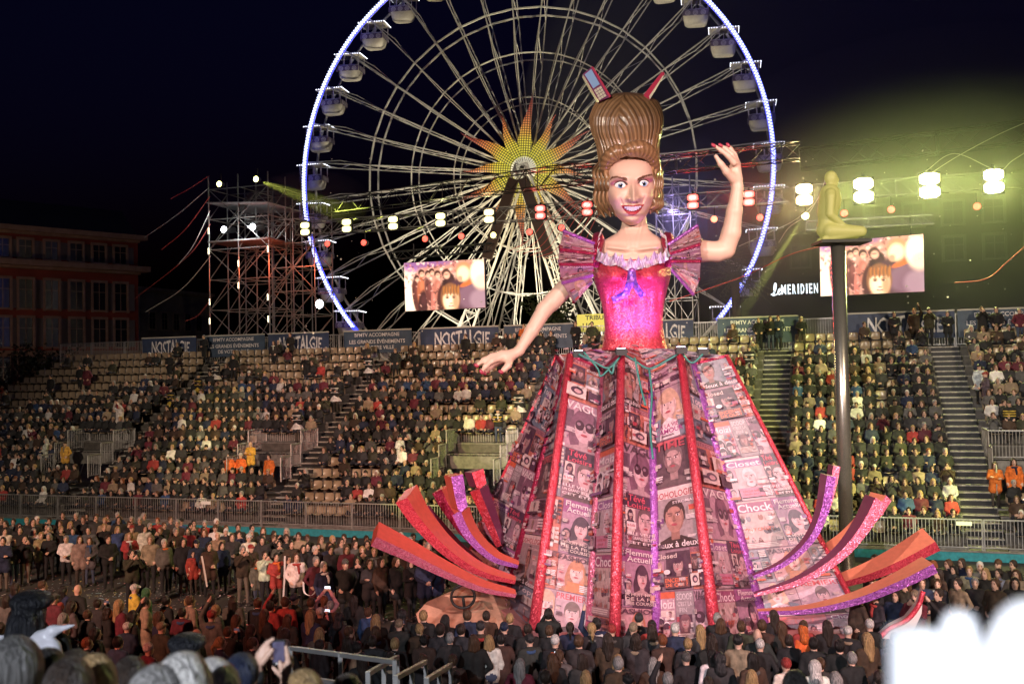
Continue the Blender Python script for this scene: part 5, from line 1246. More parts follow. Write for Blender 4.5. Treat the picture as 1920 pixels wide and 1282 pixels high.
# ---- pleated sleeves
def sleeve(inn, out, sy):
    n = len(inn); I = [Q(x, y, 25.3 + (.1 if i % 2 else -.06)) for i, (x, y) in enumerate(inn)]; O = [Q(x, y, 24.85 + (.14 if i % 2 else -.1)) for i, (x, y) in enumerate(out)]
    for i in range(n - 1):
        c = (I[i], O[i], O[i + 1], I[i + 1]); c = (O[i], I[i], I[i + 1], O[i + 1]) if out[0][0] < inn[0][0] else c
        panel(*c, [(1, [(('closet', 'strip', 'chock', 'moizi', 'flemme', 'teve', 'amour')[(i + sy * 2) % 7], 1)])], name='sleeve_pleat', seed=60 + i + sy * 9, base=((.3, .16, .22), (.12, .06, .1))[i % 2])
    for i in range(n):
        g = Geo(); g.tube([I[i], O[i]], .045, 6); obj('pleat_rib', g, M_['gdred' if i % 3 else 'gpur'], fl)
sleeve([(1114, 456), (1113, 468), (1113, 476), (1112, 484), (1112, 496), (1112, 506), (1111, 516), (1109, 528)], [(1056, 433), (1050, 462), (1049, 468), (1047, 490), (1048, 496), (1051, 523), (1054, 531), (1075, 567)], 0)
sleeve([(1254, 458), (1256, 468), (1257, 476), (1258, 484), (1258, 490), (1259, 500), (1260, 506)], [(1309, 422), (1316, 450), (1313, 458), (1315, 486), (1314, 490), (1312, 524), (1301, 553)], 1)
# ---- arms with hands
def limb(name, pts, fingers, nailtips, vox=.035):
    pr = []
    for (x0, y0, r0, Y0), (x1, y1, r1, Y1) in zip(pts, pts[1:]): pr.append(('c', Q(x0, y0, Y0), Q(x1, y1, Y1), r0 * PX, r1 * PX))
    for f in fingers:
        for (x0, y0, r0, Y0), (x1, y1, r1, Y1) in zip(f, f[1:]): pr.append(('c', Q(x0, y0, Y0), Q(x1, y1, Y1), r0 * PX, r1 * PX))
    v, q, _ = sdf_geo(pr, vox, .05, relax=1); a = obj(name, geo_from(v, q), M_['qskin'], fl, True)
    for x, y, Y, ang in nailtips:
        g = Geo(); g.sphere((0, 0, 0), (.075, .03, .045), 8, 6); c = Q(x, y, Y); R = np.array(Matrix.Rotation(ang, 3, 'Y')); g.v = [g.V() @ R.T + c]; obj('nail', g, M_['nail'], a, True)
M_['nail'] = mat('nail_varnish', (.42, .05, .09), .3)
ya = 25.3
limb('arm', [(1090, 518, 16, 25.7), (1057, 543, 16.5, ya), (1035, 566, 16, ya), (1021, 580, 14.5, ya), (997, 620, 12.5, ya - .1), (973, 658, 9, ya - .2), (958, 666, 10, ya - .25), (944, 667, 10.5, ya - .3)],
     [[(940, 664, 7, ya - .3), (922, 668, 5.5, ya - .42), (907, 675, 4.6, ya - .5), (894, 685, 3.2, ya - .5)], [(942, 669, 7, ya - .35), (923, 676, 5.2, ya - .5), (910, 687, 4.4, ya - .6), (903, 697, 3.2, ya - .6)],
      [(944, 672, 7, ya - .3), (930, 679, 5, ya - .3), (917, 690, 4.2, ya - .32), (909, 699, 3.1, ya - .32)], [(946, 674, 6.5, ya - .15), (932, 681, 4.8, ya - .05), (922, 688, 4.2, ya), (915, 695, 3, ya)], [(955, 674, 8, ya - .35), (953, 685, 6, ya - .5), (946, 692, 4.8, ya - .55), (940, 697, 3.6, ya - .55)]],
     [(893, 685, ya - .56, .6), (902.5, 697, ya - .66, 1.0), (908, 699, ya - .38, .9), (914, 695, ya - .06, .9), (939, 697, ya - .6, .5)])
yb = 25.6
limb('arm', [(1285, 470, 19, 25.9), (1317, 471, 20, yb), (1345, 472, 18.5, yb), (1360, 468, 17.5, yb), (1371, 437, 17.5, yb - .1), (1377, 396, 14.2, yb - .2), (1383, 352, 10.3, yb - .25), (1380, 335, 11.5, yb - .25), (1378, 315, 11, yb - .25)],
     [[(1382, 308, 7, yb - .2), (1376, 290, 5.5, yb - .2), (1369, 279, 4.4, yb - .2), (1364, 272, 3.2, yb - .2)], [(1379, 306, 7, yb - .35), (1371, 290, 5.4, yb - .4), (1361, 280, 4.4, yb - .42), (1351, 273, 3.2, yb - .42)],
      [(1376, 305, 6.5, yb - .5), (1366, 293, 5, yb - .58), (1353, 283, 4.2, yb - .6), (1339, 273, 3.1, yb - .6)], [(1380, 310, 6, yb), (1374, 298, 4.4, yb + .02), (1364, 290, 3.6, yb + .02), (1355, 284, 2.8, yb + .02)], [(1374, 334, 9, yb - .35), (1362, 322, 6.8, yb - .5), (1352, 308, 5.4, yb - .58), (1342, 293, 3.8, yb - .6)]],
     [(1365, 272, yb - .27, .9), (1351, 272.5, yb - .48, .7), (1338, 272.5, yb - .66, .7)])
# ---- face
FB = [(1142, 313), (1139, 332), (1137, 352), (1140, 373), (1145, 386), (1153, 399), (1164, 411), (1176, 419), (1185, 421), (1195, 419), (1206, 409), (1216, 394), (1223, 379), (1227, 362), (1227.5, 342), (1225, 324), (1221, 309), (1214, 300), (1200, 295), (1184, 293), (1166, 296), (1151, 302)]
fc = (1184., 356.); fa = np.array([math.atan2(-(y - fc[1]), x - fc[0]) for x, y in FB]); fr = np.array([math.hypot(x - fc[0], y - fc[1]) for x, y in FB]); od = np.argsort(fa); fa = fa[od]; fr = fr[od]
FA = np.concatenate([fa - 2 * math.pi, fa, fa + 2 * math.pi]); FR = np.concatenate([fr] * 3)
def gs(x, y, cx, cy, sx, sy, rot=0.):
    dx, dy = x - cx, y - cy; c, s = math.cos(rot), math.sin(rot); u, v = dx * c + dy * s, -dx * s + dy * c; return math.exp(-(u / sx) ** 2 - (v / sy) ** 2)
def sst(a, b, x):
    k = min(max((x - a) / (b - a), 0), 1); return k * k * (3 - 2 * k)
def face_h(x, y, t):
    h = .85 * math.sqrt(max(0, 1 - (t * .985) ** 2)) ** .82
    nx = 1187 + (y - 338) * .05
    k = sst(332, 376, y) * (1 - sst(377, 383, y)); h += .3 * k * math.exp(-((x - nx) / (4.2 + 3.2 * k)) ** 2)
    h += .13 * gs(x, y, 1178, 373, 4.5, 4) + .13 * gs(x, y, 1198, 372, 4.5, 4)
    h -= .12 * gs(x, y, 1163, 345, 11, 7) + .12 * gs(x, y, 1207, 342, 10, 7)
    h += .06 * gs(x, y, 1160, 332, 16, 4, -.1) + .06 * gs(x, y, 1210, 330, 14, 4, -.2)
    h += .1 * gs(x, y, 1154, 372, 12, 11) + .1 * gs(x, y, 1216, 368, 9, 11)
    h += .1 * gs(x, y, 1185, 414, 12, 7) - .05 * gs(x, y, 1186, 407, 12, 2.5)
    um = 387 - .0 * x + 0; h += .07 * gs(x, y, 1186.5, 386.5, 17, 2.6) + .1 * gs(x, y, 1186, 401, 15, 3)
    # smile lines
    h -= .05 * gs(x, y, 1165, 378, 2, 7, -.35) + .05 * gs(x, y, 1207, 375, 2, 7, .35)
    return h
def mouth_top(x): return 384.6 + 1.2 * math.exp(-((x - 1187) / 4) ** 2) - (x - 1186) * .045 + ((x - 1186) / 21) ** 2 * -.5
def mouth_bot(x): k = ((x - 1186) / 21.5); return 404 - (x - 1186) * .045 - 19.5 * k * k
def teeth_bot(x): k = ((x - 1186.5) / 18.5); return 396 - 10.5 * k * k - (x - 1186) * .05
def face_c(x, y, t):
    c = np.array((.7, .46, .36))
    def blend(col, k): 
        nonlocal c; c = c * (1 - k) + np.array(col) * k
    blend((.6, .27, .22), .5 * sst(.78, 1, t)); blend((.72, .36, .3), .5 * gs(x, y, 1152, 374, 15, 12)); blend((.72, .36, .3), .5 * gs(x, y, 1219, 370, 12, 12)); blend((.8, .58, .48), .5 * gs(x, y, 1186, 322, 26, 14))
    blend((.55, .28, .22), .55 * gs(x, y, 1177, 372, 3, 5)); blend((.5, .24, .2), .4 * gs(x, y, 1200, 371, 3, 4)); blend((.25, .08, .08), .8 * gs(x, y, 1182, 379.5, 3, 1.4)); blend((.25, .08, .08), .8 * gs(x, y, 1194, 379, 3, 1.4))
    # eye shadow and liner
    k = gs(x, y, 1162, 341, 17, 5.5, -.05) + gs(x, y, 1150, 345, 6, 3.5, -.5); blend((.36, .07, .12), min(.9, k)); k = gs(x, y, 1209, 338, 14, 5, -.2) + gs(x, y, 1219, 339, 6, 3.5, .4 - .8); blend((.36, .07, .12), min(.9, k))
    blend((.3, .1, .25), .7 * gs(x, y, 1148, 344, 4.5, 2.5, -.3)); blend((.3, .1, .25), .7 * gs(x, y, 1221, 338, 4.5, 2.5, -.3))
    for cx_, cy_, a, b, r in ((1164, 347, 13.2, 8.2, .0), (1206.5, 343.6, 11.2, 7.6, -.12)):
        dx, dy = x - cx_, y - cy_; u, v = dx * math.cos(r) + dy * math.sin(r), -dx * math.sin(r) + dy * math.cos(r); e = (u / a) ** 2 + (v / b) ** 2
        if e < 1 and v < 0: blend((.05, .02, .02), .9)
        elif e < 1.0: blend((.7, .3, .24), .7)
    # brows
    for P, th in (([(1143, 338), (1148, 333), (1156, 331.5), (1166, 334), (1176, 337)], 1.9), ([(1196, 337), (1205, 332.5), (1214, 329), (1223, 328)], 1.9)):
        for (x0, y0), (x1, y1) in zip(P, P[1:]):
            if min(x0, x1) - .5 <= x <= max(x0, x1) + .5:
                yy = y0 + (y1 - y0) * (x - x0) / (x1 - x0)
                if abs(y - yy) < th * (1.5 if abs(x - 1187) < 20 else .9): blend((.12, .045, .02), .96)
    if 1164.5 < x < 1208:
        if mouth_top(x) < y < mouth_bot(x):
            blend((.36, .02, .035), .97)
            if y > 399 and abs(x - 1184) < 8: blend((.6, .12, .13), .5)
            if mouth_top(x) + 2.6 < y < teeth_bot(x) + 1: blend((.14, .01, .02), 1)
    return tuple(c)
g = Geo(); NR, NP = 74, 150; rows = []; XY = []
for i in range(NR):
    t = (i / (NR - 1))
    for j in range(NP):
        a = 2 * math.pi * j / NP - math.pi; R_ = np.interp(a, FA, FR) * 1.03; x, y = fc[0] + R_ * t * math.cos(a), fc[1] - R_ * t * math.sin(a)
        XY.append((x, y, t)); rows.append(atY(x, y, 26.05 - face_h(x, y, t)))
g.add(rows, [])
for i in range(NR - 1):
    for j in range(NP):
        k = (i * NP + j, i * NP + (j + 1) % NP, (i + 1) * NP + (j + 1) % NP, (i + 1) * NP + j); q = [XY[m] for m in k]
        g.f.append(k[::-1]); g.m.append(0); g.c.append(face_c(sum(m[0] for m in q) / 4 if i else fc[0], sum(m[1] for m in q) / 4, (q[0][2] + q[2][2]) / 2))
M_['facep'] = mat('painted_face', rough=.42, src='col'); fo = obj('face', g, M_['facep'], fl, True)
def fsurf(x, y): 
    a = math.atan2(-(y - fc[1]), x - fc[0]); t = math.hypot(x - fc[0], y - fc[1]) / (np.interp(a, FA, FR) * 1.03); return 26.05 - face_h(x, y, t)
M_['eyew'] = mat('eye_white', (.85, .84, .86), .2); M_['iris'] = mat('iris_blue', (.16, .24, .42), .2); M_['pupil'] = mat('pupil', (.01, .01, .012), .1); M_['tooth'] = mat('tooth', (.86, .84, .8), .25)
for cx_, cy_, a, b, r, ix in ((1164, 347.6, 11.4, 6.6, .0, 1164), (1206.5, 344.2, 9.6, 6.2, -.12, 1208)):
    g = Geo(); P = []; n = 24; base = fsurf(cx_, cy_)
    def ep(u, v, off): 
        x = cx_ + u * math.cos(r) - v * math.sin(r); y = cy_ + u * math.sin(r) + v * math.cos(r); return atY(x, y, fsurf(x, y) * .5 + base * .5 - off)
    for q in range(5):
        tt = q / 4.
        for i in range(n):
            an = 2 * math.pi * i / n; u, v = a * tt * math.cos(an), b * tt * math.sin(an) * (1 - .35 * abs(math.cos(an)) ** 3); P.append(ep(u, v, .02 + .07 * (1 - tt * tt)))
    g.grid(P, n, 5, wrap=True); ey = obj('eye', g, M_['eyew'], fl, True)
    for rr, nm, mt, off in ((5.1, 'iris', 'iris', .1), (2.9, 'pupil', 'pupil', .112)):
        g = Geo(); g.add([atY(ix + rr * math.cos(t_), cy_ + .6 + rr * .98 * math.sin(t_), base - off) for t_ in np.linspace(0, 6.283, 21)[:-1]], [tuple(range(20))]); obj(nm, g, M_[mt], ey)
    g = Geo(); g.sphere(atY(ix - 1.6, cy_ - 2.2, base - .125), .018, 6, 4); obj('catchlight', g, M_['eyew'], ey)
for i in range(8):
    x0 = 1171 + i * 3.95; x1 = x0 + 3.7; xm = (x0 + x1) / 2; g = Geo(); yt = mouth_top(xm) + 2.4; yb_ = min(teeth_bot(xm), mouth_bot(xm) - 2.4)
    P = [(x0, yt), (x1, yt), (x1, yb_ - .6), (xm + .8, yb_), (xm - .8, yb_), (x0, yb_ - .6)]; g.prism([atY(x, y, fsurf(x, y) - .035) for x, y in P], (0, .05, 0)); obj('tooth', g, M_['tooth'], fl)
# back of the head
g = Geo(); g.sphere(Q(1184, 350, 26.35), (44 * PX, .7, 60 * PX), 24, 16); obj('back_of_head', g, M_['qskin'], fl, True)
# ---- hair
def mat_hair():
    m = mat('sculpted_hair', (.3, .16, .07), .3, src='col'); m.node_tree.nodes['Principled BSDF'].inputs['Coat Weight'].default_value = .35; return m
M_['qhair'] = mat_hair()
def strand_col(v): return tuple(np.array((.07, .03, .012)) * (1 - v) + np.array((.4, .22, .11)) * v)  # groove shade is put into the colour: grooves dark, ridges light
HT = [(173, 1168, 1182), (176, 1150, 1204), (180, 1134, 1220), (190, 1118, 1234), (205, 1110, 1241), (220, 1105, 1243.5), (235, 1106, 1243), (250, 1110, 1240), (262, 1115, 1237), (275, 1119, 1236), (290, 1121, 1236), (308, 1123, 1235)]
def strands(tab, ys, nphi, depth, Yc, freq, swirl, amp, name, heart=False, p=2.0):
    g = Geo(); rows = []; cc = []
    for y in ys:
        xl, xr = interp(tab, y)[:2]; hw = (xr - xl) / 2; cx = (xl + xr) / 2; v = (y - ys[0]) / (ys[-1] - ys[0])
        for i in range(nphi):
            a = 2 * math.pi * i / nphi; c, s = math.cos(a), math.sin(a)
            side = 1 if c > -.22 else -1
            ph = freq * a + side * swirl * math.sin(v * 2.6) * (1.2 - .5 * abs(c)) + 2.5 * math.sin(v * 5 + a * 2)
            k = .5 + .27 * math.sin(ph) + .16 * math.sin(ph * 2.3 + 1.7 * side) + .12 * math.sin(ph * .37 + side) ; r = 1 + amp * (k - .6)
            if heart and s > -.3: r -= .07 * math.exp(-((c + .1) / .1) ** 2) * max(0, 1 - v * 2.2)
            x = cx + hw * c * r; rows.append(atY(x, y, Yc - hw * depth * s * r * PX)); cc.append(k)
    n = nphi; g.add(rows, [])
    for j in range(len(ys) - 1):
        for i in range(n):
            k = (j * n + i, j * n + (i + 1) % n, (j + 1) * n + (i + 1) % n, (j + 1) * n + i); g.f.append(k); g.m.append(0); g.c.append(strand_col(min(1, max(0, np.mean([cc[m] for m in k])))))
    g.add(rows[:n], [tuple(range(n))[::-1]], 0, strand_col(.4)); return obj(name, g, M_['qhair'], fl, True)
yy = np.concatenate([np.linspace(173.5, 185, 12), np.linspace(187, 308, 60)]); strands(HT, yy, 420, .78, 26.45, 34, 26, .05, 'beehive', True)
# front roll over the forehead
def lock(pts, rad, ridges, name, Y=None, flat=1., seg=14, nrib=5, cross=False):
    P = catmull([Q(x, y, Yq) for x, y, Yq in pts], 10); m = len(P); rr = np.interp(np.linspace(0, 1, m), np.linspace(0, 1, len(rad)), rad) * PX
    T = np.gradient(P, axis=0); T /= np.linalg.norm(T, axis=1)[:, None]; g = Geo(); rows = []; cc = []
    for i in range(m):
        u = nrm(np.cross(T[i], (0, -1, 0))); v = np.cross(u, T[i])
        for j in range(seg):
            a = 2 * math.pi * j / seg; k = .5 + .3 * math.sin(i * ridges + a * 2.6) + .2 * math.sin(i * ridges * 2.3 + a * 3.1 + 1) if cross else .5 + .5 * math.sin(nrib * a + i * ridges)
            r = rr[i] * (1 + .16 * (k - .5)); rows.append(P[i] + u * math.cos(a) * r + v * math.sin(a) * r * flat); cc.append(k)
    g.add(rows, [])
    for i in range(m - 1):
        for j in range(seg):
            k = (i * seg + j, i * seg + (j + 1) % seg, (i + 1) * seg + (j + 1) % seg, (i + 1) * seg + j); g.f.append(k); g.m.append(0); g.c.append(strand_col(float(np.mean([cc[q] for q in k]))))
    g.add(rows[:seg], [tuple(range(seg))[::-1]], 0, strand_col(.2)); g.add(rows[-seg:], [tuple(range(seg))], 0, strand_col(.2)); return obj(name, g, M_['qhair'], fl, True)
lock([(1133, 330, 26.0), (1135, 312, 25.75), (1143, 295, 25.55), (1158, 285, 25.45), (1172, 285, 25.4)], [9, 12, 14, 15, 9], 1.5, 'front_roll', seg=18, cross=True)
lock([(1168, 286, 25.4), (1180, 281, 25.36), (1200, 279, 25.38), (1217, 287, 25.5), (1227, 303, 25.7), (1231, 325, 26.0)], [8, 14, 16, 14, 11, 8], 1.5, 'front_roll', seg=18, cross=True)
rn = random.Random(11)
for i in range(8):
    x0 = 1121 + i * 3.4; yq = 26.25 - .07 * i; A = 6 if i % 2 else -5
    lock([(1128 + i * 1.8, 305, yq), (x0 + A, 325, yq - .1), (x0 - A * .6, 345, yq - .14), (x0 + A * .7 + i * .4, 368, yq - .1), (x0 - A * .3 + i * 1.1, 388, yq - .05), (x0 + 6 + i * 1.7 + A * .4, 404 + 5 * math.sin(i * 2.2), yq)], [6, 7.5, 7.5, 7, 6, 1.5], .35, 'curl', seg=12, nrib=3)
for i in range(7):
    x0 = 1237 - i * 2.2; yq = 26.3 - .08 * i; A = 4.6 if i % 2 else -4
    lock([(1232 - i * .8, 300, yq), (x0 + A * .6, 322, yq - .1), (x0 - A * .5, 345, yq - .12), (x0 + A * .8, 368, yq - .08), (x0 - A - 1, 385, yq - .05), (x0 - 5 - i * 1.2 + A, 398 + 4 * math.sin(i * 1.7), yq)], [5, 6, 6, 6, 5.5, 1.5], .35, 'curl', seg=12, nrib=3)
# ---- telephones stuck in the hair
M_['phoneb'] = mat('phone_plum', (.2, .03, .12), .35, coat=.3); M_['phones'] = mat('phone_screen_paint', (.3, .45, .75), .25); M_['key'] = mat('phone_key', (.7, .62, .5), .4); M_['phr'] = mat('phone_red', (.5, .03, .08), .35)
def quad3(c, Y, dy, m, name, parent):
    g = Geo(); g.prism([Q(x, y, Y) for x, y in c], (0, dy, 0)); return obj(name, g, m, parent)
ph = quad3([(1093, 139), (1109, 126), (1142, 183), (1123, 190)], 25.9, .32, M_['phoneb'], 'telephone', fl)
g = Geo(); g.prism([Q(x, y, 25.9) for x, y in ((1109, 126), (1112, 125), (1146, 181), (1142, 183))], (0, .32, 0)); obj('phone_edge', g, M_['phr'], ph)
quad3([(1096.5, 140), (1108.5, 130), (1124.5, 158), (1112.5, 166)], 25.88, .02, M_['phones'], 'display', ph)
a0, ax, ay = np.array((1114., 169.)), np.array((4.6, -2.7)), np.array((2.7, 4.9))
for i in range(3):
    for j in range(4):
        c = a0 + ax * i + ay * j; quad3([tuple(c + ax * u * .8 + ay * v * .8) for u, v in ((0, 0), (1, 0), (1, 1), (0, 1))], 25.87, .03, M_['key'], 'key', ph)
ph = quad3([(1207, 178), (1240, 136), (1245, 135), (1246, 140), (1218, 187), (1212, 188)], 26.1, .5, M_['phr'], 'telephone', fl)
quad3([(1217, 181), (1243, 142), (1245, 143), (1219, 186)], 26.07, .04, M_['key'], 'edge_face', ph)
# ---- flood lamps at the waist and their cables
M_['cable'] = mat('green_cable', (.05, .22, .2), .5)
for i, (x, y, Y) in enumerate(((1085, 664, 24.6), (1165, 660, 24.3), (1277, 657, 24.4), (1318, 660, 24.9))):
    c = Q(x, y, Y); g = Geo(); g.box(c, (.26, .2, .17)); g.beam(c - V3(.16, 0, 0), c + V3(.16, 0, 0), .05); fo_ = obj('flood_lamp', g, M_['black'], fl)
    g = Geo(); g.box(c + V3(0, .03, .09), (.2, .12, .02)); obj('lens', g, mat('flood_lens', (.8, .8, .8), emit=(.7, .6, 1), es=6), fo_)
    tx = (1135, 1170, 1228, 1248)[i]; lamp('waist_flood', 'SPOT', c + V3(0, .05, .2), 260 if i in (1, 2) else 130, (.5, .2, 1), Q(tx, 575, 25.4), 80, .8, .12)
for pts in ([(1085, 664), (1110, 676), (1140, 690), (1160, 672), (1165, 662)], [(1165, 662), (1190, 676), (1217, 691), (1250, 676), (1277, 660)], [(1277, 660), (1297, 680), (1318, 664)], [(1095, 660), (1120, 690), (1126, 705), (1142, 692)], [(1217, 690), (1222, 740), (1219, 800), (1224, 860)], [(1140, 690), (1148, 700), (1152, 680)], [(1190, 670), (1200, 720), (1210, 760)]):
    g = Geo(); P = catmull([Q(x, y, 24.45 if y < 700 else 24.4 - (y - 700) * .0085) for x, y in pts], 6); g.tube(P, .028, 5); obj('cable', g, M_['cable'], fl, True)
# ---- curling arms at the hem
def tentacle(pts, r0, r1, inner, edge, twist=0.32):
    """boxy tapering arm: satin upper face, glitter front face"""
    P = catmull([atY(*p) for p in pts], 7); m = len(P); T = np.gradient(P, axis=0); g = Geo(); rows = []
    for i in range(m):
        t = i / (m - 1); w_ = (r0 + (r1 - r0) * t ** .9); tt = nrm(T[i]); front = nrm(V3(0, -1, 0) - tt * (-tt[1])); up = nrm(np.cross(front, tt)); up = up if up[2] > 0 or abs(up[2]) < .3 else -up
        ct, sn_ = math.cos(twist), math.sin(twist); a, b = (front * ct - up * sn_) * w_ * .8, (up * ct + front * sn_) * w_ * .34
        rows += [P[i] - a - b, P[i] + a - b, P[i] + a + b, P[i] - a + b]
    for i in range(m - 1):
        o_ = i * 4
        if i == 0: g.add(rows, [])
        for j in range(4): g.f.append((o_ + j, o_ + (j + 1) % 4, o_ + 4 + (j + 1) % 4, o_ + 4 + j)); g.m.append(1 if j == 1 else 0 if j in (0, 2) else 1); g.c.append(None)
    e = (m - 1) * 4; g.f.append((e, e + 1, e + 2, e + 3)); g.m.append(0); g.c.append(None)
    obj('curling_arm', g, [M_[inner], M_[edge]], fl)
M_['sat1'] = mat('scarlet_satin', (.62, .1, .07), .45, noise=.12); M_['sat2'] = mat('plum_satin', (.2, .03, .09), .45, noise=.12); M_['sat3'] = mat('coral_satin', (.66, .2, .12), .5, noise=.12)
tentacle([(966, 1112, 24.2), (900, 1096, 24.0), (830, 1064, 23.8), (765, 1030, 23.6), (703, 1000, 23.4)], .14, .42, 'sat1', 'gpink')
tentacle([(966, 1087, 24.6), (900, 1066, 24.5), (840, 1025, 24.4), (790, 970, 24.3), (762, 925, 24.2)], .14, .5, 'sat1', 'gred')
tentacle([(900, 1060, 25.8), (860, 1030, 25.8), (815, 985, 25.8), (790, 960, 25.8)], .2, .4, 'sat2', 'gdred')
tentacle([(972, 1058, 25.0), (925, 1040, 25.0), (885, 1000, 25.0), (862, 950, 25.0), (850, 890, 25.0)], .14, .46, 'sat1', 'gpur')
tentacle([(930, 1040, 26.6), (880, 1000, 26.6), (845, 950, 26.6), (828, 915, 26.6)], .2, .44, 'sat1', 'gdred')
tentacle([(940, 1020, 27.0), (918, 965, 27.0), (900, 920, 27.0), (888, 882, 27.0)], .25, .5, 'sat2', 'gred')
tentacle([(1412, 1080, 22.3), (1468, 1055, 22.2), (1515, 1012, 22.1), (1540, 960, 22.1), (1553, 890, 22.1)], .1, .3, 'sat2', 'gpur', 0.)
tentacle([(1528, 990, 24.8), (1548, 950, 24.8), (1558, 910, 24.8), (1564, 872, 24.8)], .16, .26, 'sat2', 'gpink', 0.)
tentacle([(1414, 1114, 22.1), (1500, 1086, 21.9), (1570, 1040, 21.8), (1615, 985, 21.8), (1642, 935, 21.8)], .1, .4, 'sat2', 'gpink', 0.)
tentacle([(1545, 1035, 24.5), (1590, 1005, 24.6), (1630, 965, 24.7), (1652, 930, 24.8)], .2, .34, 'sat3', 'gpink')
tentacle([(1570, 1090, 24.2), (1630, 1070, 24.0), (1690, 1042, 23.9), (1746, 1010, 23.8)], .22, .42, 'sat3', 'gred')
tentacle([(1420, 1146, 21.9), (1510, 1142, 21.8), (1600, 1122, 21.7), (1680, 1090, 21.6), (1743, 1058, 21.6)], .1, .33, 'sat3', 'gpur', .12)
# ---- chassis: rock-like nose with steering wheel, base boards
M_['rock'] = mat('painted_rock', (.62, .36, .24), .8, noise=.45, nscale=3, bump=.8)
pts = [atY(x, y, Y) for x, y, Y in ((780, 1150, 25.5), (800, 1128, 25.8), (845, 1108, 26.2), (872, 1105, 26.4), (905, 1128, 25.6), (935, 1165, 24.8), (940, 1185, 24.6), (790, 1185, 25.2))]
g = Geo(); g.prism(pts, (1.6, 2.2, 0)); obj('chassis_nose', g, M_['rock'], fl)
rk = atY(868, 1118, 25.2); g = Geo(); g.tube([rk + V3(.3 * math.cos(t_), .12 * math.sin(t_), .26 * math.sin(t_)) for t_ in np.linspace(0, 6.283, 21)], .035, 6, cap=False); g.beam(rk - V3(.28, 0, 0), rk + V3(.28, 0, 0), .04); g.tube([rk, rk + V3(.05, .3, -.7)], .04, 6); obj('steering_wheel', g, M_['black'], fl, True)
M_['pinkb'] = mat('pink_board', (.5, .2, .2), .6, noise=.1)
g = Geo(); g.prism([Bv['R1'] - EZ * .02, Bv['R2'] - EZ * .02, Bv['R3'] - EZ * .02, Bv['R4'] - EZ * .02, backB[1] - EZ * .1, backB[3], backB[5], backB[7], Bv['R0'] - EZ * .1], (0, 0, -.5)); obj('base_board', g, M_['pinkb'], fl)
g = Geo(); a = atY(1612, 1150, 24.5); g.prism([a, a + V3(.75, -.2, 0), a + V3(.72, -.2, -1.6), a + V3(-.05, 0, -1.6)], (.5, 1.8, 0)); obj('rock_block', g, M_['rock'], fl)
for x, y in ((1.2, 24), (6.2, 24), (1.2, 29), (6.2, 29)):
    g = Geo(); g.tube([(x - .15, y, .42), (x + .15, y, .42)], .42, 16); obj('wheel', g, M_['black'], fl, True)
g = Geo(); g.box((3.7, 26.5, .55), (6, 6.5, .22)); obj('chassis', g, M_['dsteel'], fl)
# a second float's red-edged white wing showing past the skirt
t = thing('float_wing', 'white pointed wing with a red edge standing past the skirt', 'float decoration', atZ(1690, 1215), 0, None, world=True)
P = [atY(x, y, 21.5) for x, y in ((1648, 1196), (1668, 1178), (1700, 1162), (1722, 1135), (1731, 1108), (1728, 1150), (1715, 1178), (1690, 1198))]; g = Geo(); g.prism(P, (.1, .4, 0)); obj('wing', g, mat('white_fabric', (.75, .68, .66), .6), t)
g = Geo(); g.tube(catmull(P[:5], 5), .06, 6); obj('red_edge', g, M_['gred'], t, True); g = Geo(); b = atY(1690, 1198, 21.6); g.tube([b, (b[0], b[1], 0)], .06, 6); obj('prop', g, M_['dsteel'], t)
# ================================================================== PEOPLE
# zones: 0 skin, 1 top, 2 trousers, 3 shoes
ARMS = {'down': [((.25, .03, 1.14), (.24, -.07, .90)), ((-.25, .03, 1.14), (-.24, -.07, .90))],
        'front': [((.26, .01, 1.15), (.06, -.22, 1.06)), ((-.26, .01, 1.15), (-.05, -.23, 1.04))],
        'crossed': [((.25, -.06, 1.15), (-.07, -.2, 1.2)), ((-.25, -.06, 1.15), (.07, -.22, 1.15))],
        'phone': [((.23, -.2, 1.24), (.07, -.34, 1.50)), ((-.23, -.2, 1.24), (-.06, -.34, 1.50))],
        'raised': [((.28, -.12, 1.56), (.17, -.22, 1.82)), ((-.26, .02, 1.14), (-.2, -.12, .92))],
        'pockets': [((.31, .06, 1.13), (.19, -.07, .97)), ((-.31, .06, 1.13), (-.19, -.07, .97))],
        'both_up': [((.26, -.14, 1.5), (.1, -.26, 1.74)), ((-.26, -.14, 1.5), (-.09, -.26, 1.74))]}
HEADZ = 1.60
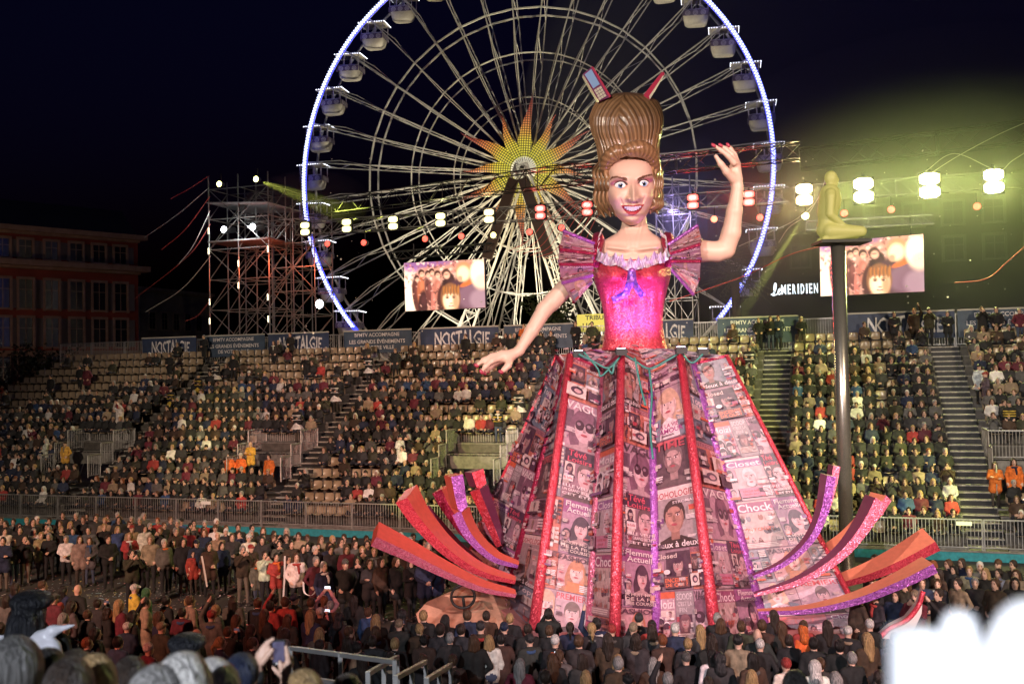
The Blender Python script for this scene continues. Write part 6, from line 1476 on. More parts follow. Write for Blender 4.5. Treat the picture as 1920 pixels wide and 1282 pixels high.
def body(pose='down', coat=False, seated=False, big=0., vox=.03, legs=True, lean=0., stride=0.):
    pr = []; tg = []
    def c(a, b, ra, rb, t): pr.append(('c', np.array(a, float), np.array(b, float), ra, rb)); tg.append(t)
    dz = -.415 if seated else 0.; f = 1 + big
    hz = HEADZ + dz; ly = -lean
    pr.append(('e', np.array((0, ly - .015, hz + .015)), np.array((.078, .098, .118)))); tg.append(0)
    c((0, ly - .05, hz - .07), (0, ly - .065, hz - .075), .05, .045, 0); c((0, ly - .1, hz + .0), (0, ly - .122, hz - .028), .014, .02, 0)
    c((0, ly * .9 + .015, 1.44 + dz), (0, ly, 1.53 + dz), .056, .054, 0)
    for s in (-1, 1): c((s * .075, ly, hz - .0), (s * .082, ly + .01, hz - .03), .018, .014, 0)
    for s in (-1, 1):
        c((s * .075, 0, .98 + dz), (s * .095, ly * .7, 1.33 + dz), .118 * f, .112 * f, 1)
        c((s * .06, ly * .8, 1.42 + dz), (s * .17, ly * .8 + .005, 1.395 + dz), .055, .068, 1)
    c((0, -.03 - big * .4, 1.05 + dz), (0, ly * .7 - .03 - big * .2, 1.28 + dz), .115 * f, .11 * f, 1)
    c((0, ly * .9 + .02, 1.42 + dz), (0, ly * .95 + .01, 1.455 + dz), .075, .066, 1)
    for (e, w_), s in zip(ARMS[pose], (1, -1)):
        sh = np.array((s * .19, ly * .8 + .005, 1.385 + dz)); e = np.array(e) + (0, ly * .8, dz); w_ = np.array(w_) + (0, ly * .8, dz)
        if seated and pose == 'down': e = np.array((s * .25, -.06, .72)); w_ = np.array((s * .11, -.3, .62))
        c(sh, e, .066, .056, 1); c(e, w_, .055, .043, 1); d = nrm(w_ - e); h = w_ + d * .075; c(w_ + d * .02, h, .034, .036, 0); c(h, h + d * .07 + np.array((0, 0, .01)), .03, .022, 0); c(w_ + d * .04, w_ + d * .075 + np.array((-s * .045, -.01, .01)), .016, .013, 0)
    if seated:
        for s in (-1, 1):
            c((s * .09, .02, .53), (s * .13, -.40, .53), .098, .072, 2)
            if legs: c((s * .13, -.41, .51), (s * .13, -.42, .10), .066, .045, 2); c((s * .13, -.42, .06), (s * .14, -.58, .045), .05, .04, 3)
        c((-.07, .03, .5), (.07, .03, .5), .12, .12, 2)
        if coat: c((-.07, -.05, .56), (.07, -.05, .56), .13, .13, 1)
    else:
        for s in (-1, 1):
            y0 = stride * s
            c((s * .09, 0, .92), (s * .1, -.015 - y0 * .45, .5), .098, .066, 2); c((s * .1, -.015 - y0 * .45, .5), (s * .105, .02 - y0, .1), .06, .043, 2)
            c((s * .105, .035 - y0, .05), (s * .12, -.13 - y0, .042), .046, .04, 3)
        c((-.06, .02, .93), (.06, .02, .93), .115 * f, .115 * f, 2 if not coat else 1)
        if coat:
            for s in (-1, 1): c((s * .08, 0, .98), (s * .1, -.01, .72), .118 * f, .13 * f, 1)
        else:
            for s in (-1, 1): c((s * .075, 0, .98), (s * .085, 0, .91), .12 * f, .124 * f, 1)
    subs = [('e', np.array((s * .034, ly - .112, hz + .02)), np.array((.02, .018, .014))) for s in (-1, 1)]
    return sdf_geo(pr, vox, .028, subs if vox < .035 else (), tg)
PM = [M_['skin'], M_['top'], M_['trouser'], M_['shoe']]
_bodies = {}
def body_mesh(**k):
    key = tuple(sorted(k.items()))
    if key not in _bodies: _bodies[key] = mkmesh('person_body', geo_from(*body(**k)), PM, True)
    return _bodies[key]
def hair_geo(kind, vox=.022):
    pr = []; sub = []
    if kind in ('short', 'long', 'bob', 'tail'):
        pr = [('e', np.array((0, .012, .03)), np.array((.094, .112, .126)))]; sub = [('e', np.array((0, -.12, -.06)), np.array((.078, .085, .115)))]
        if kind == 'short': sub.append(('c', np.array((-.2, -.04, -.13)), np.array((.2, -.04, -.13)), .085, .085))
        if kind == 'long': pr += [('c', np.array((s * .05, .05, .0)), np.array((s * .075, .06, -.27)), .06, .045) for s in (-1, 1)] + [('c', np.array((0, .075, 0)), np.array((0, .1, -.33)), .06, .055)]
        if kind == 'bob': pr += [('c', np.array((s * .05, .03, .0)), np.array((s * .072, .03, -.12)), .056, .05) for s in (-1, 1)] + [('c', np.array((0, .06, 0)), np.array((0, .065, -.13)), .06, .055)]
        if kind == 'tail': pr += [('c', np.array((0, .11, .02)), np.array((0, .16, -.06)), .03, .035), ('c', np.array((0, .16, -.06)), np.array((0, .14, -.22)), .035, .015)]
    elif kind == 'beanie': pr = [('e', np.array((0, .005, .055)), np.array((.096, .114, .112)))]; sub = [('c', np.array((-.3, -.05, -.1)), np.array((.3, -.05, -.1)), .115, .115), ('c', np.array((-.3, .1, -.15)), np.array((.3, .1, -.15)), .12, .12)]
    elif kind == 'cap': pr = [('e', np.array((0, .005, .05)), np.array((.094, .112, .1))), ('c', np.array((-.03, -.13, .05)), np.array((.03, -.13, .05)), .035, .035)]; sub = [('c', np.array((-.3, -.06, -.12)), np.array((.3, -.06, -.12)), .13, .13), ('c', np.array((-.3, .1, -.17)), np.array((.3, .1, -.17)), .13, .13)]
    elif kind == 'hood': pr = [('e', np.array((0, .02, .02)), np.array((.115, .125, .145))), ('c', np.array((0, .07, -.1)), np.array((0, .08, -.17)), .1, .12)]; sub = [('e', np.array((0, -.13, -.02)), np.array((.078, .12, .115)))]
    v, q, _ = sdf_geo(pr, vox, .03, sub); return geo_from(v, q)
HAIR = {k: mkmesh('hair', hair_geo(k), [M_['hair']], True) for k in ('short', 'long', 'bob', 'tail', 'beanie', 'cap', 'hood')}
g = Geo(); g.tube([(.11 * math.cos(a), .1 * math.sin(a) - .005, -.19 - .02 * math.sin(a)) for a in np.linspace(0, 6.283, 15)], .035, 7, cap=False); g.tube([(.03, -.11, -.2), (.05, -.16, -.3), (.05, -.155, -.42)], [.035, .04, .03], 7); SCARF = mkmesh('scarf', g, [M_['top']], True)
v, q, _ = sdf_geo([('c', np.array((0, .2, -.3)), np.array((0, .21, -.58)), .11, .13)], .035, .03); PACK = mkmesh('backpack', geo_from(v, q), [M_['top']], True)
g = Geo(); rows = []
for z, r in ((.12, .13), (.0, .2), (-.16, .31), (-.2, .3)):
    for i in range(24): a = 2 * math.pi * i / 24; rr = r * (1 + .07 * math.sin(a * 8) * (1 if z < 0 else 0)); rows.append((rr * math.cos(a), rr * .85 * math.sin(a), z))
g.grid(rows, 24, 4, wrap=True); SKIRT = mkmesh('skirt', g, [M_['top']], True)
g = Geo()
for z in (1.1, 1.2, 1.3): g.tube([(.235 * math.cos(a), .15 * math.sin(a) - .005, z) for a in np.linspace(0, 6.283, 17)], .026, 6, cap=False)
BANDS = mkmesh('stripe', g, [M_['top']], True)
def face_feat():
    g = Geo()
    for sx in (-1, 1):
        g.sphere((sx * .033, -.094, .022), (.017, .012, .011), 7, 4); g.box((sx * .034, -.1, .044), (.034, .012, .009))
    g.box((0, -.1, -.062), (.042, .012, .011)); g.box((0, -.113, -.036), (.022, .012, .008)); return g
FEATG = face_feat(); M_['feat'] = mat('eyes_and_mouth', (.05, .022, .018), .5); FEAT = mkmesh('face_features', FEATG, [M_['feat']], True)
TOPC = {'black': (.012, .012, .013), 'charcoal': (.028, .027, .029), 'navy': (.015, .022, .055), 'dark brown': (.05, .028, .017), 'olive': (.04, .04, .022), 'grey': (.1, .097, .094), 'beige': (.28, .21, .14), 'white': (.68, .65, .62), 'red': (.36, .04, .035), 'blue': (.03, .07, .17), 'burgundy': (.12, .015, .03), 'orange': (.72, .16, .03), 'yellow': (.6, .42, .06), 'pink': (.55, .25, .28), 'green': (.05, .16, .06)}
TOPW = {'black': 44, 'charcoal': 14, 'navy': 11, 'dark brown': 9, 'olive': 5, 'grey': 8, 'beige': 6, 'white': 5, 'red': 3, 'blue': 2, 'burgundy': 4}
HAIRC = {'black': (.012, .009, .008), 'dark': (.03, .018, .012), 'brown': (.09, .045, .022), 'blond': (.42, .27, .12), 'grey': (.3, .29, .28), 'white': (.6, .58, .55), 'red': (.2, .06, .02)}
RN = random.Random(42)
def wpick(d): return RN.choices(list(d), list(d.values()))[0]
HK = {'short': 42, 'long': 20, 'bob': 12, 'tail': 6, 'beanie': 9, 'cap': 5, 'hood': 3, 'bald': 3}
POSETXT = {'down': 'arms down', 'front': 'hands folded', 'crossed': 'arms crossed', 'phone': 'phone held up', 'raised': 'one arm raised', 'pockets': 'hands in pockets', 'both_up': 'both arms raised'}
PEOPLE = []; PHONES = []
M_['pscreen'] = mat('phone_display_lit', (.5, .55, .7), .2, emit=(.75, .85, 1), es=1.6); M_['pdark'] = mat('phone_display_dim', (.05, .05, .06), .1, emit=(.5, .4, .6), es=.12)
g = Geo(); g.box((0, 0, 0), (.078, .011, .15)); PHB = mkmesh('phone_body', g, [M_['black']]); 
def person(P, rot, place, group, top=None, hair=None, hc=None, pose=None, coat=None, seated=False, scale=None, big=None, scarf=None, pack=False, skirt=None, bands=None, label=None, lean=0., phone_lit=None, trouser=None):
    if top is None: top = wpick(TOPW)
    if hair is None: hair = wpick(HK)
    if pose is None: pose = RN.choices(['down', 'front', 'crossed', 'phone', 'raised', 'pockets'], [24, 26, 12, 9, 2, 27])[0]
    if seated and pose in ('pockets', 'raised'): pose = 'down'
    if coat is None: coat = RN.random() < .4
    if big is None: big = RN.choice((0., 0., .1, .18))
    if scale is None: scale = RN.uniform(.93, 1.05)
    stride = 0. if seated else RN.choice((0., .08, -.07))
    k = dict(pose=pose, coat=coat, seated=seated, big=big, vox=.03 if not seated else .034)
    if stride: k['stride'] = stride
    if lean: k['lean'] = lean
    hn = hair
    if hair in ('short', 'long', 'bob', 'tail'): hc = hc or RN.choices(list(HAIRC), [14, 30, 26, 12, 12, 4, 2])[0]; hcol = HAIRC[hc]
    elif hair != 'bald': hc = hc or RN.choice(('black', 'charcoal', 'grey', 'navy', 'red', 'white', 'beige')); hcol = TOPC[hc if hair != 'hood' else top]
    o = link('person', body_mesh(**k), None, P, (0, 0, rot), scale); o.color = (*[max(0, c * RN.uniform(.85, 1.15)) for c in TOPC[top]], 1)
    hloc = (0, -lean, HEADZ - .415 if seated else HEADZ)
    if hair != 'bald':
        h = link('hood' if hair == 'hood' else 'hat' if hair in ('beanie', 'cap') else 'hair', HAIR[hair], o, hloc); h.color = (*hcol, 1)
    if math.cos(rot) > -.3: link('face_features', FEAT, o, hloc)
    if scarf is None and RN.random() < .16: scarf = RN.choice(('red', 'white', 'grey', 'blue', 'beige', 'orange'))
    if scarf: x = link('scarf', SCARF, o, hloc); x.color = (*TOPC[scarf], 1)
    if pack: x = link('backpack', PACK, o, hloc); x.color = (*TOPC[pack], 1)
    if skirt: x = link('skirt', SKIRT, o, (0, 0, .84)); x.color = (*TOPC[skirt], 1)
    if bands: x = link('stripe', BANDS, o); x.color = (*TOPC[bands], 1)
    ht = {'short': f'{hc} short hair', 'long': f'long {hc} hair', 'bob': f'{hc} bob', 'tail': f'{hc} ponytail', 'beanie': f'{hc} knitted hat', 'cap': f'{hc} cap', 'hood': 'raised hood', 'bald': 'bald head'}[hair]
    gar = 'coat' if coat else 'padded jacket' if big > .15 and not scarf else 'jacket'
    extra = f' and {scarf} scarf' if scarf else ''
    tag(o, label or f"{ht} over a {top} {gar}{extra}, {POSETXT[pose] if not seated or pose != 'down' else 'hands in lap'}, {place}", 'person', group)
    if pose == 'phone' or (pose == 'both_up' ):
        z = 1.58 if pose == 'phone' else 1.86; z -= .415 if seated else 0
        L = Matrix.Translation(P) @ Matrix.Rotation(rot, 4, 'Z') @ Matrix.Scale(scale, 4) @ Matrix.Translation((0, (-.345 if pose == 'phone' else -.29) - lean, z)) @ Matrix.Rotation(math.pi / 2, 4, 'Y')
        lit = RN.random() < .45 if phone_lit is None else phone_lit
        p = bpy.data.objects.new('mobile_phone', PHB); COL.objects.link(p); p.matrix_world = L
        gs_ = Geo(); gs_.box((0, .0075, 0), (.07, .004, .14)); d_ = link('display', PSC[lit], p)
        tag(p, f"{'lit' if lit else 'dark'} phone held up by the {top}-clad person with {ht}", 'phone', 'phones held up in the crowd')
    PEOPLE.append(o); return o
PSC = {}
for lit in (True, False):
    g = Geo(); g.box((0, .0075, 0), (.07, .004, .14)); PSC[lit] = mkmesh('phone_display', g, [M_['pscreen' if lit else 'pdark']])
def standing_at(px, pyhead, h=1.71, z0=0.): return atZ(px, pyhead, z0 + h) - EZ * h
def put(px, py, rot, place, group, z0=0., scale=None, **k):
    sc = scale or RN.uniform(.93, 1.05); P = standing_at(px, py, 1.715 * sc, z0); return person(P, rot, place, group, scale=sc, **k)
def ahead(x):   # front rank of the public before the stand
    return float(np.interp(x, [0, 230, 400, 520, 600, 700, 840], [1006, 1000, 1012, 1034, 1046, 1046, 1036]))
# --- named individuals of the front rank
GA = 'public standing along the barrier'; PA = 'before the barrier'
used = []
def a_put(px, dy=0, **k):
    used.append((px, dy)); return put(px, ahead(px) + dy, RN.uniform(.2, .8), PA, GA, **k)
a_put(77, -6, top='beige', pose='down', hair='short', label='person in pale jacket and light trousers at the front of the standing public')
a_put(124, 2, top='white', pose='front', hair='short', hc='grey', coat=False, big=0., label='person in a bright white jacket clasping hands, standing before the barrier')
a_put(150, 3, top='beige', pose='down', hair='bob', pack='black', label='person in a cream jacket with a black backpack beside the white jacket')
a_put(168, 6, top='grey', pose='front', hair='bob', hc='brown', coat=True)
a_put(243, -2, top='red', pose='front', hair='long', hc='blond', scarf='white', label='person in a red coat with a white scarf, standing before the barrier')
a_put(247, 30, top='olive', pose='phone', hair='short', label='person in an olive-yellow jacket photographing from the edge of the square')
a_put(308, 6, top='grey', big=.3, hair='short', hc='white', scarf='orange', pose='down', coat=False, label='stout white-haired person in a grey sweater with an orange scarf')
a_put(362, 24, top='red', pose='down', hair='long', hc='black', scale=.8, label='child in a red scarf and coat standing with the adults', scarf='red')
a_put(392, 6, top='dark brown', pose='front', hair='bob', coat=True)
a_put(455, 2, top='dark brown', pose='phone', hair='short', hc='grey')
a_put(482, 22, top='grey', pose='down', hair='long', scale=.82, label='child in a grey hooded sweater between two adults')
a_put(518, 4, top='red', pose='front', hair='short', hc='black', big=0., label='person in a bright red jacket before the blue-screened barrier')
a_put(556, -2, top='white', pose='pockets', hair='long', hc='brown', coat=False, big=.1, label='person in a white zipped jacket with long brown hair')
a_put(607, 8, top='navy', pose='down', hair='short', scarf='white')
x = 6
while x < 840:
    if not any(abs(u - x) < 13 and abs(d) < 16 for u, d in used): put(x, ahead(x) + RN.uniform(-4, 6), RN.uniform(.1, .9), PA, GA)
    x += RN.uniform(19, 29)
STANDERS = []
for dy, step in ((-15, 25), (-28, 20), (-36, 20)):
    x = RN.uniform(0, 12)
    while x < 850:
        if dy < -20: STANDERS.append((standing_at(x, ahead(x) + dy + RN.uniform(-4, 3) - (6 if x > 450 else 0)), RN.uniform(0, .9)))
        elif not 830 < x: put(x, ahead(x) + dy + RN.uniform(-4, 3) - (6 if x > 450 else 0), RN.uniform(0, .9), 'under the barrier', GA)
        x += RN.uniform(step - 3, step + 7)
# --- crowd on the square, turned to the float
GB = 'crowd on the square beside the float'; PB = 'on the square'
def b_put(px, py, **k): return put(px, py, k.pop('rot', RN.uniform(2.0, 3.1)), PB, GB, **k)
b_put(145, 1097, top='black', hair='bald', pose='pockets', big=.18, coat=True, label='tall bald person in a long black coat on the open square', scale=1.07)
b_put(252, 1096, top='yellow', hair='cap', hc='white', pose='crossed', label='person in a white cap and yellow checked jacket in the square crowd', scarf='blue')
b_put(275, 1104, top='green', hair='hood', scale=.9, label='person with a green hood up in the square crowd')
b_put(357, 1118, top='beige', hair='short', hc='brown', pose='down', label='person in a pale cream coat on the square', coat=True)
b_put(100, 1112, top='red', hair='long', hc='black', pose='front', label='person in a bright red jacket facing the barrier', rot=.6)
b_put(405, 1135, top='grey', hair='long', hc='blond', scarf='white', pose='down', label='person with long blond hair in a checked grey shirt')
b_put(258, 1032, top='black', hair='short', pose='crossed', big=.18, rot=2.8, label='person in a black security jacket on the open asphalt')
b_put(507, 1128, top='red', pose='raised', hair='short', label='person in a red jacket stretching an arm up on the square')
b_put(535, 1120, top='red', hair='short', hc='brown', pose='down'); b_put(600, 1140, top='black', hair='cap', hc='white', pose='phone')
b_put(608, 1118, top='pink', hair='tail', hc='red', pose='both_up', label='person with a red ponytail lifting both arms')
for py, sp, x0, x1 in ((1092, 46, 10, 120), (1120, 38, 0, 690), (1146, 44, 20, 700), (1174, 52, 0, 700), (1200, 62, 150, 690)):
    x = x0 + RN.uniform(0, 20)
    while x < x1:
        if not (py < 1120 and 430 < x < 500): b_put(x, py + RN.uniform(-8, 8))
        x += RN.uniform(sp - 8, sp + 14)
# --- backs before the skirt
GC = 'public with their backs turned before the skirt'; PC = 'before the skirt'
def c_put(px, py, **k):
    if 'top' not in k and RN.random() < .55: k['top'] = RN.choice(('black', 'black', 'charcoal', 'dark brown'))  # darker tops put the shade on these backs into their clothes
    return put(px, py, math.pi + RN.uniform(-.4, .4), PC, GC, **k)
c_put(916, 1192, top='white', hair='bob', hc='blond', pose='down', coat=False, big=.1, label='blond person in a fluffy white sweater with a shoulder strap, back turned')
c_put(1048, 1220, top='grey', hair='tail', hc='brown', pose='phone', phone_lit=True, label='person in a pale grey sweater photographing the skirt')
c_put(1158, 1228, top='black', hair='bob', hc='blond', pose='down', label='blond person in a black and white jacket, back turned', scarf='white')
c_put(1335, 1218, top='white', hair='long', hc='black', pose='down', label='person with long black hair over a white jacket, back turned')
c_put(1028, 1142, top='black', hair='short', hc='black', pose='phone', phone_lit=True, scale=1.05)
c_put(1118, 1160, top='navy', hair='short', pose='raised'); c_put(1198, 1152, top='black', hair='beanie', hc='charcoal', pose='pockets')
c_put(1222, 1164, top='red', hair='short', hc='black', pose='down', label='person in a red jacket half hidden among dark backs'); c_put(1420, 1180, top='charcoal', hair='bald', pose='pockets', big=.18)
c_put(1505, 1172, top='orange', hair='hood', pose='down', scale=.92, label='person in an orange hooded jacket before the base board')
c_put(1527, 1240, top='white', hair='hood', pose='down', label='person with a white hood up, back turned, close to the railing'); c_put(1345, 1150, top='black', hair='short', pose='down'); c_put(1450, 1145, top='black', hair='long', hc='dark', pose='front', scale=.97)
for py, sp, x0, x1 in ((1150, 40, 690, 1000), (1168, 38, 700, 1660), (1194, 46, 650, 1680), (1230, 60, 660, 1690), (1264, 78, 840, 1690)):
    x = x0 + RN.uniform(0, 20)
    while x < x1:
        if not (860 < x < 975 and py > 1200): c_put(x, py + RN.uniform(-7, 7))
        x += RN.uniform(sp - 5, sp + 9)
# --- public past the curling arms
GD = 'public standing past the curling arms'; PD = 'past the arms'
for py, sp, x0, x1 in ((1052, 26, 1640, 1920), (1066, 27, 1585, 1925), (1085, 30, 1590, 1920), (1108, 36, 1600, 1800)):
    x = x0 + RN.uniform(0, 14)
    while x < x1:
        if py < 1060: STANDERS.append((standing_at(x, py + RN.uniform(-6, 5)), -RN.uniform(.3, 1.4)))
        elif not (1575 < x < 1604): put(x, py + RN.uniform(-6, 5), -RN.uniform(.3, 1.4), PD, GD)
        x += RN.uniform(sp - 3, sp + 9)
# --- stewards, hostesses and standing spectators in the stand
GS = 'people on their feet in the grandstand'
def s_put(px, k, rot=0., dz=0., dd=0., **kw):
    z = row_z(k) + dz; P0 = S(0, row_d(k) + dd - .1); p = onplane(px, 700, P0, E2); s = (p - SO) @ E1; return person(S(s, row_d(k) + dd - .1, z), ROTS + rot, 'in the stand', GS, **kw)
for px, k, lb in ((972, 8.5, 'hostess in a black top and cream skirt on the aisle beside the skirt'), (320, 9.5, 'hostess in a striped top and yellow skirt low among the spectators'), (372, 11, 'hostess in a striped top and yellow skirt among yellow-lit spectators'), (405, 12.5, 'hostess in a striped top and white skirt below the empty seats'), (628, 9.8, 'hostess in a striped top and white skirt beside the upper aisle'), (692, 13, 'hostess in a white skirt below the empty tiers under the screen'), (1406, 12.6, 'hostess in a striped top and pale skirt beside the giant skirt'), (556, 6.9, 'hostess in a striped top and white skirt at the railing corner')):
    s_put(px, k, top='black', hair='cap', hc='black', pose='crossed', skirt='yellow' if 'yellow' in lb else 'white', bands='yellow' if 'yellow' in lb else 'white', big=0., coat=False, label=lb, scarf='')
s_put(932, 6.9, top='black', hair='cap', hc='black', pose='crossed', bands='yellow', big=0., coat=False, label='usher in a yellow-striped top behind the yellow-lit railing', scarf='white')
s_put(1890, 7.2, top='black', hair='cap', hc='black', pose='pockets', bands='yellow', big=0., coat=False, label='usher in a gold-striped black costume above the exit tunnel', scarf='')
for px, d, z, lb, kw in ((430, 3.2, 1.48, 'steward in a long orange jacket with a dark collar below the railing', dict(pose='pockets', coat=True, hair='short', hc='black')), (452, 3.3, 1.48, 'steward in an orange jacket and white knitted hat below the railing', dict(pose='front', hair='beanie', hc='white', coat=True)),
        (505, 3.4, 1.48, 'steward in an orange jacket at the tunnel mouth', dict(pose='down', hair='short', coat=True)), (1866, 3.0, 1.48, 'steward with arms crossed in an orange jacket beside the tunnel', dict(pose='crossed', hair='bob', hc='brown', coat=True)), (1902, 3.4, 1.48, 'steward in a black and orange jacket inside the tunnel mouth', dict(pose='down', hair='long', hc='dark', coat=True, scarf='navy'))):
    p = onplane(px, 900, S(0, d), E2); s = (p - SO) @ E1; person(S(s, d, z), ROTS, 'x', GS, top='orange', label=lb, big=.1, **kw)
s_put(748, 4.4, top='white', hair='cap', hc='black', pose='front', coat=True, rot=1.2, label='vendor in a long white coat carrying a basket on the aisle')
s_put(85, 4.0, top='white', hair='hood', pose='front', coat=True, rot=-.8, label='vendor in a hooded white coat beside a red box'); s_put(121, 3.6, top='yellow', hair='beanie', hc='olive', pose='pockets', coat=True, label='steward in a long mustard coat below the dim railing')
s_put(224, 7.4, top='white', hair='short', pose='both_up', coat=True, label='performer in white stretching out at the railing corner'); s_put(468, 3.6, top='yellow', hair='bald', pose='crossed', label='bald person in a pale yellow jacket by the tunnel', coat=True)
s_put(1848, 9.6, top='grey', hair='cap', hc='red', pose='front', rot=-1.4, coat=True, label='vendor in a pale grey jacket and red cap on the wide aisle'); s_put(1836, 10.4, top='white', hair='cap', hc='black', pose='down', rot=.3, skirt='white', label='hostess in white on the wide aisle before the vendor')
for px, k, tp, ps, hr in ((1081, 16, 'black', 'front', 'short'), (1112, 16, 'olive', 'pockets', 'short'), (984, 16, 'orange', 'front', 'short'), (1010, 15, 'black', 'pockets', 'short'), (958, 15, 'black', 'down', 'short'), (874, 15, 'black', 'down', 'short'), (1425, 16, 'black', 'pockets', 'short'), (1447, 16, 'black', 'front', 'bob'), (1462, 16, 'navy', 'front', 'short'), (1505, 16, 'black', 'front', 'cap'),
        (1680, 16, 'black', 'front', 'short'), (1718, 16, 'dark brown', 'raised', 'short'), (1745, 16, 'olive', 'phone', 'beanie'), (1780, 16, 'black', 'front', 'short'), (1845, 16, 'black', 'phone', 'short'), (1872, 16, 'black', 'pockets', 'short'), (1915, 16, 'burgundy', 'pockets', 'short'), (383, 16, 'black', 'front', 'short'), (545, 16, 'black', 'front', 'short'), (514, 15, 'charcoal', 'pockets', 'bob'),
        (438, 13.2, 'black', 'pockets', 'short'), (318, 13.6, 'black', 'front', 'long'), (150, 12.4, 'black', 'pockets', 'short'), (163, 12.2, 'burgundy', 'pockets', 'short'), (95, 11.2, 'black', 'down', 'short'), (575, 13.0, 'black', 'phone', 'bob'), (742, 13.4, 'charcoal', 'pockets', 'short'), (780, 13.2, 'black', 'pockets', 'bob')):
    s_put(px, k, top=tp, pose=ps, hair=hr)
# --- seated spectators: the nearest as people of their own, the rest as one crowd
def seat_vis(px, py): return not (hidden_by_float(px, py)) and not (1560 < px < 1600 and py > 460)
cand = [e for e in SEATED if seat_vis(e[2], e[3])]; cand.sort(key=lambda e: (e[0] * 1.0 - e[2] / 500., e[1]))
NIND = max(0, 312 - len(PEOPLE) - 16); IND = cand[:NIND]; idi = set(map(id, IND))
for k, s, px, py in IND:
    person(S(s, row_d(k) + .05, row_z(k)), ROTS + RN.uniform(-.35, .45), 'in a front row', 'seated spectators of the front rows', seated=True, lean=RN.choice((0., 0., .05)))
print('people', len(PEOPLE), 'seated crowd', len(SEATED) - len(IND))
def lowperson(hair, pose, lean, coat, big, seated=True):
    v, q, m = body(pose=pose, seated=seated, vox=.05, legs=not seated, lean=lean, coat=coat, big=big); vs = [v]; qs = [q]; ms = [m]; DZ = -.415 if seated else 0
    if hair != 'bald':
        hg = hair_geo(hair, .04); hv = hg.V() + np.array((0, -lean, HEADZ + DZ)); vs.append(hv); qs.append(np.array(hg.f) + len(v)); ms.append(np.full(len(hg.f), 4))
    n0 = sum(len(a) for a in vs); fv = FEATG.V() + np.array((0, -lean, HEADZ + DZ)); fq = np.array([f for f in FEATG.f if len(f) == 4]); vs.append(fv); qs.append(fq + n0); ms.append(np.full(len(fq), 5))
    return np.concatenate(vs), np.concatenate(qs), np.concatenate(ms)
LOW = [lowperson(*a) for a in (('short', 'down', 0., False, 0.), ('short', 'front', .05, False, .1), ('long', 'down', 0., True, 0.), ('bob', 'front', 0., False, .1), ('beanie', 'down', .04, True, .15), ('short', 'phone', 0., False, 0.), ('hood', 'down', 0., True, .1), ('short', 'crossed', .0, False, .2), ('cap', 'front', .06, False, 0.), ('bald', 'down', 0., False, .15), ('long', 'phone', .03, False, 0.))]
LW = [22, 16, 14, 10, 9, 4, 3, 10, 5, 4, 2]
def crowd(name, items, lib, lw, label):
    NV, NQ, NC = [], [], []; off = 0
    for P, a in items:
        v, q, m = lib[RN.choices(range(len(lib)), lw)[0]]; sc = RN.uniform(.92, 1.06); R = np.array(Matrix.Rotation(a, 3, 'Z'))
        NV.append(v * sc @ R.T + P); NQ.append(q + off); off += len(v)
        tc = np.array(TOPC[wpick(TOPW)]) * RN.uniform(.8, 1.25); sk_ = np.array((.56, .35, .26)) * RN.uniform(.75, 1.12); hc = np.array(RN.choices(list(HAIRC.values()), [14, 30, 26, 12, 14, 6, 2])[0])
        pal = np.stack([sk_, tc, (.03, .032, .045), (.03, .03, .03), hc, (.05, .022, .018)]); NC.append(pal[m])
    NV = np.concatenate(NV); NQ = np.concatenate(NQ); NC = np.concatenate(NC)
    me = bpy.data.meshes.new(name); me.vertices.add(len(NV)); me.vertices.foreach_set('co', NV.astype(np.float32).ravel())
    me.loops.add(NQ.size); me.loops.foreach_set('vertex_index', NQ.astype(np.int32).ravel()); me.polygons.add(len(NQ)); me.polygons.foreach_set('loop_start', np.arange(0, NQ.size, 4, dtype=np.int32))
    me.update(calc_edges=True); ca = me.color_attributes.new('Col', 'FLOAT_COLOR', 'CORNER'); ca.data.foreach_set('color', np.repeat(np.hstack([NC, np.ones((len(NC), 1))]).astype(np.float32), 4, axis=0).ravel()); me.shade_smooth()
    me.materials.append(mat('crowd_cloth', rough=.75, src='col', noise=.3, nscale=6)); me.validate()
    o = link(name, me); o['kind'] = 'stuff'; o['label'] = label
crowd('seated_crowd', [(S(s + RN.uniform(-.05, .05), row_d(k) + .05 + RN.uniform(-.06, .06), row_z(k)), ROTS + RN.uniform(-.4, .5)) for e in SEATED if id(e) not in idi for k, s, px, py in (e,)], LOW, LW, 'dense seated crowd in dark winter clothes filling the grandstand')
LOWS = [lowperson(*a, seated=False) for a in (('short', 'down', 0., False, 0.), ('short', 'front', 0., False, .1), ('long', 'pockets', 0., True, 0.), ('bob', 'front', 0., False, .1), ('beanie', 'down', 0., True, .15), ('short', 'phone', 0., False, 0.))]
crowd('standing_crowd', STANDERS, LOWS, [3, 3, 2, 2, 1, 1], 'rear ranks of people standing under the grandstand barriers')

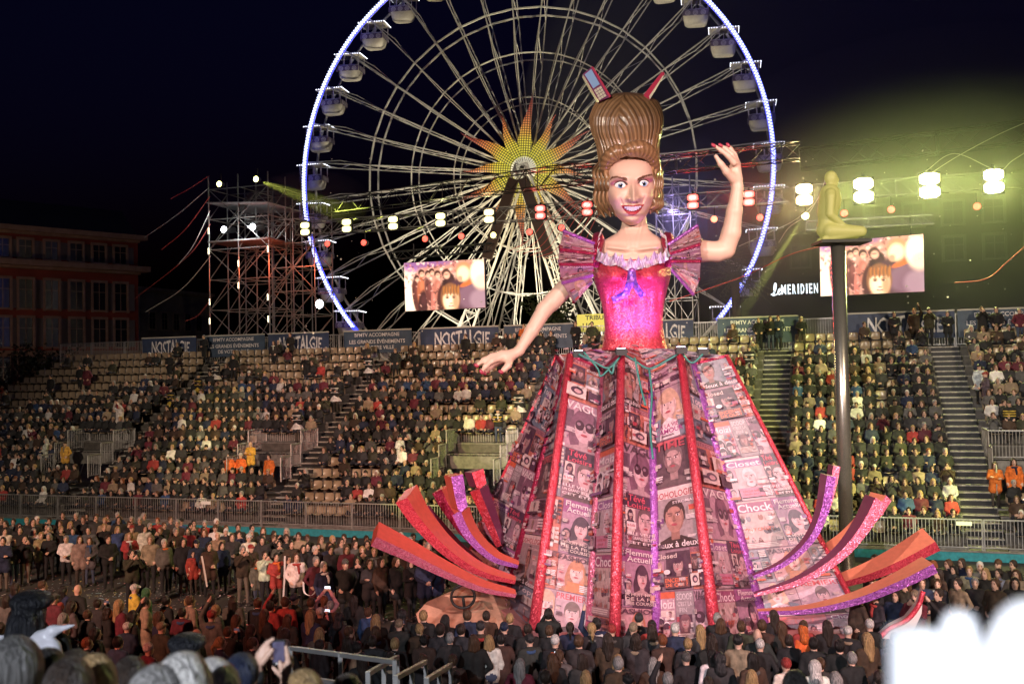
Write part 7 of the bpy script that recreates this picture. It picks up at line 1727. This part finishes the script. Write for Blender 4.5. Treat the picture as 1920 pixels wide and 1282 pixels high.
# ------------------------------------------------------------------ the photographer's own stand and the people in it
vs_ = thing('viewing_stand', 'dark stepped viewing stand under the blurred spectators', 'grandstand', (0, 4, 0), 0, None, world=True)
FLO = [(-1.5, 1.2, 5.25), (1.2, 3.4, 4.75), (3.4, 5.0, 4.1), (5.0, 7.2, 3.55), (7.2, 10.5, 3.15)]
for y0, y1, z in FLO:
    g = Geo(); g.box((0, (y0 + y1) / 2, z - .04), (26, y1 - y0, .08)); obj('deck', g, M_['tread'], vs_)
    for x in (-12, -6, 0, 6, 12):
        g = Geo(); g.beam((x, (y0 + y1) / 2, 0), (x, (y0 + y1) / 2, z - .08), .1); obj('leg', g, M_['steel'], vs_)
def floor_at(y):
    for a, b, z in FLO:
        if a <= y < b: return z
    return 0.
GF = 'blurred spectators in the viewing stand'
for px, py, Y, tp, hr, hc, lb in ((30, 1208, 4.2, 'grey', 'hood', None, 'blurred person in a grey hood at the corner of the viewing stand'), (90, 1225, 4.6, 'black', 'short', 'black', 'blurred dark-haired spectator beside the grey hood'), (178, 1238, 4.2, 'dark brown', 'bob', 'blond', 'blurred blond spectator in the viewing stand'), (130, 1245, 3.9, 'black', 'short', 'dark', 'blurred brown-haired spectator beside the blond one'),
        (245, 1240, 4.7, 'charcoal', 'short', 'dark', 'blurred spectator with dark hair before the white-haired one'), (345, 1238, 3.6, 'grey', 'bob', 'white', 'blurred white-haired spectator in the viewing stand'), (295, 1262, 3.5, 'beige', 'short', 'grey', 'blurred grey-haired spectator beside the white-haired one'), (400, 1250, 4.0, 'white', 'hood', None, 'blurred spectator in a white hood'),
        (452, 1238, 4.8, 'navy', 'beanie', 'navy', 'blurred spectator in a dark knitted hat by the railing'), (570, 1266, 4.2, 'dark brown', 'short', 'blond', 'blurred fair-haired spectator below the raised phone'), (140, 1228, 5.4, 'black', 'short', 'dark', 'blurred spectator with cropped hair behind the blond one'), (650, 1272, 4.7, 'black', 'short', 'dark', 'blurred dark head under the steel railing'), (1490, 1262, 6.3, 'black', 'short', 'black', 'dark head low behind the orange hat')):
    p = atY(px, py, Y); z = floor_at(Y); sc = (p[2] - z) / 1.72
    person(V3(p[0], p[1], z), math.pi + RN.uniform(-.3, .2), 'x', GF, top=tp, hair=hr, hc=hc, pose='pockets', label=lb, scale=sc, coat=False, big=.1, scarf='')
# costumed women with satin collars
M_['satin'] = mat('white_satin', (.72, .72, .78), .28, .0, coat=.3)
for px, py, Y, lb, flip in ((62, 1096, 8.4, 'costumed person with long black hair, dark hat and a broad white satin collar', 1), (352, 1176, 8.0, 'costumed person leaning with swinging dark hair and a white satin collar', 1)):
    p = atY(px, py, Y); z = floor_at(Y); sc = (p[2] - z) / 1.8; o = person(V3(p[0], p[1], z), math.pi, 'x', GF, top='black', hair='long', hc='black', pose='pockets', label=lb, scale=sc, coat=True, big=0., scarf='')
    pr = [('c', np.array((-.06, .09, 1.43)), np.array((-.2, .13, 1.5)), .05, .035), ('c', np.array((-.2, .13, 1.5)), np.array((-.34, .1, 1.53)), .035, .012), ('c', np.array((-.1, .13, 1.4)), np.array((-.15, .17, 1.2)), .09, .07), ('c', np.array((-.2, .13, 1.38)), np.array((-.26, .14, 1.16)), .06, .04), ('c', np.array((.08, .1, 1.42)), np.array((.2, .11, 1.46)), .04, .02)]
    v, q, _ = sdf_geo(pr, .014, .04, relax=1); obj('satin_collar', geo_from(v, q), M_['satin'], o, True)
    v, q, _ = sdf_geo([('e', np.array((0, .02, 1.69)), np.array((.15, .16, .075))), ('c', np.array((.05, .1, 1.55)), np.array((.12, .16, 1.2)), .09, .05), ('c', np.array((.0, .12, 1.55)), np.array((.05, .17, 1.25)), .09, .06)], .022, .05); h_ = obj('hat_and_locks', geo_from(v, q), M_['hair'], o, True); h_.color = (.008, .009, .014, 1)
# raised hands with a phone
def hand_prims(w_, up, side, fwd, curl=.6, s=1.):
    """palm and five bent fingers; up = finger direction, side = towards the thumb"""
    pr = []; palm = w_ + up * .095 * s
    for i in range(4):
        b = w_ + up * .03 * s + side * (.03 - .021 * i) * s; k = w_ + up * (.098 - .006 * abs(i - 1)) * s + side * (.034 - .0225 * i) * s; pr.append(('c', b, k, .0135 * s, .0115 * s))
        L = (.042, .046, .043, .034)[i] * s; d1 = nrm(up * math.cos(curl * .5) + fwd * math.sin(curl * .5)); d2 = nrm(up * math.cos(curl * 1.6) + fwd * math.sin(curl * 1.6)); a = k + d1 * L; c_ = a + d2 * L * .62; d3 = nrm(up * math.cos(curl * 2.4) + fwd * math.sin(curl * 2.4)); e = c_ + d3 * L * .48
        pr += [('c', k, a, .0105 * s, .0095 * s), ('c', a, c_, .0093 * s, .0085 * s), ('c', c_, e, .0083 * s, .0068 * s)]
    t0 = w_ + up * .025 * s + side * .025 * s; t1 = t0 + (side * .75 + up * .5 + fwd * .3) * .045 * s; t2 = t1 + (side * .35 + up * .75 + fwd * .5) * .036 * s; t3 = t2 + (up * .8 + fwd * .3) * .028 * s
    pr += [('c', t0, t1, .016 * s, .0125 * s), ('c', t1, t2, .012 * s, .0105 * s), ('c', t2, t3, .0103 * s, .008 * s)]; return pr
Yp = 5.4; pc = atY(523, 1222, Yp); z = floor_at(Yp); base = V3(pc[0] + .02, pc[1] - .35, z)
pr = []; tg = []
def C(a, b, ra, rb, t): pr.append(('c', np.asarray(a, float), np.asarray(b, float), ra, rb)); tg.append(t)
Hh = (7 - (1300 - 690) / 1850 * Yp) - z
hd = base + EZ * (Hh - .12); pr.append(('e', hd, np.array((.078, .098, .118)))); tg.append(0); C(hd - EZ * .2, hd - EZ * .05, .056, .054, 0)
for s in (-1, 1): C(base + V3(s * .09, 0, Hh - .75), base + V3(s * .1, 0, Hh - .4), .12, .115, 1); C(base + V3(0, 0, Hh - .3), base + V3(s * .17, 0, Hh - .33), .06, .065, 1); C(base + V3(s * .1, 0, Hh - .8), base + V3(s * .1, 0, .1), .09, .05, 2); C(base + V3(s * .1, .0, .05), base + V3(s * .1, .15, .04), .05, .04, 3)
hm_ = Yp / F
def HC(seq, t=0, Y=Yp - .02):
    for (x0, y0, r0), (x1, y1, r1) in zip(seq, seq[1:]): C(atY(x0, y0, Y), atY(x1, y1, Y), r0 * hm_, r1 * hm_, t)
HC([(484, 1246, 9), (489, 1228, 9.5), (493, 1222, 8)]); HC([(490, 1240, 8), (496, 1228, 7)])
HC([(491, 1217, 6), (501, 1205, 4.8), (512, 1197, 3.6)]); HC([(492, 1241, 6), (503, 1227, 5.2), (511, 1217, 4)], 0, Yp - .045); HC([(495, 1220, 5.6), (503, 1213, 4.8), (507, 1218, 4.1)]); HC([(496, 1225, 5.4), (505, 1221, 4.6), (509, 1226, 3.9)]); HC([(495, 1231, 5), (504, 1230, 4.2), (510, 1233, 3.5)])
HC([(536, 1268, 9.5), (539, 1248, 9)]); HC([(531, 1262, 8), (533, 1254, 7)]); HC([(541, 1244, 5.4), (539, 1227, 4.6), (536.5, 1212, 3.6)]); HC([(530, 1258, 5.6), (527, 1248, 5), (525, 1241, 3.9)], 0, Yp - .04); HC([(543, 1247, 5), (545, 1234, 4.4), (540, 1226, 3.8)], 0, Yp + .03); HC([(543, 1253, 5), (546, 1243, 4.2), (541, 1236, 3.6)], 0, Yp + .03); HC([(530, 1268, 5), (519, 1258, 4.2), (512, 1251, 3.5)], 0, Yp + .02)
for s, wr_ in ((-1, atY(482, 1250, Yp - .02)), (1, atY(536, 1272, Yp - .02))):
    e = base + V3(s * .24, .05, Hh - .5); C(base + V3(s * .19, 0, Hh - .34), e, .06, .05, 1); C(e, wr_ - EZ * .05, .05, .04, 1); C(wr_ - EZ * .06, wr_, .03, .028, 0)
v, q, m = sdf_geo(pr, .0075, .008, tags=tg); o = obj('person', geo_from(v, q, m), PM, None, True); o.color = (.02, .02, .022, 1); tag(o, 'spectator in the viewing stand whose two bare hands hold up a phone', 'person', GF)
o2 = link('hair', HAIR['short'], o, tuple(hd)); o2.color = (.03, .02, .015, 1)
p = thing('mobile_phone', 'black phone with a lit camera picture held between two raised hands', 'phone', tuple(pc)); g = Geo(); g.box((0, 0, 0), (.072, .01, .14)); obj('phone_body', g, M_['black'], p)
g = Geo(); g.box((0, -.0065, .004), (.062, .003, .112)); obj('display', g, mat('phone_picture', (.05, .05, .08), .1, emit=(.14, .12, .22), es=.5, noise=.6, nscale=30), p)
g = Geo(); g.tube([(-.012, -.0068, -.06), (-.012, -.0075, -.06)], .005, 8); g.box((.01, -.0068, -.0605), (.012, .002, .004)); obj('button', g, M_['tooth'], p); p.rotation_euler = (.1, 0, .05)
# gloved hand close to the lens, reaching in from the next place
pr = []; Yg = 1.0
def GQ(px, py, Y=Yg): return atY(px, py, Y)
ppm = Yg / F
fing = [[(1800, 1330, 46), (1799, 1220, 40), (1798, 1172, 36)], [(1925, 1330, 78), (1930, 1220, 74), (1938, 1192, 72)], [(2010, 1330, 60), (2020, 1230, 56), (2026, 1190, 52)], [(1790, 1420, 110), (1960, 1430, 120)], [(1960, 1420, 120), (2100, 1600, 90)], [(2100, 1600, 90), (2350, 1900, 80)]]
for f in fing:
    for (x0, y0, r0), (x1, y1, r1) in zip(f, f[1:]): pr.append(('c', GQ(x0, y0), GQ(x1, y1), r0 * ppm, r1 * ppm))
wst = GQ(2350, 1900); bx = V3(1.05, .75, 5.25)
pr += [('c', wst, bx + V3(.05, .1, 1.1), .05, .07), ('c', bx + V3(.05, .1, 1.1), bx + V3(-.02, 0, 1.38), .075, .09), ('c', bx + V3(0, 0, .5), bx + V3(0, 0, 1.36), .2, .19), ('e', bx + V3(0, 0, 1.62), np.array((.085, .1, .125))), ('c', bx + V3(0, 0, 1.38), bx + V3(0, 0, 1.55), .07, .06), ('c', bx + V3(-.1, 0, .06), bx + V3(-.09, 0, .6), .08, .13), ('c', bx + V3(.1, 0, .06), bx + V3(.09, 0, .6), .08, .13)]
v, q, _ = sdf_geo(pr, .011, .008, relax=1); o = obj('person', geo_from(v, q), mat('white_costume', (.85, .86, .88), .6), None, True); tag(o, 'costumed person all in white, gloved fingers blurred close to the lens', 'person', GF)
g = Geo(); P = [GQ(x, y, 1.03) for x, y in ((1686, 1345), (1684, 1190), (1752, 1182), (1790, 1210), (1800, 1340))]; g.prism(P, (0, .03, 0)); o = obj('white_card', g, mat('white_card', (.8, .82, .86), .6)); tag(o, 'blurred white card held by the white-gloved fingers', 'card')
# steel railings of the viewing stand stair
def railing(pts, Y, label):
    a, b = [atY(x, y, yy) for (x, y), yy in zip(pts, Y)]; t = thing('steel_railing', label, 'railing', ((a + b) / 2) * V3(1, 1, 0), 0, 'railings below the viewing stand', world=True)
    for dz in (0, -.35, -.7): g = Geo(); g.beam(a + EZ * dz, b + EZ * dz, .05); obj('rail', g, M_['steel'], t)
    for f in (0., .5, 1.):
        p = a + (b - a) * f; g = Geo(); g.beam(p + EZ * .02, V3(p[0], p[1], 0), .05); obj('post', g, M_['steel'], t)
railing([(545, 1214), (740, 1240)], (12.6, 11.6), 'steel tube railing nearest the raised phone'); railing([(690, 1262), (745, 1231)], (10.9, 12.6), 'short steel railing turning away beside the crowd'); railing([(742, 1270), (798, 1240)], (10.9, 12.4), 'steel railing beside the person in the fluffy white sweater'); railing([(800, 1274), (845, 1246)], (10.9, 12.2), 'last steel railing before the dark backs')
# white ribbons hanging among the public
for i, pts in enumerate(([(534, 1042), (533, 1085), (531, 1118)], [(604, 1052), (601, 1085), (600, 1128)], [(606, 1052), (590, 1110), (572, 1112), (568, 1090)], [(378, 1042), (384, 1075), (388, 1100)])):
    P = catmull([atY(x, y, 27.2) for x, y in pts], 8); P[:, 2] = np.maximum(P[:, 2], .03); rows = []
    for p in P: rows += [p - V3(.022, 0, 0), p + V3(.022, .02, 0)]
    g = Geo(); g.grid(rows, 2, len(P)); o = obj('paper_ribbon', g, M_['strw']); tag(o, 'white paper ribbon hanging ' + ['beside the red jacket', 'straight down past the white jacket', 'in a loop near the white jacket', 'beside the child in red'][i], 'ribbon', 'ribbons among the public')
# ------------------------------------------------------------------ stage smoke in the air
def volume(name, g, dens, label, aniso=.2):
    o = obj(name, g, [], None, True)
    m = bpy.data.materials.new(name); m.use_nodes = True; n = m.node_tree.nodes; n.remove(n['Principled BSDF']); pv = n.new('ShaderNodeVolumePrincipled')
    pv.inputs['Color'].default_value = (.92, .92, .86, 1); pv.inputs['Density'].default_value = dens; pv.inputs['Anisotropy'].default_value = aniso
    m.node_tree.links.new(pv.outputs[0], n['Material Output'].inputs['Volume']); o.data.materials.append(m); o['kind'] = 'stuff'; o['label'] = label
def smoke(px, py, d, r, dens, label):
    g = Geo(); g.sphere((0, 0, 0), r, 40, 24); V = g.V() @ RS.T + onD(px, py, d); g.v = [V]; volume('smoke', g, dens, label, .1)
smoke(1770, 370, 19.5, (15, 6.5, 9), .011, 'bank of stage smoke lit yellow-green by the glaring lamps')
smoke(1780, 240, 24, (26, 8, 23), .013, 'high veil of stage smoke over the end of the stand')
smoke(572, 385, 18.0, (4.6, 1.8, 2.2), .009, 'puff of stage smoke in the tower lamp beam')
smoke(1430, 480, 17.0, (4.6, 2.6, 5.2), .011, 'puff of stage smoke in the yellow beam by the hotel sign')
smoke(1275, 400, 18.6, (4.8, 2.2, 4.4), .012, 'violet puff of stage smoke behind the giant head')
